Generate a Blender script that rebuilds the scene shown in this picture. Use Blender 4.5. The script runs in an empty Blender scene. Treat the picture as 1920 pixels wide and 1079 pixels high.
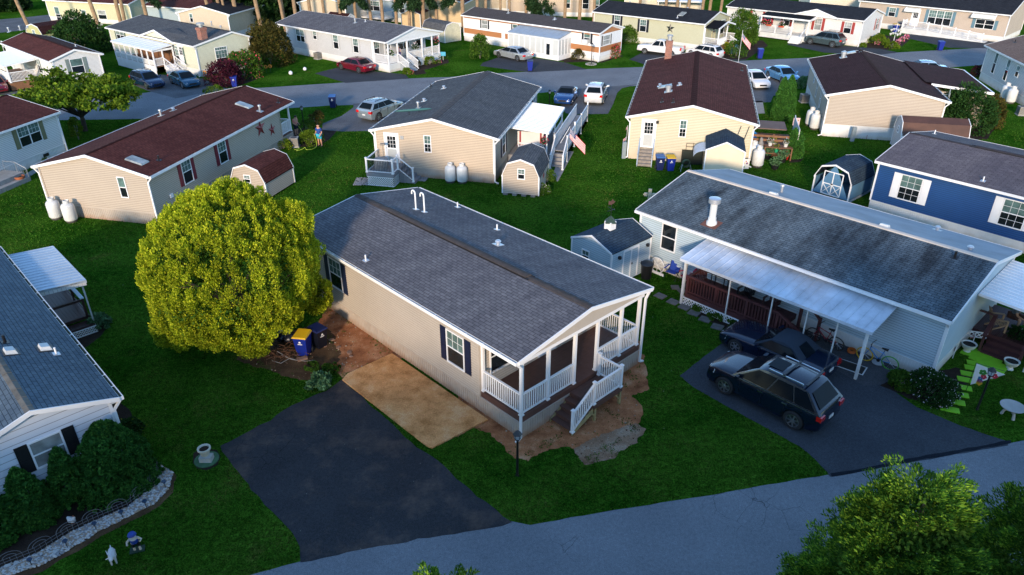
import bpy, math, random
import numpy as np
from mathutils import Vector, Matrix
R = math.radians
random.seed(7)
C = bpy.context.scene.collection
sc = bpy.context.scene
# ------------------------------------------------------------------ camera, sky, sun, exposure
CAM_H, PITCH, FPX = 17.838, 28.866, 1366.07
cd = bpy.data.cameras.new('camera'); cam = bpy.data.objects.new('camera', cd); C.objects.link(cam)
cam.location = (0, 0, CAM_H); cam.rotation_euler = (R(90-PITCH), 0, 0)
cd.sensor_width = 36; cd.lens = 36*FPX/1920; cd.clip_end = 2000; cd.clip_start = .1
sc.camera = cam
SUN_AZ, SUN_EL = 12.0, 15.0        # light travels towards +Y, turned 12 deg towards +X
w = bpy.data.worlds.new('World'); sc.world = w; w.use_nodes = True
nt = w.node_tree; bg = nt.nodes['Background']
sky = nt.nodes.new('ShaderNodeTexSky'); sky.sky_type = 'NISHITA'; sky.sun_disc = False
sky.sun_elevation = R(SUN_EL); sky.sun_rotation = R(180+SUN_AZ); sky.air_density = 1.0; sky.ozone_density = 2.2; sky.dust_density = .2
tint = nt.nodes.new('ShaderNodeMix'); tint.data_type = 'RGBA'; tint.blend_type = 'MULTIPLY'; tint.inputs[0].default_value = 1; tint.inputs[7].default_value = (.90, 1.0, 1.08, 1)
nt.links.new(sky.outputs[0], tint.inputs[6]); nt.links.new(tint.outputs[2], bg.inputs[0]); bg.inputs[1].default_value = .15
sd = bpy.data.lights.new('sun', 'SUN'); sd.energy = 2.05; sd.angle = R(5); sd.color = (1, .79, .58)
sun = bpy.data.objects.new('sun', sd); C.objects.link(sun)
dirv = Vector((math.sin(R(SUN_AZ))*math.cos(R(SUN_EL)), math.cos(R(SUN_AZ))*math.cos(R(SUN_EL)), -math.sin(R(SUN_EL))))
sun.rotation_euler = dirv.to_track_quat('-Z', 'Y').to_euler()
sc.view_settings.view_transform = 'Standard'; sc.view_settings.look = 'None'
sc.view_settings.exposure = 1.36; sc.view_settings.gamma = 1

# ------------------------------------------------------------------ helpers
def unproj(px, py, z=0.0):
    p = R(PITCH); X = px-960; Y = py-539.5
    d = (X, FPX*math.cos(p)-Y*math.sin(p), -FPX*math.sin(p)-Y*math.cos(p))
    t = (z-CAM_H)/d[2]
    return Vector((d[0]*t, d[1]*t, z))
gp = unproj
def ray(px, py):
    p = unproj(px, py, 0); return Vector((0, 0, CAM_H)), (p-Vector((0, 0, CAM_H))).normalized()
_m = {}
def nodes(name):
    m = bpy.data.materials.new(name); m.use_nodes = True; n = m.node_tree.nodes; l = m.node_tree.links
    return m, n, l, n['Principled BSDF']
def N(n, t, **kw):
    x = n.new(t)
    for k, v in kw.items():
        if k.startswith('i_'): x.inputs[k[2:].replace('_', ' ')].default_value = v
        else: setattr(x, k, v)
    return x
def mix(n, l, fac, a, b, mode='MIX'):
    x = n.new('ShaderNodeMix'); x.data_type = 'RGBA'; x.blend_type = mode
    for s, v in ((0, fac), (6, a), (7, b)):
        if isinstance(v, bpy.types.NodeSocket): l.new(v, x.inputs[s])
        else: x.inputs[s].default_value = v if s == 0 else (*v[:3], 1)
    return x.outputs[2]
def ramp(n, l, src, pts):
    r = n.new('ShaderNodeValToRGB'); l.new(src, r.inputs[0]); e = r.color_ramp.elements
    while len(e) < len(pts): e.new(.5)
    for i, (p, c) in enumerate(pts): e[i].position = p; e[i].color = (*((c,)*3 if isinstance(c, (int, float)) else c), 1)
    return r.outputs[0]
def noise(n, l, scale, detail=4, co=None, rough=.55):
    x = N(n, 'ShaderNodeTexNoise', i_Scale=scale, i_Detail=detail, i_Roughness=rough)
    if co is not None: l.new(co, x.inputs['Vector'])
    return x.outputs['Fac']
def bump(n, l, b, h, st=.3, dist=.02):
    x = N(n, 'ShaderNodeBump', i_Strength=st, i_Distance=dist); l.new(h, x.inputs['Height']); l.new(x.outputs[0], b.inputs['Normal'])
SCOL = {}
def paint(name, col, rough=.55, var=.12, scale=1.3, metal=0., coat=0., spec=.5, splash=None):
    SCOL[name] = SCOL.get(name, col)
    if name in _m: return _m[name]
    m, n, l, b = nodes(name); co = n.new('ShaderNodeTexCoord').outputs['Object']
    f = noise(n, l, scale, 5, co); f2 = noise(n, l, scale*14, 3, co)
    c = mix(n, l, ramp(n, l, f, [(.3, 0), (.72, 1)]), [x*(1-var) for x in col], [min(1, x*(1+var*.6)) for x in col])
    c = mix(n, l, .12*min(1, var*8), c, f2, 'OVERLAY')
    if splash:      # soil splashed up from the ground
        sx = n.new('ShaderNodeSeparateXYZ'); l.new(co, sx.inputs[0]); a_ = N(n, 'ShaderNodeMath', operation='MULTIPLY_ADD'); a_.inputs[1].default_value = .6; l.new(noise(n, l, 2.2, 5, co), a_.inputs[0]); l.new(sx.outputs[2], a_.inputs[2])
        c = mix(n, l, ramp(n, l, a_.outputs[0], [(.28, .75), (.62, 0)]), c, splash)
    l.new(c, b.inputs['Base Color']); b.inputs['Roughness'].default_value = rough; b.inputs['Metallic'].default_value = metal
    b.inputs['Coat Weight'].default_value = coat; b.inputs['Coat Roughness'].default_value = .04; b.inputs['Specular IOR Level'].default_value = spec
    _m[name] = m; return m
def shingle(name, c1, c2, stain=None, bw=.33, rh=.145, mort=.012, sf=.35):
    m, n, l, b = nodes(name); uv = n.new('ShaderNodeTexCoord').outputs['UV']; co = n.new('ShaderNodeTexCoord').outputs['Object']
    t = N(n, 'ShaderNodeTexBrick'); t.offset = .5; l.new(uv, t.inputs['Vector'])
    t.inputs['Scale'].default_value = 1; t.inputs['Brick Width'].default_value = bw; t.inputs['Row Height'].default_value = rh
    t.inputs['Mortar Size'].default_value = mort; t.inputs['Mortar Smooth'].default_value = .3; t.inputs['Bias'].default_value = 0
    t.inputs['Color1'].default_value = (*c1, 1); t.inputs['Color2'].default_value = (*c2, 1); t.inputs['Mortar'].default_value = (*[x*.42 for x in c1], 1)
    f = noise(n, l, .45, 5, co); f2 = noise(n, l, 60, 2, uv); f3 = noise(n, l, 5, 4, co)
    c = mix(n, l, .30, t.outputs[0], f2, 'OVERLAY')
    c = mix(n, l, .35, c, f3, 'OVERLAY')
    if stain:
        mp = N(n, 'ShaderNodeMapping'); mp.inputs['Scale'].default_value = (.9, .22, 1); l.new(uv, mp.inputs[0])
        g = noise(n, l, 1.1, 6, mp.outputs[0], .62)
        c = mix(n, l, ramp(n, l, g, [(.42, 0), (.66, 1)]), c, stain, 'MIX' if sf < 0 else 'MULTIPLY')
    l.new(c, b.inputs['Base Color']); b.inputs['Roughness'].default_value = .9; b.inputs['Specular IOR Level'].default_value = .08
    bump(n, l, b, mix(n, l, .3, t.outputs['Fac'], f2), .5, -.012)
    _m[name] = m; return m
def glass(name, col=(.012, .018, .022), rough=.05, curtain=None):
    m, n, l, b = nodes(name); co = n.new('ShaderNodeTexCoord').outputs['Object']
    f = noise(n, l, 1.7, 3, co)
    l.new(mix(n, l, ramp(n, l, f, [(.35, 0), (.7, 1)]), [x*.6 for x in col], [x*1.3 for x in col]), b.inputs['Base Color'])
    b.inputs['Roughness'].default_value = rough; b.inputs['Specular IOR Level'].default_value = .6
    _m[name] = m; return m
def leafmat(name, a, b_, c_, trans=.25, big=1.0, dry=None):
    if name in _m: return _m[name]
    m, n, l, b = nodes(name); g = n.new('ShaderNodeNewGeometry').outputs['Random Per Island']; co = n.new('ShaderNodeTexCoord').outputs['Object']
    f = noise(n, l, big, 3, co)
    c = ramp(n, l, g, [(0, a), (.55, b_), (1, c_)])
    c = mix(n, l, .7, c, ramp(n, l, f, [(.3, .25), (.7, .75)]), 'OVERLAY')
    if dry: c = mix(n, l, ramp(n, l, noise(n, l, .45, 7, co, .68), [(.50, 0), (.72, .8)]), c, dry)
    l.new(c, b.inputs['Base Color']); b.inputs['Roughness'].default_value = .7; b.inputs['Specular IOR Level'].default_value = .08
    t = n.new('ShaderNodeBsdfTranslucent'); l.new(c, t.inputs[0]); x = n.new('ShaderNodeMixShader'); x.inputs[0].default_value = trans
    l.new(b.outputs[0], x.inputs[1]); l.new(t.outputs[0], x.inputs[2]); l.new(x.outputs[0], n['Material Output'].inputs[0])
    _m[name] = m; return m
class MB:
    def __init__(s): s.v = []; s.f = []; s.mi = []; s.uv = []; s.T = None; s.m = 0
    def p(s, q): s.v.append(tuple(s.T(*q)) if s.T else tuple(q)); return len(s.v)-1
    def face(s, pts, uv=None):
        s.f.append([s.p(q) for q in pts]); s.mi.append(s.m); s.uv.append(uv)
    def fi(s, idx): s.f.append(idx); s.mi.append(s.m); s.uv.append(None)
    def hexa(s, P):     # 8 points: bottom 4, top 4
        i = [s.p(q) for q in P]
        for a in ((3, 2, 1, 0), (4, 5, 6, 7), (0, 1, 5, 4), (1, 2, 6, 5), (2, 3, 7, 6), (3, 0, 4, 7)): s.fi([i[k] for k in a])
    def box(s, x0, x1, y0, y1, z0, z1): s.hexa([(x0, y0, z0), (x1, y0, z0), (x1, y1, z0), (x0, y1, z0), (x0, y0, z1), (x1, y0, z1), (x1, y1, z1), (x0, y1, z1)])
    def cbox(s, x, y, z, a, b, c): s.box(x-a/2, x+a/2, y-b/2, y+b/2, z-c/2, z+c/2)
    def bar(s, p0, p1, w, h=None, up=(0, 0, 1)):
        h = h or w; p0 = Vector(p0); p1 = Vector(p1); d = (p1-p0).normalized(); u = Vector(up)
        if abs(d.dot(u)) > .98: u = Vector((1, 0, 0))
        r = d.cross(u).normalized(); u = r.cross(d).normalized(); r *= w/2; u *= h/2
        s.hexa([p0-r-u, p0+r-u, p1+r-u, p1-r-u, p0-r+u, p0+r+u, p1+r+u, p1-r+u])
    def tube(s, pts, r, n=8, cap=True):
        pts = [Vector(q) for q in pts]; rr = r if isinstance(r, (list, tuple)) else [r]*len(pts); rings = []
        ref = None
        for i, q in enumerate(pts):
            d = (pts[min(i+1, len(pts)-1)]-pts[max(i-1, 0)]).normalized()
            if ref is None: ref = Vector((0, 0, 1)) if abs(d.z) < .9 else Vector((1, 0, 0))
            a = d.cross(ref).normalized(); b = a.cross(d).normalized(); ref = b
            rings.append([s.p(q+(a*math.cos(t)+b*math.sin(t))*rr[i]) for t in [2*math.pi*k/n for k in range(n)]])
        for i in range(len(rings)-1):
            for k in range(n): s.fi([rings[i][k], rings[i][(k+1) % n], rings[i+1][(k+1) % n], rings[i+1][k]])
        if cap: s.fi(rings[0][::-1]); s.fi(rings[-1])
    def lathe(s, prof, c=(0, 0, 0), n=20, sx=1, sy=1, cap=True):
        rings = [[s.p((c[0]+r*sx*math.cos(2*math.pi*k/n), c[1]+r*sy*math.sin(2*math.pi*k/n), c[2]+z)) for k in range(n)] for r, z in prof]
        for i in range(len(rings)-1):
            for k in range(n): s.fi([rings[i][k], rings[i][(k+1) % n], rings[i+1][(k+1) % n], rings[i+1][k]])
        if cap: s.fi(rings[0][::-1]); s.fi(rings[-1])
    def prism(s, poly, a0, a1, ax='y'):   # polygon in (x,z) extruded along y, or (y,z) along x, or (x,y) along z
        g = {'y': lambda p, a: (p[0], a, p[1]), 'x': lambda p, a: (a, p[0], p[1]), 'z': lambda p, a: (p[0], p[1], a)}[ax]
        A = [s.p(g(p, a0)) for p in poly]; B = [s.p(g(p, a1)) for p in poly]; n = len(poly)
        s.fi(A); s.fi(B[::-1])
        for k in range(n): s.fi([A[k], B[k], B[(k+1) % n], A[(k+1) % n]])
    def build(s, name, mats, parent=None, smooth=False, loc=None):
        me = bpy.data.meshes.new(name); me.from_pydata(s.v, [], s.f)
        for m in (mats if isinstance(mats, (list, tuple)) else [mats]): me.materials.append(m)
        if any(s.mi): me.polygons.foreach_set('material_index', s.mi)
        if any(u is not None for u in s.uv):
            lay = me.uv_layers.new(name='UVMap'); i = 0
            for f, u in zip(s.f, s.uv):
                for k in range(len(f)):
                    lay.data[i].uv = u[k] if u else (0, 0); i += 1
        if smooth:
            me.polygons.foreach_set('use_smooth', [True]*len(me.polygons)); me.set_sharp_from_angle(angle=R(38))
        o = bpy.data.objects.new(name, me); C.objects.link(o)
        if parent: o.parent = parent
        if loc is not None: o.location = loc
        return o
def tag(o, label, cat, group=None):
    o['label'] = label; o['category'] = cat
    if group: o['group'] = group
    return o
def thing(name, label, cat, loc=(0, 0, 0), rz=0, group=None):
    o = bpy.data.objects.new(name, None); C.objects.link(o); o.location = loc; o.rotation_euler = (0, 0, rz); o.empty_display_size = .3
    return tag(o, label, cat, group)
def struct(o): o['kind'] = 'structure'; return o
def dup(root, loc, rz, label, group=None):
    def cp(o, par):
        c = o.copy(); C.objects.link(c); c.parent = par
        for ch in list(o.children): cp(ch, c)
        return c
    r = cp(root, None); r.location = loc; r.rotation_euler = (0, 0, rz); r['label'] = label
    if group: r['group'] = group
    return r

# ------------------------------------------------------------------ materials
white = paint('white_vinyl', (.78, .78, .78), .45, .05)
white_old = paint('weathered_white', (.62, .63, .62), .6, .15)
black = paint('black_metal', (.012, .012, .014), .4, .1)
rubber = paint('tyre_rubber', (.018, .018, .02), .75, .1)
chrome = paint('chrome', (.75, .75, .77), .3, .05, metal=1)
alum = paint('aluminium', (.55, .57, .6), .4, .12, metal=.6)
galv = paint('galvanised_metal', (.42, .44, .46), .45, .2, metal=.5)
concrete = paint('concrete', (.30, .30, .29), .9, .2, 3)
wood_treated = paint('treated_lumber', (.34, .27, .12), .75, .25, 4)
wood_grey = paint('weathered_wood', (.26, .23, .20), .85, .3, 4)
wood_brown = paint('brown_wood', (.20, .095, .045), .75, .25, 4)
compo = paint('brown_composite', (.105, .048, .035), .6, .18, 3)
darkred = paint('dark_red_stain', (.075, .022, .022), .6, .2, 3)
navy = paint('navy_paint', (.006, .012, .04), .5, .1)
_SEAM_SHADE = {}
def seam_shade(m):  # darkened wall colour: the lap's shadow line painted along each siding seam
    if m.name not in _SEAM_SHADE:
        c = SCOL.get(m.name, (.4, .4, .4)); _SEAM_SHADE[m.name] = paint(m.name+'_seam', [x*.36 for x in c], .8, .1)  # '_seam' material is the painted lap shadow
    return _SEAM_SHADE[m.name]
taupe = paint('taupe_beige_siding', (.42, .37, .31), .6, .07, .6)
beige = paint('beige_siding', (.43, .36, .285), .6, .05, .6)
beige2 = paint('tan_siding', (.48, .385, .285), .6, .06, .6)
cream = paint('cream_siding', (.56, .50, .35), .6, .05, .6)
greysid = paint('light_grey_siding', (.52, .52, .52), .6, .05, .6)
bluesid = paint('pale_blue_siding', (.40, .50, .56), .6, .07, .6)
navysid = paint('deep_blue_siding', (.006, .055, .19), .5, .12, .6)
whitesid = paint('white_siding', (.66, .65, .63), .6, .05, .6)
sage = paint('sage_siding', (.50, .49, .34), .6, .05, .6)
skirt_beige = paint('beige_skirting', (.42, .36, .30), .65, .12, 2, splash=(.33, .17, .08))
skirt_white = paint('white_skirting', (.66, .67, .66), .6, .08, 2, splash=(.48, .42, .33))
brick = shingle('brick', (.28, .09, .05), (.20, .075, .05), None, .21, .075, .01)
sh_grey = shingle('grey_shingle', (.118, .118, .130), (.160, .157, .168), (.75, .75, .78))
sh_dgrey = shingle('slate_grey_shingle', (.085, .09, .10), (.12, .125, .13), (.8, .8, .8))
sh_brown = shingle('brown_shingle', (.085, .026, .022), (.115, .038, .030), (.75, .72, .72))
sh_dbrown = shingle('dark_brown_shingle', (.040, .016, .016), (.060, .024, .024), (.8, .8, .8))
sh_black = shingle('charcoal_shingle', (.022, .024, .030), (.033, .035, .042), (.8, .8, .8))
sh_slate = shingle('weathered_slate_shingle', (.095, .125, .15), (.135, .17, .195), (.36, .34, .34), .30, .15, .014)
sh_tan = shingle('tan_shingle', (.19, .13, .105), (.24, .165, .13), (.85, .8, .8))
sh_blue = shingle('blue_grey_shingle', (.030, .052, .080), (.042, .070, .10), (.8, .8, .85))
sh_purple = shingle('purple_grey_shingle', (.125, .11, .12), (.16, .14, .15), (.75, .75, .8), .5)
pane_up = glass('window_glass_with_blind', (.10, .17, .16), .08)
pane_dn = glass('dark_window_glass', (.010, .014, .018), .05)
pane_light = glass('window_glass_with_white_blind', (.30, .32, .31), .1)
carglass = paint('car_glass', (.006, .010, .014), .1, .2, 2, spec=.1)
red_l = paint('tail_lamp', (.60, .010, .012), .15, .05, coat=1)
head_l = paint('head_lamp_lens', (.55, .58, .6), .1, .05, coat=1)
yellow_p = paint('yellow_plastic', (.70, .42, .01), .45, .08)
blue_p = paint('blue_plastic', (.006, .022, .24), .4, .08)
dblue_p = paint('dark_blue_plastic', (.005, .012, .075), .45, .08)
green_dk = paint('dark_green_plastic', (.008, .035, .02), .5, .1)
terra = paint('terracotta', (.33, .10, .04), .8, .15)
skin = paint('skin', (.55, .29, .19), .5, .06)
tankw = paint('tank_white', (.66, .67, .66), .45, .14, 2.5)
soil = paint('dark_soil', (.016, .011, .009), .95, .3, 4)
pot_white = paint('white_planter', (.6, .6, .56), .6, .1)
def _brickmat():
    m, n, l, b = nodes('red_brick'); co = n.new('ShaderNodeTexCoord').outputs['Object']; s = n.new('ShaderNodeSeparateXYZ'); l.new(co, s.inputs[0])
    a = N(n, 'ShaderNodeMath', operation='ADD'); l.new(s.outputs[0], a.inputs[0]); l.new(s.outputs[1], a.inputs[1])
    c = n.new('ShaderNodeCombineXYZ'); l.new(a.outputs[0], c.inputs[0]); l.new(s.outputs[2], c.inputs[1])
    t = N(n, 'ShaderNodeTexBrick'); l.new(c.outputs[0], t.inputs['Vector']); t.inputs['Scale'].default_value = 1
    for k, v in (('Brick Width', .22), ('Row Height', .08), ('Mortar Size', .008)): t.inputs[k].default_value = v
    t.inputs['Color1'].default_value = (.32, .10, .06, 1); t.inputs['Color2'].default_value = (.18, .06, .045, 1); t.inputs['Mortar'].default_value = (.30, .26, .22, 1)
    l.new(t.outputs[0], b.inputs['Base Color']); b.inputs['Roughness'].default_value = .9; return m
brickm = _brickmat()
# ------------------------------------------------------------------ ground materials
def grassmat():
    m, n, l, b = nodes('lawn_grass'); co = n.new('ShaderNodeTexCoord').outputs['Object']
    a = noise(n, l, .22, 5, co); c2 = noise(n, l, 1.6, 6, co, .65); f = noise(n, l, 16, 4, co, .7); v = noise(n, l, 60, 2, co)
    base = ramp(n, l, c2, [(.25, (.007, .036, .003)), (.5, (.018, .074, .005)), (.75, (.045, .125, .011))])
    base = mix(n, l, ramp(n, l, a, [(.38, 0), (.66, .9)]), base, (.055, .135, .012))
    bare = noise(n, l, .55, 7, co, .7)
    base = mix(n, l, ramp(n, l, bare, [(.58, 0), (.74, .6)]), base, (.13, .105, .03))
    m5 = noise(n, l, 5, 5, co, .7); base = mix(n, l, .8, base, ramp(n, l, m5, [(.36, .20), (.64, .78)]), 'OVERLAY'); base = mix(n, l, .85, base, ramp(n, l, f, [(.36, .12), (.64, .88)]), 'OVERLAY')
    base = mix(n, l, .6, base, ramp(n, l, v, [(.3, .25), (.72, .8)]), 'OVERLAY')
    wv = N(n, 'ShaderNodeTexVoronoi', i_Scale=1.1); l.new(co, wv.inputs['Vector'])
    base = mix(n, l, ramp(n, l, wv.outputs['Distance'], [(.012, .8), (.03, 0)]), base, (.5, .5, .35))
    l.new(base, b.inputs['Base Color']); b.inputs['Roughness'].default_value = 1; b.inputs['Specular IOR Level'].default_value = 0
    bump(n, l, b, mix(n, l, .5, f, v), 1, .06); return m
def asphaltmat(name, lo, hi, patch=(.2, .11, .07), pf=0., crack=True, edge=.0):
    m, n, l, b = nodes(name); co = n.new('ShaderNodeTexCoord').outputs['Object']
    a = noise(n, l, .35, 6, co, .6); s = noise(n, l, 55, 2, co); s2 = noise(n, l, 9, 4, co)
    c = mix(n, l, ramp(n, l, a, [(.3, 0), (.7, 1)]), lo, hi)
    c = mix(n, l, .55, c, ramp(n, l, s, [(.3, .15), (.72, .9)]), 'OVERLAY')
    c = mix(n, l, .3, c, s2, 'OVERLAY')
    if pf:
        g = noise(n, l, .55, 9, co, .72)
        c = mix(n, l, ramp(n, l, g, [(.50, 0), (.80, pf)]), c, patch)
        k = N(n, 'ShaderNodeTexVoronoi', i_Scale=2.2); l.new(co, k.inputs['Vector'])
        c = mix(n, l, ramp(n, l, k.outputs['Distance'], [(.02, .6), (.05, 0)]), c, (.3, .27, .22))
    if crack:
        w_ = n.new('ShaderNodeTexNoise'); w_.inputs['Scale'].default_value = 2; l.new(co, w_.inputs['Vector'])
        ad = mix(n, l, .22, co, w_.outputs['Color'], 'ADD')
        k = N(n, 'ShaderNodeTexVoronoi', feature='DISTANCE_TO_EDGE', i_Scale=1.1); l.new(ad, k.inputs['Vector'])
        msk = noise(n, l, .18, 3, co)
        mm = N(n, 'ShaderNodeMath', operation='MULTIPLY'); l.new(ramp(n, l, k.outputs['Distance'], [(.003, .7), (.009, 0)]), mm.inputs[0]); l.new(ramp(n, l, msk, [(.57, 0), (.63, 1)]), mm.inputs[1])
        c = mix(n, l, mm.outputs[0], c, [x*.2 for x in lo])
    l.new(c, b.inputs['Base Color']); b.inputs['Roughness'].default_value = .95; b.inputs['Specular IOR Level'].default_value = .08
    bump(n, l, b, s, .5, .012); return m
def dirtmat(name, a_, b_, c_):
    m, n, l, b = nodes(name); co = n.new('ShaderNodeTexCoord').outputs['Object']
    f = noise(n, l, 1.1, 7, co, .65); s = noise(n, l, 24, 4, co, .7)
    c = ramp(n, l, f, [(.3, a_), (.52, b_), (.72, c_)])
    c = mix(n, l, .6, c, ramp(n, l, s, [(.3, .2), (.7, .8)]), 'OVERLAY')
    l.new(c, b.inputs['Base Color']); b.inputs['Roughness'].default_value = .95; b.inputs['Specular IOR Level'].default_value = .1
    bump(n, l, b, s, .8, .04); return m
m_grass = grassmat()
m_road = asphaltmat('road_asphalt', (.155, .167, .183), (.205, .218, .235), crack=True)
m_drive = asphaltmat('old_driveway_asphalt', (.030, .031, .034), (.048, .048, .052), patch=(.20, .135, .10), pf=.65)
m_drive2 = asphaltmat('sealed_driveway', (.042, .047, .055), (.062, .068, .078), crack=False)
m_lot = asphaltmat('grey_parking_asphalt', (.085, .09, .10), (.14, .148, .16), crack=False)
m_lip = asphaltmat('tar_lip', (.010, .013, .018), (.016, .02, .028), crack=False)
m_slab = dirtmat('stained_concrete', (.38, .16, .05), (.68, .33, .125), (.76, .46, .23))
m_dirt = dirtmat('orange_dirt', (.18, .06, .024), (.40, .16, .07), (.58, .33, .18))
m_mulch = dirtmat('mulch', (.018, .012, .010), (.035, .024, .018), (.06, .042, .03))
m_gravelsoil = dirtmat('gravelly_soil', (.19, .10, .055), (.28, .175, .11), (.42, .33, .24))
m_brownsoil = dirtmat('dry_brown_soil', (.045, .025, .014), (.10, .058, .03), (.16, .10, .05))
# ------------------------------------------------------------------ ground, roads, driveways
mb = MB(); mb.box(-500, 500, -150, 900, -.5, 0); struct(mb.build('ground', m_grass))
def wob(pts, amp, step=.35, seed=1, closed=True):
    r = random.Random(seed); out = []; n = len(pts); big = amp > .15; step = .09 if big else step; ph = [(r.uniform(.5, 1.2)*(1.9**k), r.uniform(0, 6.3), r.uniform(0, 6.3), .6**k) for k in range(5)]
    def W(x, y):
        if not big: return r.uniform(-amp, amp), r.uniform(-amp, amp)
        a = sum(g*math.sin(f*x*1.7+p+2*math.sin(f*y+q)) for f, p, q, g in ph); b = sum(g*math.sin(f*y*1.7+q+2*math.cos(f*x+p)) for f, p, q, g in ph); return a*amp*.55+r.uniform(-.03, .03), b*amp*.55+r.uniform(-.03, .03)
    for i in range(n if closed else n-1):
        a = pts[i]; b = pts[(i+1) % n]; L = math.hypot(b[0]-a[0], b[1]-a[1]); k = max(1, int(L/step))
        for j in range(k):
            t = j/k; x, y = a[0]+(b[0]-a[0])*t, a[1]+(b[1]-a[1])*t; e = W(x, y); out.append((x+e[0], y+e[1]))
    return out
POLYS = []; SOFT = []
def sheet(name, pts, z, mat, amp=.03, seed=1, px=True, thick=None, step=.35):
    P = [gp(*q)[:2] if px else q for q in pts]; P = wob(P, amp, step, seed) if amp else P; (SOFT if name in ('dirt', 'bare_soil', 'earth_edge') else POLYS).append(P)
    bm = MB(); bm.face([(x, y, z) for x, y in P])
    o = bm.build(name, mat); struct(o); return o
sheet('front_road', [(380, 1110), (480, 1075), (563, 1053), (760, 1013), (960, 978), (993, 985), (1071, 971), (1154, 957), (1320, 931), (1440, 909), (1551, 891), (1894, 831), (1920, 826), (2200, 774), (2600, 700), (4200, 850), (2400, 1500), (960, 1500), (200, 1500)], .004, m_road, .02)
sheet('driveway', [(640, 712), (620, 728), (612, 733), (547, 760), (505, 790), (410, 838), (425, 858), (438, 876), (471, 920), (521, 971), (549, 1002), (561, 1026), (563, 1056), (760, 1016), (962, 981), (896, 930), (807, 855), (770, 830), (721, 781)], .008, m_drive, .05, 2)
sheet('driveway', [(1275, 705), (1352, 645), (1480, 640), (1560, 690), (1660, 722), (1720, 765), (1800, 798), (1890, 829), (1890, 836), (1556, 894), (1549, 884), (1530, 863), (1500, 838), (1400, 783), (1300, 727)], .008, m_drive2, .02, 3)
sheet('tar_strip', [(1556, 889), (1620, 879), (1720, 858), (1830, 838), (1896, 826), (1896, 832), (1810, 848), (1700, 868), (1600, 888), (1560, 894)], .012, m_lip, .03, 4)
sheet('patio', [(1380, 625), (1440, 560), (1760, 700), (1712, 716), (1648, 722), (1620, 724), (1500, 655)], .012, asphaltmat('patio_concrete', (.05, .052, .058), (.085, .088, .095), crack=False), .0)
bm = MB(); P = [gp(*q)[:2] for q in [(642, 714), (652, 703), (735, 665), (915, 789), (810, 842), (800, 838)]]; POLYS.append(P); bm.prism(P, 0, .07, 'z'); struct(bm.build('concrete_slab', m_slab))
sheet('dirt', [(860, 812), (885, 800), (930, 822), (960, 850), (1000, 862), (1060, 838), (1100, 858), (1120, 850), (1195, 800), (1200, 770), (1185, 745), (1205, 730), (1212, 690), (1200, 640), (1130, 620), (1000, 690), (920, 730), (860, 740)], .006, m_dirt, .26, 5, step=.25)
sheet('dirt', [(600, 575), (640, 545), (720, 590), (800, 650), (735, 680), (650, 703), (640, 712), (610, 690), (650, 660), (600, 600)], .005, m_dirt, .22, 6, step=.25)
sheet('bare_soil', [(480, 640), (560, 610), (640, 590), (690, 640), (650, 700), (600, 690), (575, 712), (500, 690), (450, 672)], .0045, m_brownsoil, .3, 7, step=.3)
sheet('bare_soil', [(1085, 835), (1120, 822), (1190, 790), (1206, 798), (1180, 840), (1150, 862), (1120, 872), (1090, 850)], .0075, m_gravelsoil, .24, 8)
# middle road
sheet('middle_road', [(-900, 330), (-300, 235), (40, 180), (150, 176), (245, 178), (281, 173), (380, 152), (422, 166), (484, 165.5), (553, 161), (646, 155), (767, 147.5), (842, 145), (905, 139), (992, 135), (1100, 130), (1210, 126), (1395, 114), (1515, 109), (1645, 101), (1845, 90), (2100, 78), (2600, 62), (2700, 80), (1920, 118), (1837, 122.5), (1790, 126), (1590, 138), (1515, 143), (1487, 145), (1415, 150), (1300, 157), (1192, 161.5), (1042, 172), (1007, 175), (900, 184), (720, 195), (662, 197), (616, 198.5), (530, 204), (280, 223), (100, 226), (-300, 300), (-900, 420)], .004, m_road, .03, 9, step=1)
sheet('car_park', [(240, 156), (300, 140), (380, 148), (422, 167), (330, 185), (281, 172)], .008, m_lot, .02, 10)
sheet('driveway', [(662, 195), (663, 202), (640, 218), (605, 232), (604, 244), (640, 247), (700, 246), (830, 190), (860, 184)], .008, m_lot, .02, 11)
sheet('driveway', [(590, 138), (634, 127), (760, 140), (767, 148), (648, 156)], .008, m_drive2, .03, 12)
sheet('driveway', [(905, 118), (935, 108), (1010, 110), (1060, 118), (1100, 130.5), (993, 136), (900, 124)], .008, m_drive2, .03, 13)
sheet('driveway', [(1180, 112), (1210, 96), (1350, 100), (1400, 113), (1220, 125)], .008, m_drive2, .03, 14)
sheet('driveway', [(1475, 84), (1495, 78), (1600, 88), (1650, 92), (1685, 99), (1640, 104), (1545, 99)], .008, m_drive2, .03, 15)
sheet('driveway', [(1688, 66), (1740, 62), (1870, 78), (1900, 84), (1855, 91), (1780, 90), (1700, 72)], .008, m_drive2, .03, 16)
sheet('car_park', [(1037, 171), (1060, 212), (1070, 215), (1140, 214), (1150, 195), (1157, 175), (1166, 166), (1200, 158)], .008, m_lot, .01, 17)
sheet('car_park', [(1395, 150), (1405, 193), (1445, 192), (1450, 180), (1484, 178), (1487, 144), (1400, 147)], .008, m_lot, .01, 18)
sheet('driveway', [(-60, 178), (-60, 150), (20, 150), (62, 155), (58, 172), (20, 178)], .008, m_lot, .01, 19)
sheet('far_road', [(-300, 60), (36, 34), (92, 28), (420, 8), (720, 8), (770, 6), (1100, -2), (1100, 3), (772, 24), (716, 28), (420, 26), (95, 50), (36, 58), (-300, 95)], .004, m_lot, .02, 20, step=2)
sheet('path', [(1400, 206), (1418, 190), (1430, 190), (1434, 213), (1415, 214)], .008, concrete, .0)
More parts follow.
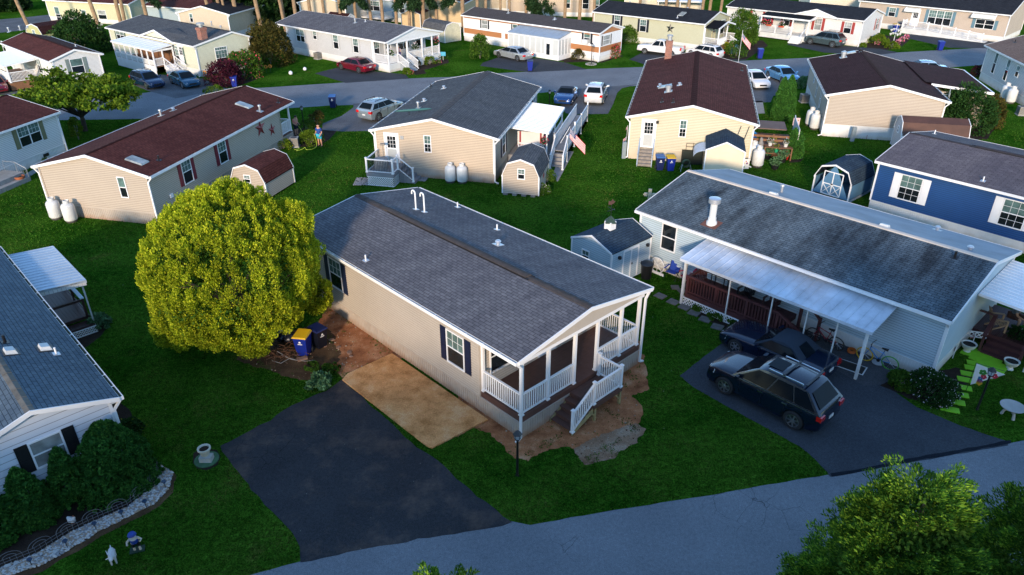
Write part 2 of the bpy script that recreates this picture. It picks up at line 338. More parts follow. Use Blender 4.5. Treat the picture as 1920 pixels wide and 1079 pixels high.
sheet('path', [(1054, 283.5), (1076, 284.5), (1046, 341), (1030, 337), (1040, 318)], .006, paint('grey_paving', (.24, .23, .23), .9, .2, 2), .0)
sheet('flower_bed', [(-60, 1100), (-60, 880), (60, 850), (150, 800), (240, 840), (290, 868), (298, 874), (296, 900), (276, 926), (240, 953), (177, 980), (130, 1003), (69, 1041), (0, 1067)], .005, m_mulch, .05, 21)
sheet('flower_bed', [(212, 740), (240, 770), (262, 830), (240, 850), (205, 810)], .005, m_mulch, .08, 22)
sheet('flower_bed', [(115, 625), (180, 610), (205, 612), (180, 640), (145, 660)], .005, m_mulch, .08, 23)
sheet('flower_bed', [(755, 118), (800, 108), (840, 112), (842, 118), (795, 132), (800, 138), (782, 141), (756, 136)], .006, m_mulch, .05, 24)
sheet('flower_bed', [(1055, 114), (1085, 106), (1124, 118), (1100, 116), (1058, 118)], .006, m_mulch, .05, 25)
sheet('flower_bed', [(1124, 117), (1150, 108), (1167, 104), (1168, 106), (1127, 118.5)], .006, m_mulch, .04, 26)
sheet('flower_bed', [(545, 245), (590, 236), (610, 243), (632, 247), (615, 264), (590, 276), (556, 276), (545, 270)], .006, m_mulch, .05, 27)
sheet('flower_bed', [(1615, 86), (1660, 66), (1705, 76), (1690, 88), (1660, 95), (1625, 90)], .006, m_mulch, .06, 28)
sheet('flower_bed', [(1478, 296), (1500, 290), (1508, 296), (1500, 304), (1480, 306)], .006, m_mulch, .04, 29)
sheet('flower_bed', [(1780, 252), (1830, 225), (1870, 236), (1850, 262), (1800, 262)], .006, m_mulch, .06, 30)
sheet('flower_bed', [(1300, 575), (1340, 570), (1450, 620), (1440, 645), (1380, 625), (1300, 590)], .005, m_mulch, .08, 31)
sheet('flower_bed', [(1650, 722), (1712, 703), (1790, 690), (1830, 700), (1770, 765), (1700, 748)], .013, m_mulch, .06, 32)
sheet('flower_bed', [(1080, 100), (1090, 108)]+[(1060, 116), (1040, 112)], .0055, m_mulch, .03, 33)
sheet('flower_bed', [(395, 158), (420, 140), (470, 140), (480, 150), (440, 164), (410, 165)], .0065, m_mulch, .04, 34)
sheet('flower_bed', [(1335, 108), (1350, 84), (1430, 76), (1440, 86), (1400, 112), (1360, 112)], .0095, m_mulch, .04, 35)
# ------------------------------------------------------------------ house builder
HOUSES = []
class House:
    def __init__(s, name, label, cat, h, roofm, wallm, skm=None, sk=.7, prof=None, po=0., walls=True, step=.115, recess=(0, 0), gable=None, gut=True, trimm=None, ohs=.3, ohe=.15, thick=.13, group=None, dsp=((0, 1), (0, -1))):
        s.h = h; cx, cy, s.th, s.RL, s.RW, s.ze, s.zr = h; s.L = s.RL-2*ohe; s.W = s.RW-2*ohs; s.sk = sk; s.wallm = wallm; s.trimm = trimm or white
        HOUSES.append(s); s.root = thing(name, label, cat, (cx, cy, 0), s.th, group)
        w2 = s.RW/2; s.po = po
        s.prof = prof or [(w2, s.ze), (po, s.zr), (-w2, s.ze)]     # from L (+v) to R (-v)
        s.c, s.s = math.cos(s.th), math.sin(s.th)
        s.u0 = -s.L/2+recess[0]; s.u1 = s.L/2-recess[1]; s.th_r = thick; s.roofm = roofm
        # roof
        mb = MB(); acc = 0; x0, x1 = -s.RL/2, s.RL/2
        off = random.uniform(0, 20)
        for (v0, z0), (v1, z1) in zip(s.prof[:-1], s.prof[1:]):
            ln = math.hypot(v1-v0, z1-z0)
            mb.face([(x0, v0, z0), (x1, v0, z0), (x1, v1, z1), (x0, v1, z1)][::-1], [(x0+off, acc), (x1+off, acc), (x1+off, acc+ln), (x0+off, acc+ln)][::-1]); acc += ln
            t = thick
            mb.face([(x0, v0, z0-t), (x1, v0, z0-t), (x1, v1, z1-t), (x0, v1, z1-t)])
            for x in (x0, x1): mb.face([(x, v0, z0-t), (x, v1, z1-t), (x, v1, z1), (x, v0, z0)])
        for v, z in (s.prof[0], s.prof[-1]): mb.face([(x0, v, z-t), (x1, v, z-t), (x1, v, z), (x0, v, z)])
        s.roof = mb.build('roof', roofm, s.root)
        # rake boards and fascia
        mb = MB(); bh = .15 if s.RW > 4 else .09
        for x in (x0-.022, x1+.022):
            mb = MB()
            for (v0, z0), (v1, z1) in zip(s.prof[:-1], s.prof[1:]):
                mb.hexa([(x-.02, v0, z0-bh), (x+.02, v0, z0-bh), (x+.02, v1, z1-bh), (x-.02, v1, z1-bh), (x-.02, v0, z0+.012), (x+.02, v0, z0+.012), (x+.02, v1, z1+.012), (x-.02, v1, z1+.012)])
            mb.build('rake_trim', s.trimm, s.root)
        for sg, (v, z) in ((1, s.prof[0]), (-1, s.prof[-1])):
            if gut:
                g = MB(); a, b = v, v+sg*.13
                lo, hi = min(a, b), max(a, b)
                g.box(x0, x1, lo, hi, z-.15, z-.12); e = b-sg*.02; g.box(x0, x1, min(b, e), max(b, e), z-.12, z-.015); e = a+sg*.02; g.box(x0, x1, min(a, e), max(a, e), z-.12, z-.03)
                for xx in (x0, x1-.02): g.box(xx, xx+.02, lo+.02, hi-.02, z-.12, z-.015)
                g.m = 1; g.box(x0+.02, x1-.02, lo+.02, hi-.02, z-.12, z-.10)
                g.m = 0
                k = x0+.8
                while k < x1: g.box(k, k+.03, lo+.02, hi-.02, z-.03, z-.018); k += .9
                g.build('gutter', [s.trimm, paint('gutter_bed', (.05, .06, .03), .9, .3, 5)], s.root)
        # soffit
        if s.RW > 4:
            mb = MB()
            for sg in (1, -1):
                a, b = sorted((sg*(s.W/2+.0), sg*(w2-.02))); mb.box(x0+.03, x1-.03, a, b, s.ze-.17, s.ze-.15)
            mb.build('soffit', s.trimm, s.root)
        if walls: s.walls(step, gable)
        if skm: s.skirt(skm)
        if gut and s.RW > 4:
            for e, sg in dsp:
                x = (s.u0 if e == 0 else s.u1)+(.12 if e == 0 else -.12); x = (x0+.1 if e == 0 else x1-.1); y = sg*(s.W/2+.07)
                mb = MB(); mb.bar((x, sg*(w2+.05), s.ze-.14), (x, y, s.ze-.45), .09, .07); mb.bar((x, y, s.ze-.42), (x, y, .12), .09, .07); mb.bar((x, y, .14), (x, y+sg*.25, .04), .09, .07)
                mb.build('downspout', s.trimm, s.root)
    def zof(s, v):
        for (v0, z0), (v1, z1) in zip(s.prof[:-1], s.prof[1:]):
            if min(v0, v1)-1e-6 <= v <= max(v0, v1)+1e-6: return z0+(z1-z0)*(v-v0)/(v1-v0)
        return s.ze
    def ext(s, z, hw):      # extent in v of the gable at height z
        z = z+s.th_r+.01; a = b = None
        P = s.prof
        for (v0, z0), (v1, z1) in zip(P[:-1], P[1:]):
            if (z0-z)*(z1-z) <= 0 and z0 != z1:
                v = v0+(v1-v0)*(z-z0)/(z1-z0)
                if a is None or v > a: a = v
                if b is None or v < b: b = v
        if a is None or z <= min(P[0][1], P[-1][1]): return (-hw, hw)
        return (max(-hw, b), min(hw, a))
    def T(s, side):
        L0, L1, W = s.u0, s.u1, s.W
        return {'L': lambda a, d, z: (a, W/2+d, z), 'R': lambda a, d, z: (a, -W/2-d, z), 'F': lambda a, d, z: (L0-d, a, z), 'B': lambda a, d, z: (L1+d, a, z)}[side]
    def walls(s, step, gable):
        lip = .02; mb = MB()
        top = s.ze-s.th_r-.03 if s.RW > 4 else s.ze-.06
        zr = max(p[1] for p in s.prof)-s.th_r-.02
        for side in 'LRFB':
            mb.T = s.T(side); a0, a1 = (s.u0, s.u1) if side in 'LR' else (-s.W/2, s.W/2)
            z = s.sk; zt = top if side in 'LR' else zr
            while z < zt-.01:
                z1 = min(z+step, zt)
                if side in 'LR': A0, A1, B0, B1 = a0, a1, a0, a1
                else: A0, A1 = s.ext(z, s.W/2); B0, B1 = s.ext(z1, s.W/2)
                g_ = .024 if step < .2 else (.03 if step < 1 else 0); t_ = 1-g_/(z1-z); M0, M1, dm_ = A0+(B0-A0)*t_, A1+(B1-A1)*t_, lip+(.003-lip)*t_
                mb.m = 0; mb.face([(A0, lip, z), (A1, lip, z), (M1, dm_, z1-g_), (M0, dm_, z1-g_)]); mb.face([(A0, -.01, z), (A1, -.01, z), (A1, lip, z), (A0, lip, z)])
                if g_: mb.m = 1; mb.face([(M0, dm_, z1-g_), (M1, dm_, z1-g_), (B1, .003, z1), (B0, .003, z1)]); mb.m = 0  # strip under the next lap, its shade painted in
                z = z1
            # end of the wall's laps
        mb.T = None
        mb.face([(s.u0, -s.W/2, s.sk), (s.u1, -s.W/2, s.sk), (s.u1, s.W/2, s.sk), (s.u0, s.W/2, s.sk)])
        s.wall = mb.build('wall', [s.wallm, seam_shade(s.wallm)], s.root)
        c = .05 if s.RW > 4 else .04
        for x in (s.u0, s.u1):
            for y in (-s.W/2, s.W/2): mb = MB(); mb.box(x-c, x+c, y-c, y+c, s.sk-.02, s.zof(math.copysign(s.W/2, y))-s.th_r-.01); mb.build('corner_trim', s.trimm if s.wallm not in (beige, taupe) and s.wallm is not cream or s.RW < 4 else s.wallm, s.root)
    def skirt(s, skm):
        mb = MB(); h = s.sk
        for side in 'LRFB':
            mb.T = s.T(side); a0, a1 = (-s.L/2, s.L/2) if side in 'LR' else (-s.W/2, s.W/2)
            if side == 'F': mb.T = lambda a, d, z: (-s.L/2-d, a, z)
            if side == 'B': mb.T = lambda a, d, z: (s.L/2+d, a, z)
            mb.box(a0, a1, -.05, -.012, 0, h); a = a0
            while a < a1:
                mb.hexa([(a, -.012, .0), (min(a+.09, a1), -.012, .0), (min(a+.09, a1), -.012, h-.03), (a, -.012, h-.03), (a+.02, .008, .0), (min(a+.07, a1), .008, .0), (min(a+.07, a1), .008, h-.03), (a+.02, .008, h-.03)]) if False else mb.box(a, min(a+.085, a1), -.012, .006, 0, h-.035); a += .13
            mb.box(a0, a1, -.012, .03, h-.04, h+.012)
        mb.build('skirting', skm, s.root)
    def ow(s, side, px, py):     # pixel -> (a, z) on a wall plane
        o, d = ray(px, py); u = Vector((s.c, s.s, 0)); v = Vector((-s.s, s.c, 0)); O = Vector((s.h[0], s.h[1], 0))
        if side in 'LR': sg = 1 if side == 'L' else -1; n = v*sg; p0 = O+v*sg*s.W/2; ax = u
        elif side == 'F': n = -u; p0 = O+u*s.u0; ax = v
        else: n = u; p0 = O+u*s.u1; ax = v
        t = (p0-o).dot(n)/d.dot(n); P = o+d*t; return (P-O).dot(ax), P.z
    def loc(s, px, py, z):
        p = gp(px, py, z); x, y = p.x-s.h[0], p.y-s.h[1]; return x*s.c+y*s.s, -x*s.s+y*s.c
    def rp(s, px, py):           # pixel -> local point on the roof
        z = s.ze
        for _ in range(12): u, v = s.loc(px, py, z); z = .5*z+.5*s.zof(max(-s.RW/2, min(s.RW/2, v)))
        return u, v, z
    def window(s, side, px, py, w, h, n=1, sh=None, grid=(3, 2), az=None, panes=None, transom=False, shw=.36, full=True, gl2=False):
        a, z = az or s.ow(side, px, py); pu, pd = panes or (pane_up, pane_dn)
        mb = MB(); mb.T = s.T(side); f = .055; W = w*n; x0, x1 = a-W/2, a+W/2; z0, z1 = z-h/2, z+h/2
        mb.box(x0-f, x1+f, .0, .055, z1, z1+f); mb.box(x0-f, x1+f, .0, .065, z0-f, z0)
        mb.box(x0-f, x0, .0, .055, z0, z1); mb.box(x1, x1+f, .0, .055, z0, z1)
        for k in range(1, n): mb.box(x0+w*k-f*.7, x0+w*k+f*.7, .0, .05, z0, z1)
        zt = z1-(.28 if transom else 0)
        if transom: mb.box(x0, x1, .0, .05, zt-.03, zt+.03)
        zm = (z0+zt)/2; mb.box(x0, x1, .0, .045, zm-.025, zm+.025)
        if grid:
            gx, gz = grid
            for k in range(n):
                for i in range(1, gx): q = x0+w*k+w*i/gx; mb.box(q-.008, q+.008, .0, .036, zm, zt)
                if gl2:
                    for i in range(1, gx): q = x0+w*k+w*i/gx; mb.box(q-.008, q+.008, .0, .036, z0, zm)
                if transom:
                    for i in range(1, gx+1): q = x0+w*k+w*i/(gx+1); mb.box(q-.008, q+.008, .0, .036, zt, z1)
            for i in range(1, gz): q = zm+(zt-zm)*i/gz; mb.box(x0, x1, .0, .034, q-.008, q+.008)
            if gl2:
                for i in range(1, gz): q = z0+(zm-z0)*i/gz; mb.box(x0, x1, .0, .034, q-.008, q+.008)
        fr = mb.build('window', s.trimm, s.root)
        for k in range(n):
            A, B = x0+w*k, x0+w*(k+1)
            g = MB(); g.T = s.T(side); g.box(A, B, .0, .028, zm+.01, z1-.01); g.build('pane', pu, fr)
            g = MB(); g.T = s.T(side); g.box(A, B, .0, .026, z0+.01, zm-.01); g.build('pane', pd, fr)
        if sh:
            for q0, q1 in ((x0-f-.01-shw, x0-f-.01), (x1+f+.01, x1+f+.01+shw)):
                g = MB(); g.T = s.T(side); g.box(q0, q1, .0, .04, z0-f, z1+f)
                zc = z0+(z1-z0)*.46
                for e0, e1 in ((z0+.02, zc-.03), (zc+.03, z1-.02)): g.box(q0+.05, q1-.05, .04, .052, e0, e1)
                g.build('shutter', sh, s.root)
        return fr
    def door(s, side, a, z0, w=.9, h=2.03, mat=None, glass_h=(1.05, 1.85), grid=(3, 3), low=None):
        d = MB(); d.T = s.T(side); f = .09
        d.box(a-w/2-f, a-w/2, 0, .05, z0, z0+h+f); d.box(a+w/2, a+w/2+f, 0, .05, z0, z0+h+f); d.box(a-w/2, a+w/2, 0, .05, z0+h, z0+h+f); d.box(a-w/2, a+w/2, 0, .03, z0, z0+h)
        D = d.build('door', mat or s.trimm, s.root)
        g = MB(); g.T = s.T(side); g.box(a-w*.33, a+w*.33, .03, .04, z0+glass_h[0], z0+glass_h[1]); g.build('pane', pane_dn, D)
        if grid:
            g = MB(); g.T = s.T(side); x0, x1, a0, a1 = a-w*.33, a+w*.33, z0+glass_h[0], z0+glass_h[1]
            for i in range(1, grid[0]): q = x0+(x1-x0)*i/grid[0]; g.box(q-.01, q+.01, .04, .048, a0, a1)
            for i in range(1, grid[1]): q = a0+(a1-a0)*i/grid[1]; g.box(x0, x1, .04, .047, q-.01, q+.01)
            g.build('muntin', white, D)
        if low:
            g = MB(); g.T = s.T(side); g.box(a-w*.36, a+w*.36, .03, .038, z0+.12, z0+glass_h[0]-.1); g.build('pane', low, D)
        g = MB(); g.T = s.T(side); g.box(a+w*.4, a+w*.4+.03, .03, .09, z0+.98, z0+1.08); g.build('handle', chrome, D)
        return D
    def ridge(s, u0=None, u1=None, mat=None, w=.16, raised=None):
        mb = MB(); u0 = -s.RL/2 if u0 is None else u0; u1 = s.RL/2 if u1 is None else u1; z = s.zr
        sl = (s.zr-s.ze)/(s.RW/2)
        x = u0; k = 0
        while x < u1-.05:
            e = min(x+.3, u1); t = .018+.012*(k % 2); k += 1
            if raised and raised[0] <= x <= raised[1]: t = .075
            for sg in (1, -1): mb.face([(x, s.po, z+t), (e, s.po, z+t), (e, s.po+sg*w, z+t-w*sl), (x, s.po+sg*w, z+t-w*sl)])
            for sg in (1, -1): mb.face([(x, s.po+sg*w, z+t-w*sl), (e, s.po+sg*w, z+t-w*sl), (e, s.po+sg*w, z-w*sl-.01), (x, s.po+sg*w, z-w*sl-.01)])
            for q in (x, e): mb.face([(q, s.po+w, z+t-w*sl), (q, s.po, z+t), (q, s.po-w, z+t-w*sl), (q, s.po-w, z-w*sl), (q, s.po, z), (q, s.po+w, z-w*sl)])
            x = e
        o = mb.build('ridge_cap', mat or s.roofm, s.roof)
        if raised:
            mb = MB(); a, b = raised
            for sg in (1, -1): mb.box(a, b, *sorted((s.po+sg*(w+.002), s.po+sg*(w+.02))), z-w*sl-.01, z-w*sl+.05)
            mb.build('ridge_vent', black, s.roof)
        return o
    def vent(s, kind, px, py):
        u, v, z = s.rp(px, py); mb = MB(); m = white; name = 'vent_pipe'; nrm = 1 if v > s.po else -1
        sl = (s.zr-s.ze)/(s.RW/2)*nrm
        def plate(a, b, m2):
            q = MB(); q.hexa([(u-a, v-b, z+b*sl+.002), (u+a, v-b, z+b*sl+.002), (u+a, v+b, z-b*sl+.002), (u-a, v+b, z-b*sl+.002), (u-a, v-b, z+b*sl+.02), (u+a, v-b, z+b*sl+.02), (u+a, v+b, z-b*sl+.02), (u-a, v+b, z-b*sl+.02)])
            q.build('flashing', m2, s.roof)
        if kind == 'pipe': mb.tube([(u, v, z-.05), (u, v, z+.27)], .035, 10); plate(.13, .11, alum)
        elif kind == 'darkpipe': mb.tube([(u, v, z-.05), (u, v, z+.3)], .05, 10); m = black; plate(.14, .12, black)
        elif kind == 'cane':
            P = [(u, v, z-.05), (u, v, z+.82)]+[(u+.13-.13*math.cos(t), v, z+.82+.13*math.sin(t)) for t in (R(30), R(60), R(90), R(120), R(150), R(180))]+[(u+.26, v, z+.74)]
            mb.tube(P, .038, 10); plate(.13, .12, alum)
        elif kind == 'mushroom': mb.lathe([(.08, -.05), (.08, .12), (.12, .13), (.14, .16), (.10, .21), (.03, .22)], (u, v, z), 14); m = alum; plate(.2, .2, alum)
        elif kind == 'cap': mb.lathe([(.07, -.05), (.07, .38), (.13, .39), (.11, .46), (.02, .5)], (u, v, z), 14); m = galv; plate(.2, .2, galv)
        elif kind == 'tall': mb.lathe([(.26, -.1), (.26, .12), (.20, .2), (.20, .34), (.17, .36), (.17, 1.12)], (u, v, z), 20); m = white_old; plate(.42, .34, paint('rusty_flashing', (.16, .06, .04), .8, .3, 6))
        elif kind == 'box':
            mb.hexa([(u-.22, v-.18, z+.18*sl), (u+.22, v-.18, z+.18*sl), (u+.22, v+.18, z-.18*sl), (u-.22, v+.18, z-.18*sl), (u-.17, v-.13, z+.16+.13*sl), (u+.17, v-.13, z+.16+.13*sl), (u+.17, v+.13, z+.16-.13*sl), (u-.17, v+.13, z+.16-.13*sl)]); m = white_old; name = 'box_vent'; plate(.28, .24, black)
        elif kind == 'skylight':
            a, b = .35, .55
            mb.hexa([(u-a, v-b, z+b*sl), (u+a, v-b, z+b*sl), (u+a, v+b, z-b*sl), (u-a, v+b, z-b*sl), (u-a+.04, v-b+.04, z+.09+b*sl), (u+a-.04, v-b+.04, z+.09+b*sl), (u+a-.04, v+b-.04, z+.09-b*sl), (u-a+.04, v+b-.04, z+.09-b*sl)]); m = pane_light; name = 'skylight'
        elif kind == 'furnace': mb.lathe([(.2, -.1), (.2, .3), (.26, .31), (.26, .5), (.22, .52)], (u, v, z), 16); m = galv; plate(.32, .3, galv)
        o = mb.build(name, m, s.roof, smooth=kind in ('pipe', 'cane', 'cap', 'tall', 'mushroom'))
        if kind == 'tall':
            q = MB(); q.lathe([(.20, 1.10), (.29, 1.12), (.29, 1.34), (.22, 1.36), (.02, 1.37)], (u, v, z), 20); q.build('vent_cap', alum, o, smooth=True)
        return o
    def L2W(s, u, v, z=0): return Vector((s.h[0]+u*s.c-v*s.s, s.h[1]+u*s.s+v*s.c, z))
def rail(mb, p0, p1, z0=.0, hgt=.9, gap=.115, bal=.035, tr=.06, low=.09, post=None, slope=0.):
    """railing between two local points on a deck at height z0 (slope: end height offset)"""
    a = Vector((p0[0], p0[1], 0)); b = Vector((p1[0], p1[1], 0)); L = (b-a).length; n = max(1, round(L/gap))
    zf = lambda t: z0+slope*t
    mb.bar((a.x, a.y, zf(0)+hgt), (b.x, b.y, zf(1)+hgt), tr*1.3, tr); mb.bar((a.x, a.y, zf(0)+low), (b.x, b.y, zf(1)+low), tr, tr*.8)
    for k in range(1, n):
        t = k/n; q = a.lerp(b, t); mb.bar((q.x, q.y, zf(t)+low+.03), (q.x, q.y, zf(t)+hgt-.03), bal)
def postm(mb, x, y, z0, z1, w=.1, cap=True):
    mb.cbox(x, y, (z0+z1)/2, w, w, z1-z0)
    if cap: mb.cbox(x, y, z1+.02, w+.04, w+.04, .04); mb.cbox(x, y, z0+.03, w+.05, w+.05, .06)
def deck(root, x0, x1, y0, y1, z, mat, th=.035, bw=.14, along='x', name='deck_floor', fascia=None, fh=.2):
    mb = MB()
    if along == 'x':
        y = y0
        while y < y1-.01: mb.box(x0, x1, y, min(y+bw-.008, y1), z-th, z); y += bw
    else:
        x = x0
        while x < x1-.01: mb.box(x, min(x+bw-.008, x1), y0, y1, z-th, z); x += bw
    if fascia is not False:
        t = .03; zz = z-th-fh
        mb.box(x0, x1, y0-.002, y0+t, zz, z-th-.002); mb.box(x0, x1, y1-t, y1+.002, zz, z-th-.002); mb.box(x0-.002, x0+t, y0+t, y1-t, zz, z-th-.002); mb.box(x1-t, x1+.002, y0+t, y1-t, zz, z-th-.002)
    return mb.build(name, mat, root)
def lattice(mb, T, a0, a1, z0, z1, pitch=.14, w=.035):
    """diagonal lattice on plane T(a,d,z)"""
    H = z1-z0; L = a1-a0; s_ = w*.7
    for sg, d in ((1, .0), (-1, .012)):
        x = -H
        while x < L:
            A, B = x, x+H; zA, zB = z0, z1
            if A < 0: zA = z0-A; A = 0
            if B > L: zB = z1-(B-L); B = L
            if B > A+.01:
                if sg > 0: P = [(a0+A, zA), (a0+B, zB)]
                else: P = [(a1-A, zA), (a1-B, zB)]
                (xa, za), (xb, zb) = P
                mb.T = T
                mb.face([(xa-s_, d, za), (xa+s_, d, za), (xb+s_, d, zb), (xb-s_, d, zb)]); mb.face([(xa-s_, d+.01, za), (xa+s_, d+.01, za), (xb+s_, d+.01, zb), (xb-s_, d+.01, zb)])
            x += pitch
    mb.box(a0-.02, a1+.02, .0, .03, z1, z1+.05); mb.box(a0-.02, a1+.02, .0, .03, z0-.0, z0+.04)
def canopy(root, P, ze0, ze1, mat, rib='u', nrib=14, th=.09, name='canopy_roof', scallop=False):
    """corrugated flat canopy: P = four local corners (u0,v_house),(u1,v_house),(u1,v_out),(u0,v_out)"""
    (a, b, c, d) = [Vector((p[0], p[1], z)) for p, z in zip(P, (ze0, ze0, ze1, ze1))]
    mb = MB(); t = Vector((0, 0, th))
    mb.hexa([a-t, b-t, c-t, d-t, a, b, c, d])
    for k in range(nrib+1):
        f = k/nrib; q0 = a.lerp(b, f); q1 = d.lerp(c, f); mb.bar(q0+Vector((0, 0, .012)), q1+Vector((0, 0, .012)), .035, .03)
    mb.bar(d-t*.6, c-t*.6, .06, .14)
    o = mb.build(name, mat, root)
    if scallop:
        s_ = MB(); n = 14
        for A, B in ((d, c), (a, d), (b, c)):
            for k in range(n):
                p = A.lerp(B, (k+.06)/n); q = A.lerp(B, (k+.94)/n); s_.hexa([p-Vector((0, 0, .24)), q-Vector((0, 0, .24)), q-Vector((0, 0, .24))+Vector((.008, .008, 0)), p-Vector((0, 0, .24))+Vector((.008, .008, 0)), p, q, q+Vector((.008, .008, 0)), p+Vector((.008, .008, 0))])
        s_.build('scalloped_edge', white_old, o)
    return o
def gable_panel(s, u, zb, mat=None, th=.05, horizontal=True):
    mb = MB(); zr = s.zr-s.th_r-.02; z = zb; mb.T = lambda a, d, z: (u-d, a, z)
    while z < zr-.01:
        z1 = min(z+.115, zr); A0, A1 = s.ext(z, s.W/2); B0, B1 = s.ext(z1, s.W/2)
        mb.face([(A0, .02, z), (A1, .02, z), (B1, .003, z1), (B0, .003, z1)]); mb.face([(A0, 0, z), (A1, 0, z), (A1, .02, z), (A0, .02, z)])
        mb.face([(A0, -th, z), (A1, -th, z), (B1, -th, z1), (B0, -th, z1)]); z = z1
    mb.build('gable', mat or s.wallm, s.root)
    mb = MB(); mb.box(u-.035, u+.06, -s.W/2-.02, s.W/2+.02, zb-.13, zb); mb.build('beam', s.trimm, s.root)
# ================================================================== A: grey-roofed house in the centre
A = House('mobile_home', 'beige mobile home with grey shingle roof and white-railed brown front porch, in the middle', 'house', (-2.412, 28.673, 2.336, 15.445, 7.531, 3.655, 4.278), sh_grey, taupe, None, .72, recess=(2.25, 0), dsp=((0, 1), (0, -1)))
A.skirt(skirt_beige)
A.ridge(mat=shingle('ridge_shingle', (.17, .145, .135), (.13, .12, .125), None, .3, .4), raised=(-4.6, 4.9), w=.17)
for k, x, y in (('cane', 780, 393), ('cane', 796, 398), ('pipe', 858, 389), ('pipe', 932, 431), ('mushroom', 934, 459), ('pipe', 686, 489)): A.vent(k, x, y)
A.window('L', 0, 0, .95, 1.42, sh=navy, az=(-3.98, 2.2)); A.window('L', 0, 0, .95, 1.42, sh=navy, az=(4.55, 2.25))
A.window('R', 0, 0, .9, 1.3, az=(-2, 2.2)); A.window('R', 0, 0, .9, 1.3, az=(4, 2.2))
A.window('F', 0, 0, 1.1, 1.35, az=(2.35, 2.25), sh=None, panes=(pane_dn, pane_dn)); A.door('F', -.2, 1.02); A.window('F', 0, 0, 1.1, 1.35, az=(-2.35, 2.25), panes=(pane_dn, pane_dn))
gable_panel(A, -A.L/2+.02, A.ze-.22)
DZ = .98
deck(A.root, -A.L/2+.0, A.u0-.03, -A.W/2+.02, A.W/2-.02, DZ, compo, along='y', fh=.24, bw=.135)
vs = [A.W/2-.1, 2.0, .55, -.75, -2.2, -A.W/2+.1]
for v in vs:
    mb = MB(); postm(mb, -A.L/2+.1, v, DZ, A.ze-.36, .115); mb.build('porch_post', white, A.root)
for v in (A.W/2-.1, -A.W/2+.1):
    mb = MB(); postm(mb, A.u0-.1, v, DZ, A.ze-.30, .105); mb.build('porch_post', white, A.root)
x = -A.L/2+.1
for p, q in (((x, vs[0]-.06), (x, vs[1]+.06)), ((x, vs[1]-.06), (x, vs[2]+.06)), ((x, vs[3]-.06), (x, vs[4]+.06)), ((x, vs[4]-.06), (x, vs[5]+.06)), ((x+.06, vs[0]), (A.u0-.16, vs[0])), ((x+.06, vs[5]), (A.u0-.16, vs[5]))):
    mb = MB(); rail(mb, p, q, DZ, .92); mb.build('railing', white, A.root)
# landing, stairs and their railings
lx0, lx1 = -A.L/2-1.22, -A.L/2-.03; lz = .80
deck(A.root, lx0, lx1, -.85, .86, lz, compo, along='y', name='landing', fh=.16, bw=.135)
mb = MB()
for k in range(4):
    z = lz-.16*(k+1); y = .86+.27*k; mb.box(lx0+.04, lx1, y, y+.30, z-.035, z); mb.box(lx0+.04, lx1, y+.0, y+.02, z, z+.125)
mb.build('stair', compo, A.root)
for x_ in (lx0+.02, lx1-.06):
    mb = MB(); mb.hexa([(x_, .86, .42), (x_+.04, .86, .42), (x_+.04, 2.0, 0), (x_, 2.0, 0), (x_, .86, .66), (x_+.04, .86, .66), (x_+.04, 2.0, .14), (x_, 2.0, .14)]); mb.build('stringer', wood_treated, A.root)
for x_, y_ in ((lx0+.06, -.78), (lx0+.06, .72), (lx1-.1, .72)):
    mb = MB(); mb.cbox(x_, y_, .3, .1, .1, .6); mb.bar((x_, y_+.05, .3), (x_, y_+.35, .62), .08, .06); mb.build('support_post', wood_treated, A.root)
for x_, y_, z_ in ((lx1-.03, -.80, lz), (lx0+.06, -.78, lz), (lx0+.06, .80, lz), (lx0+.06, 1.95, .12)):
    mb = MB(); postm(mb, x_, y_, z_, z_+1.0, .1); mb.build('newel_post', white, A.root)
mb = MB(); rail(mb, (lx0+.12, -.79), (lx1-.08, -.79), lz, .9); rail(mb, (lx0+.06, -.72), (lx0+.06, .74), lz, .9); rail(mb, (lx0+.06, .86), (lx0+.06, 1.9), lz, .9, slope=-.68); mb.build('stair_railing', white, A.root)
mb = MB(); a, b = (lx0+.06, .86), (lx0+.06, 1.9); mb.bar((a[0]+.06, a[1], lz+.98), (b[0]+.06, b[1], lz+.98-.68), .03, .03); mb.build('handrail', black, A.root)
# ================================================================== D: tan house with grey roof
D = House('mobile_home', 'tan mobile home with grey roof and two propane tanks against its plain end wall', 'house', (-3.693, 55.023, 1.342, 14.585, 9.016, 3.223, 4.269), sh_dgrey, beige2, skirt_beige, .68, dsp=((0, 1), (0, -1)))
D.ridge(w=.3, mat=shingle('grey_ridge_shingle', (.17, .17, .18), (.14, .145, .15), None, .3, .4))
for k, x, y in (('mushroom', 832, 166), ('cap', 784, 203), ('mushroom', 795, 190), ('darkpipe', 808, 165)): D.vent(k, x, y)
D.door('F', 3.05, .95, low=paint('door_screen', (.45, .46, .44), .6)); D.window('F', 802, 270, .42, 1.1, grid=(2, 2), gl2=True)
mb = MB(); a, z = D.ow('F', 754, 258); mb.T = D.T('F'); mb.box(a-.12, a+.12, .0, .06, z-.12, z+.12); mb.build('dryer_vent', galv, D.root)
D.window('R', 944, 270, .85, 1.45, sh=navy); D.window('R', 0, 0, .85, 1.3, az=(4.5, 2.2), sh=navy); D.window('R', 0, 0, .85, 1.3, az=(6.2, 2.2), sh=navy)
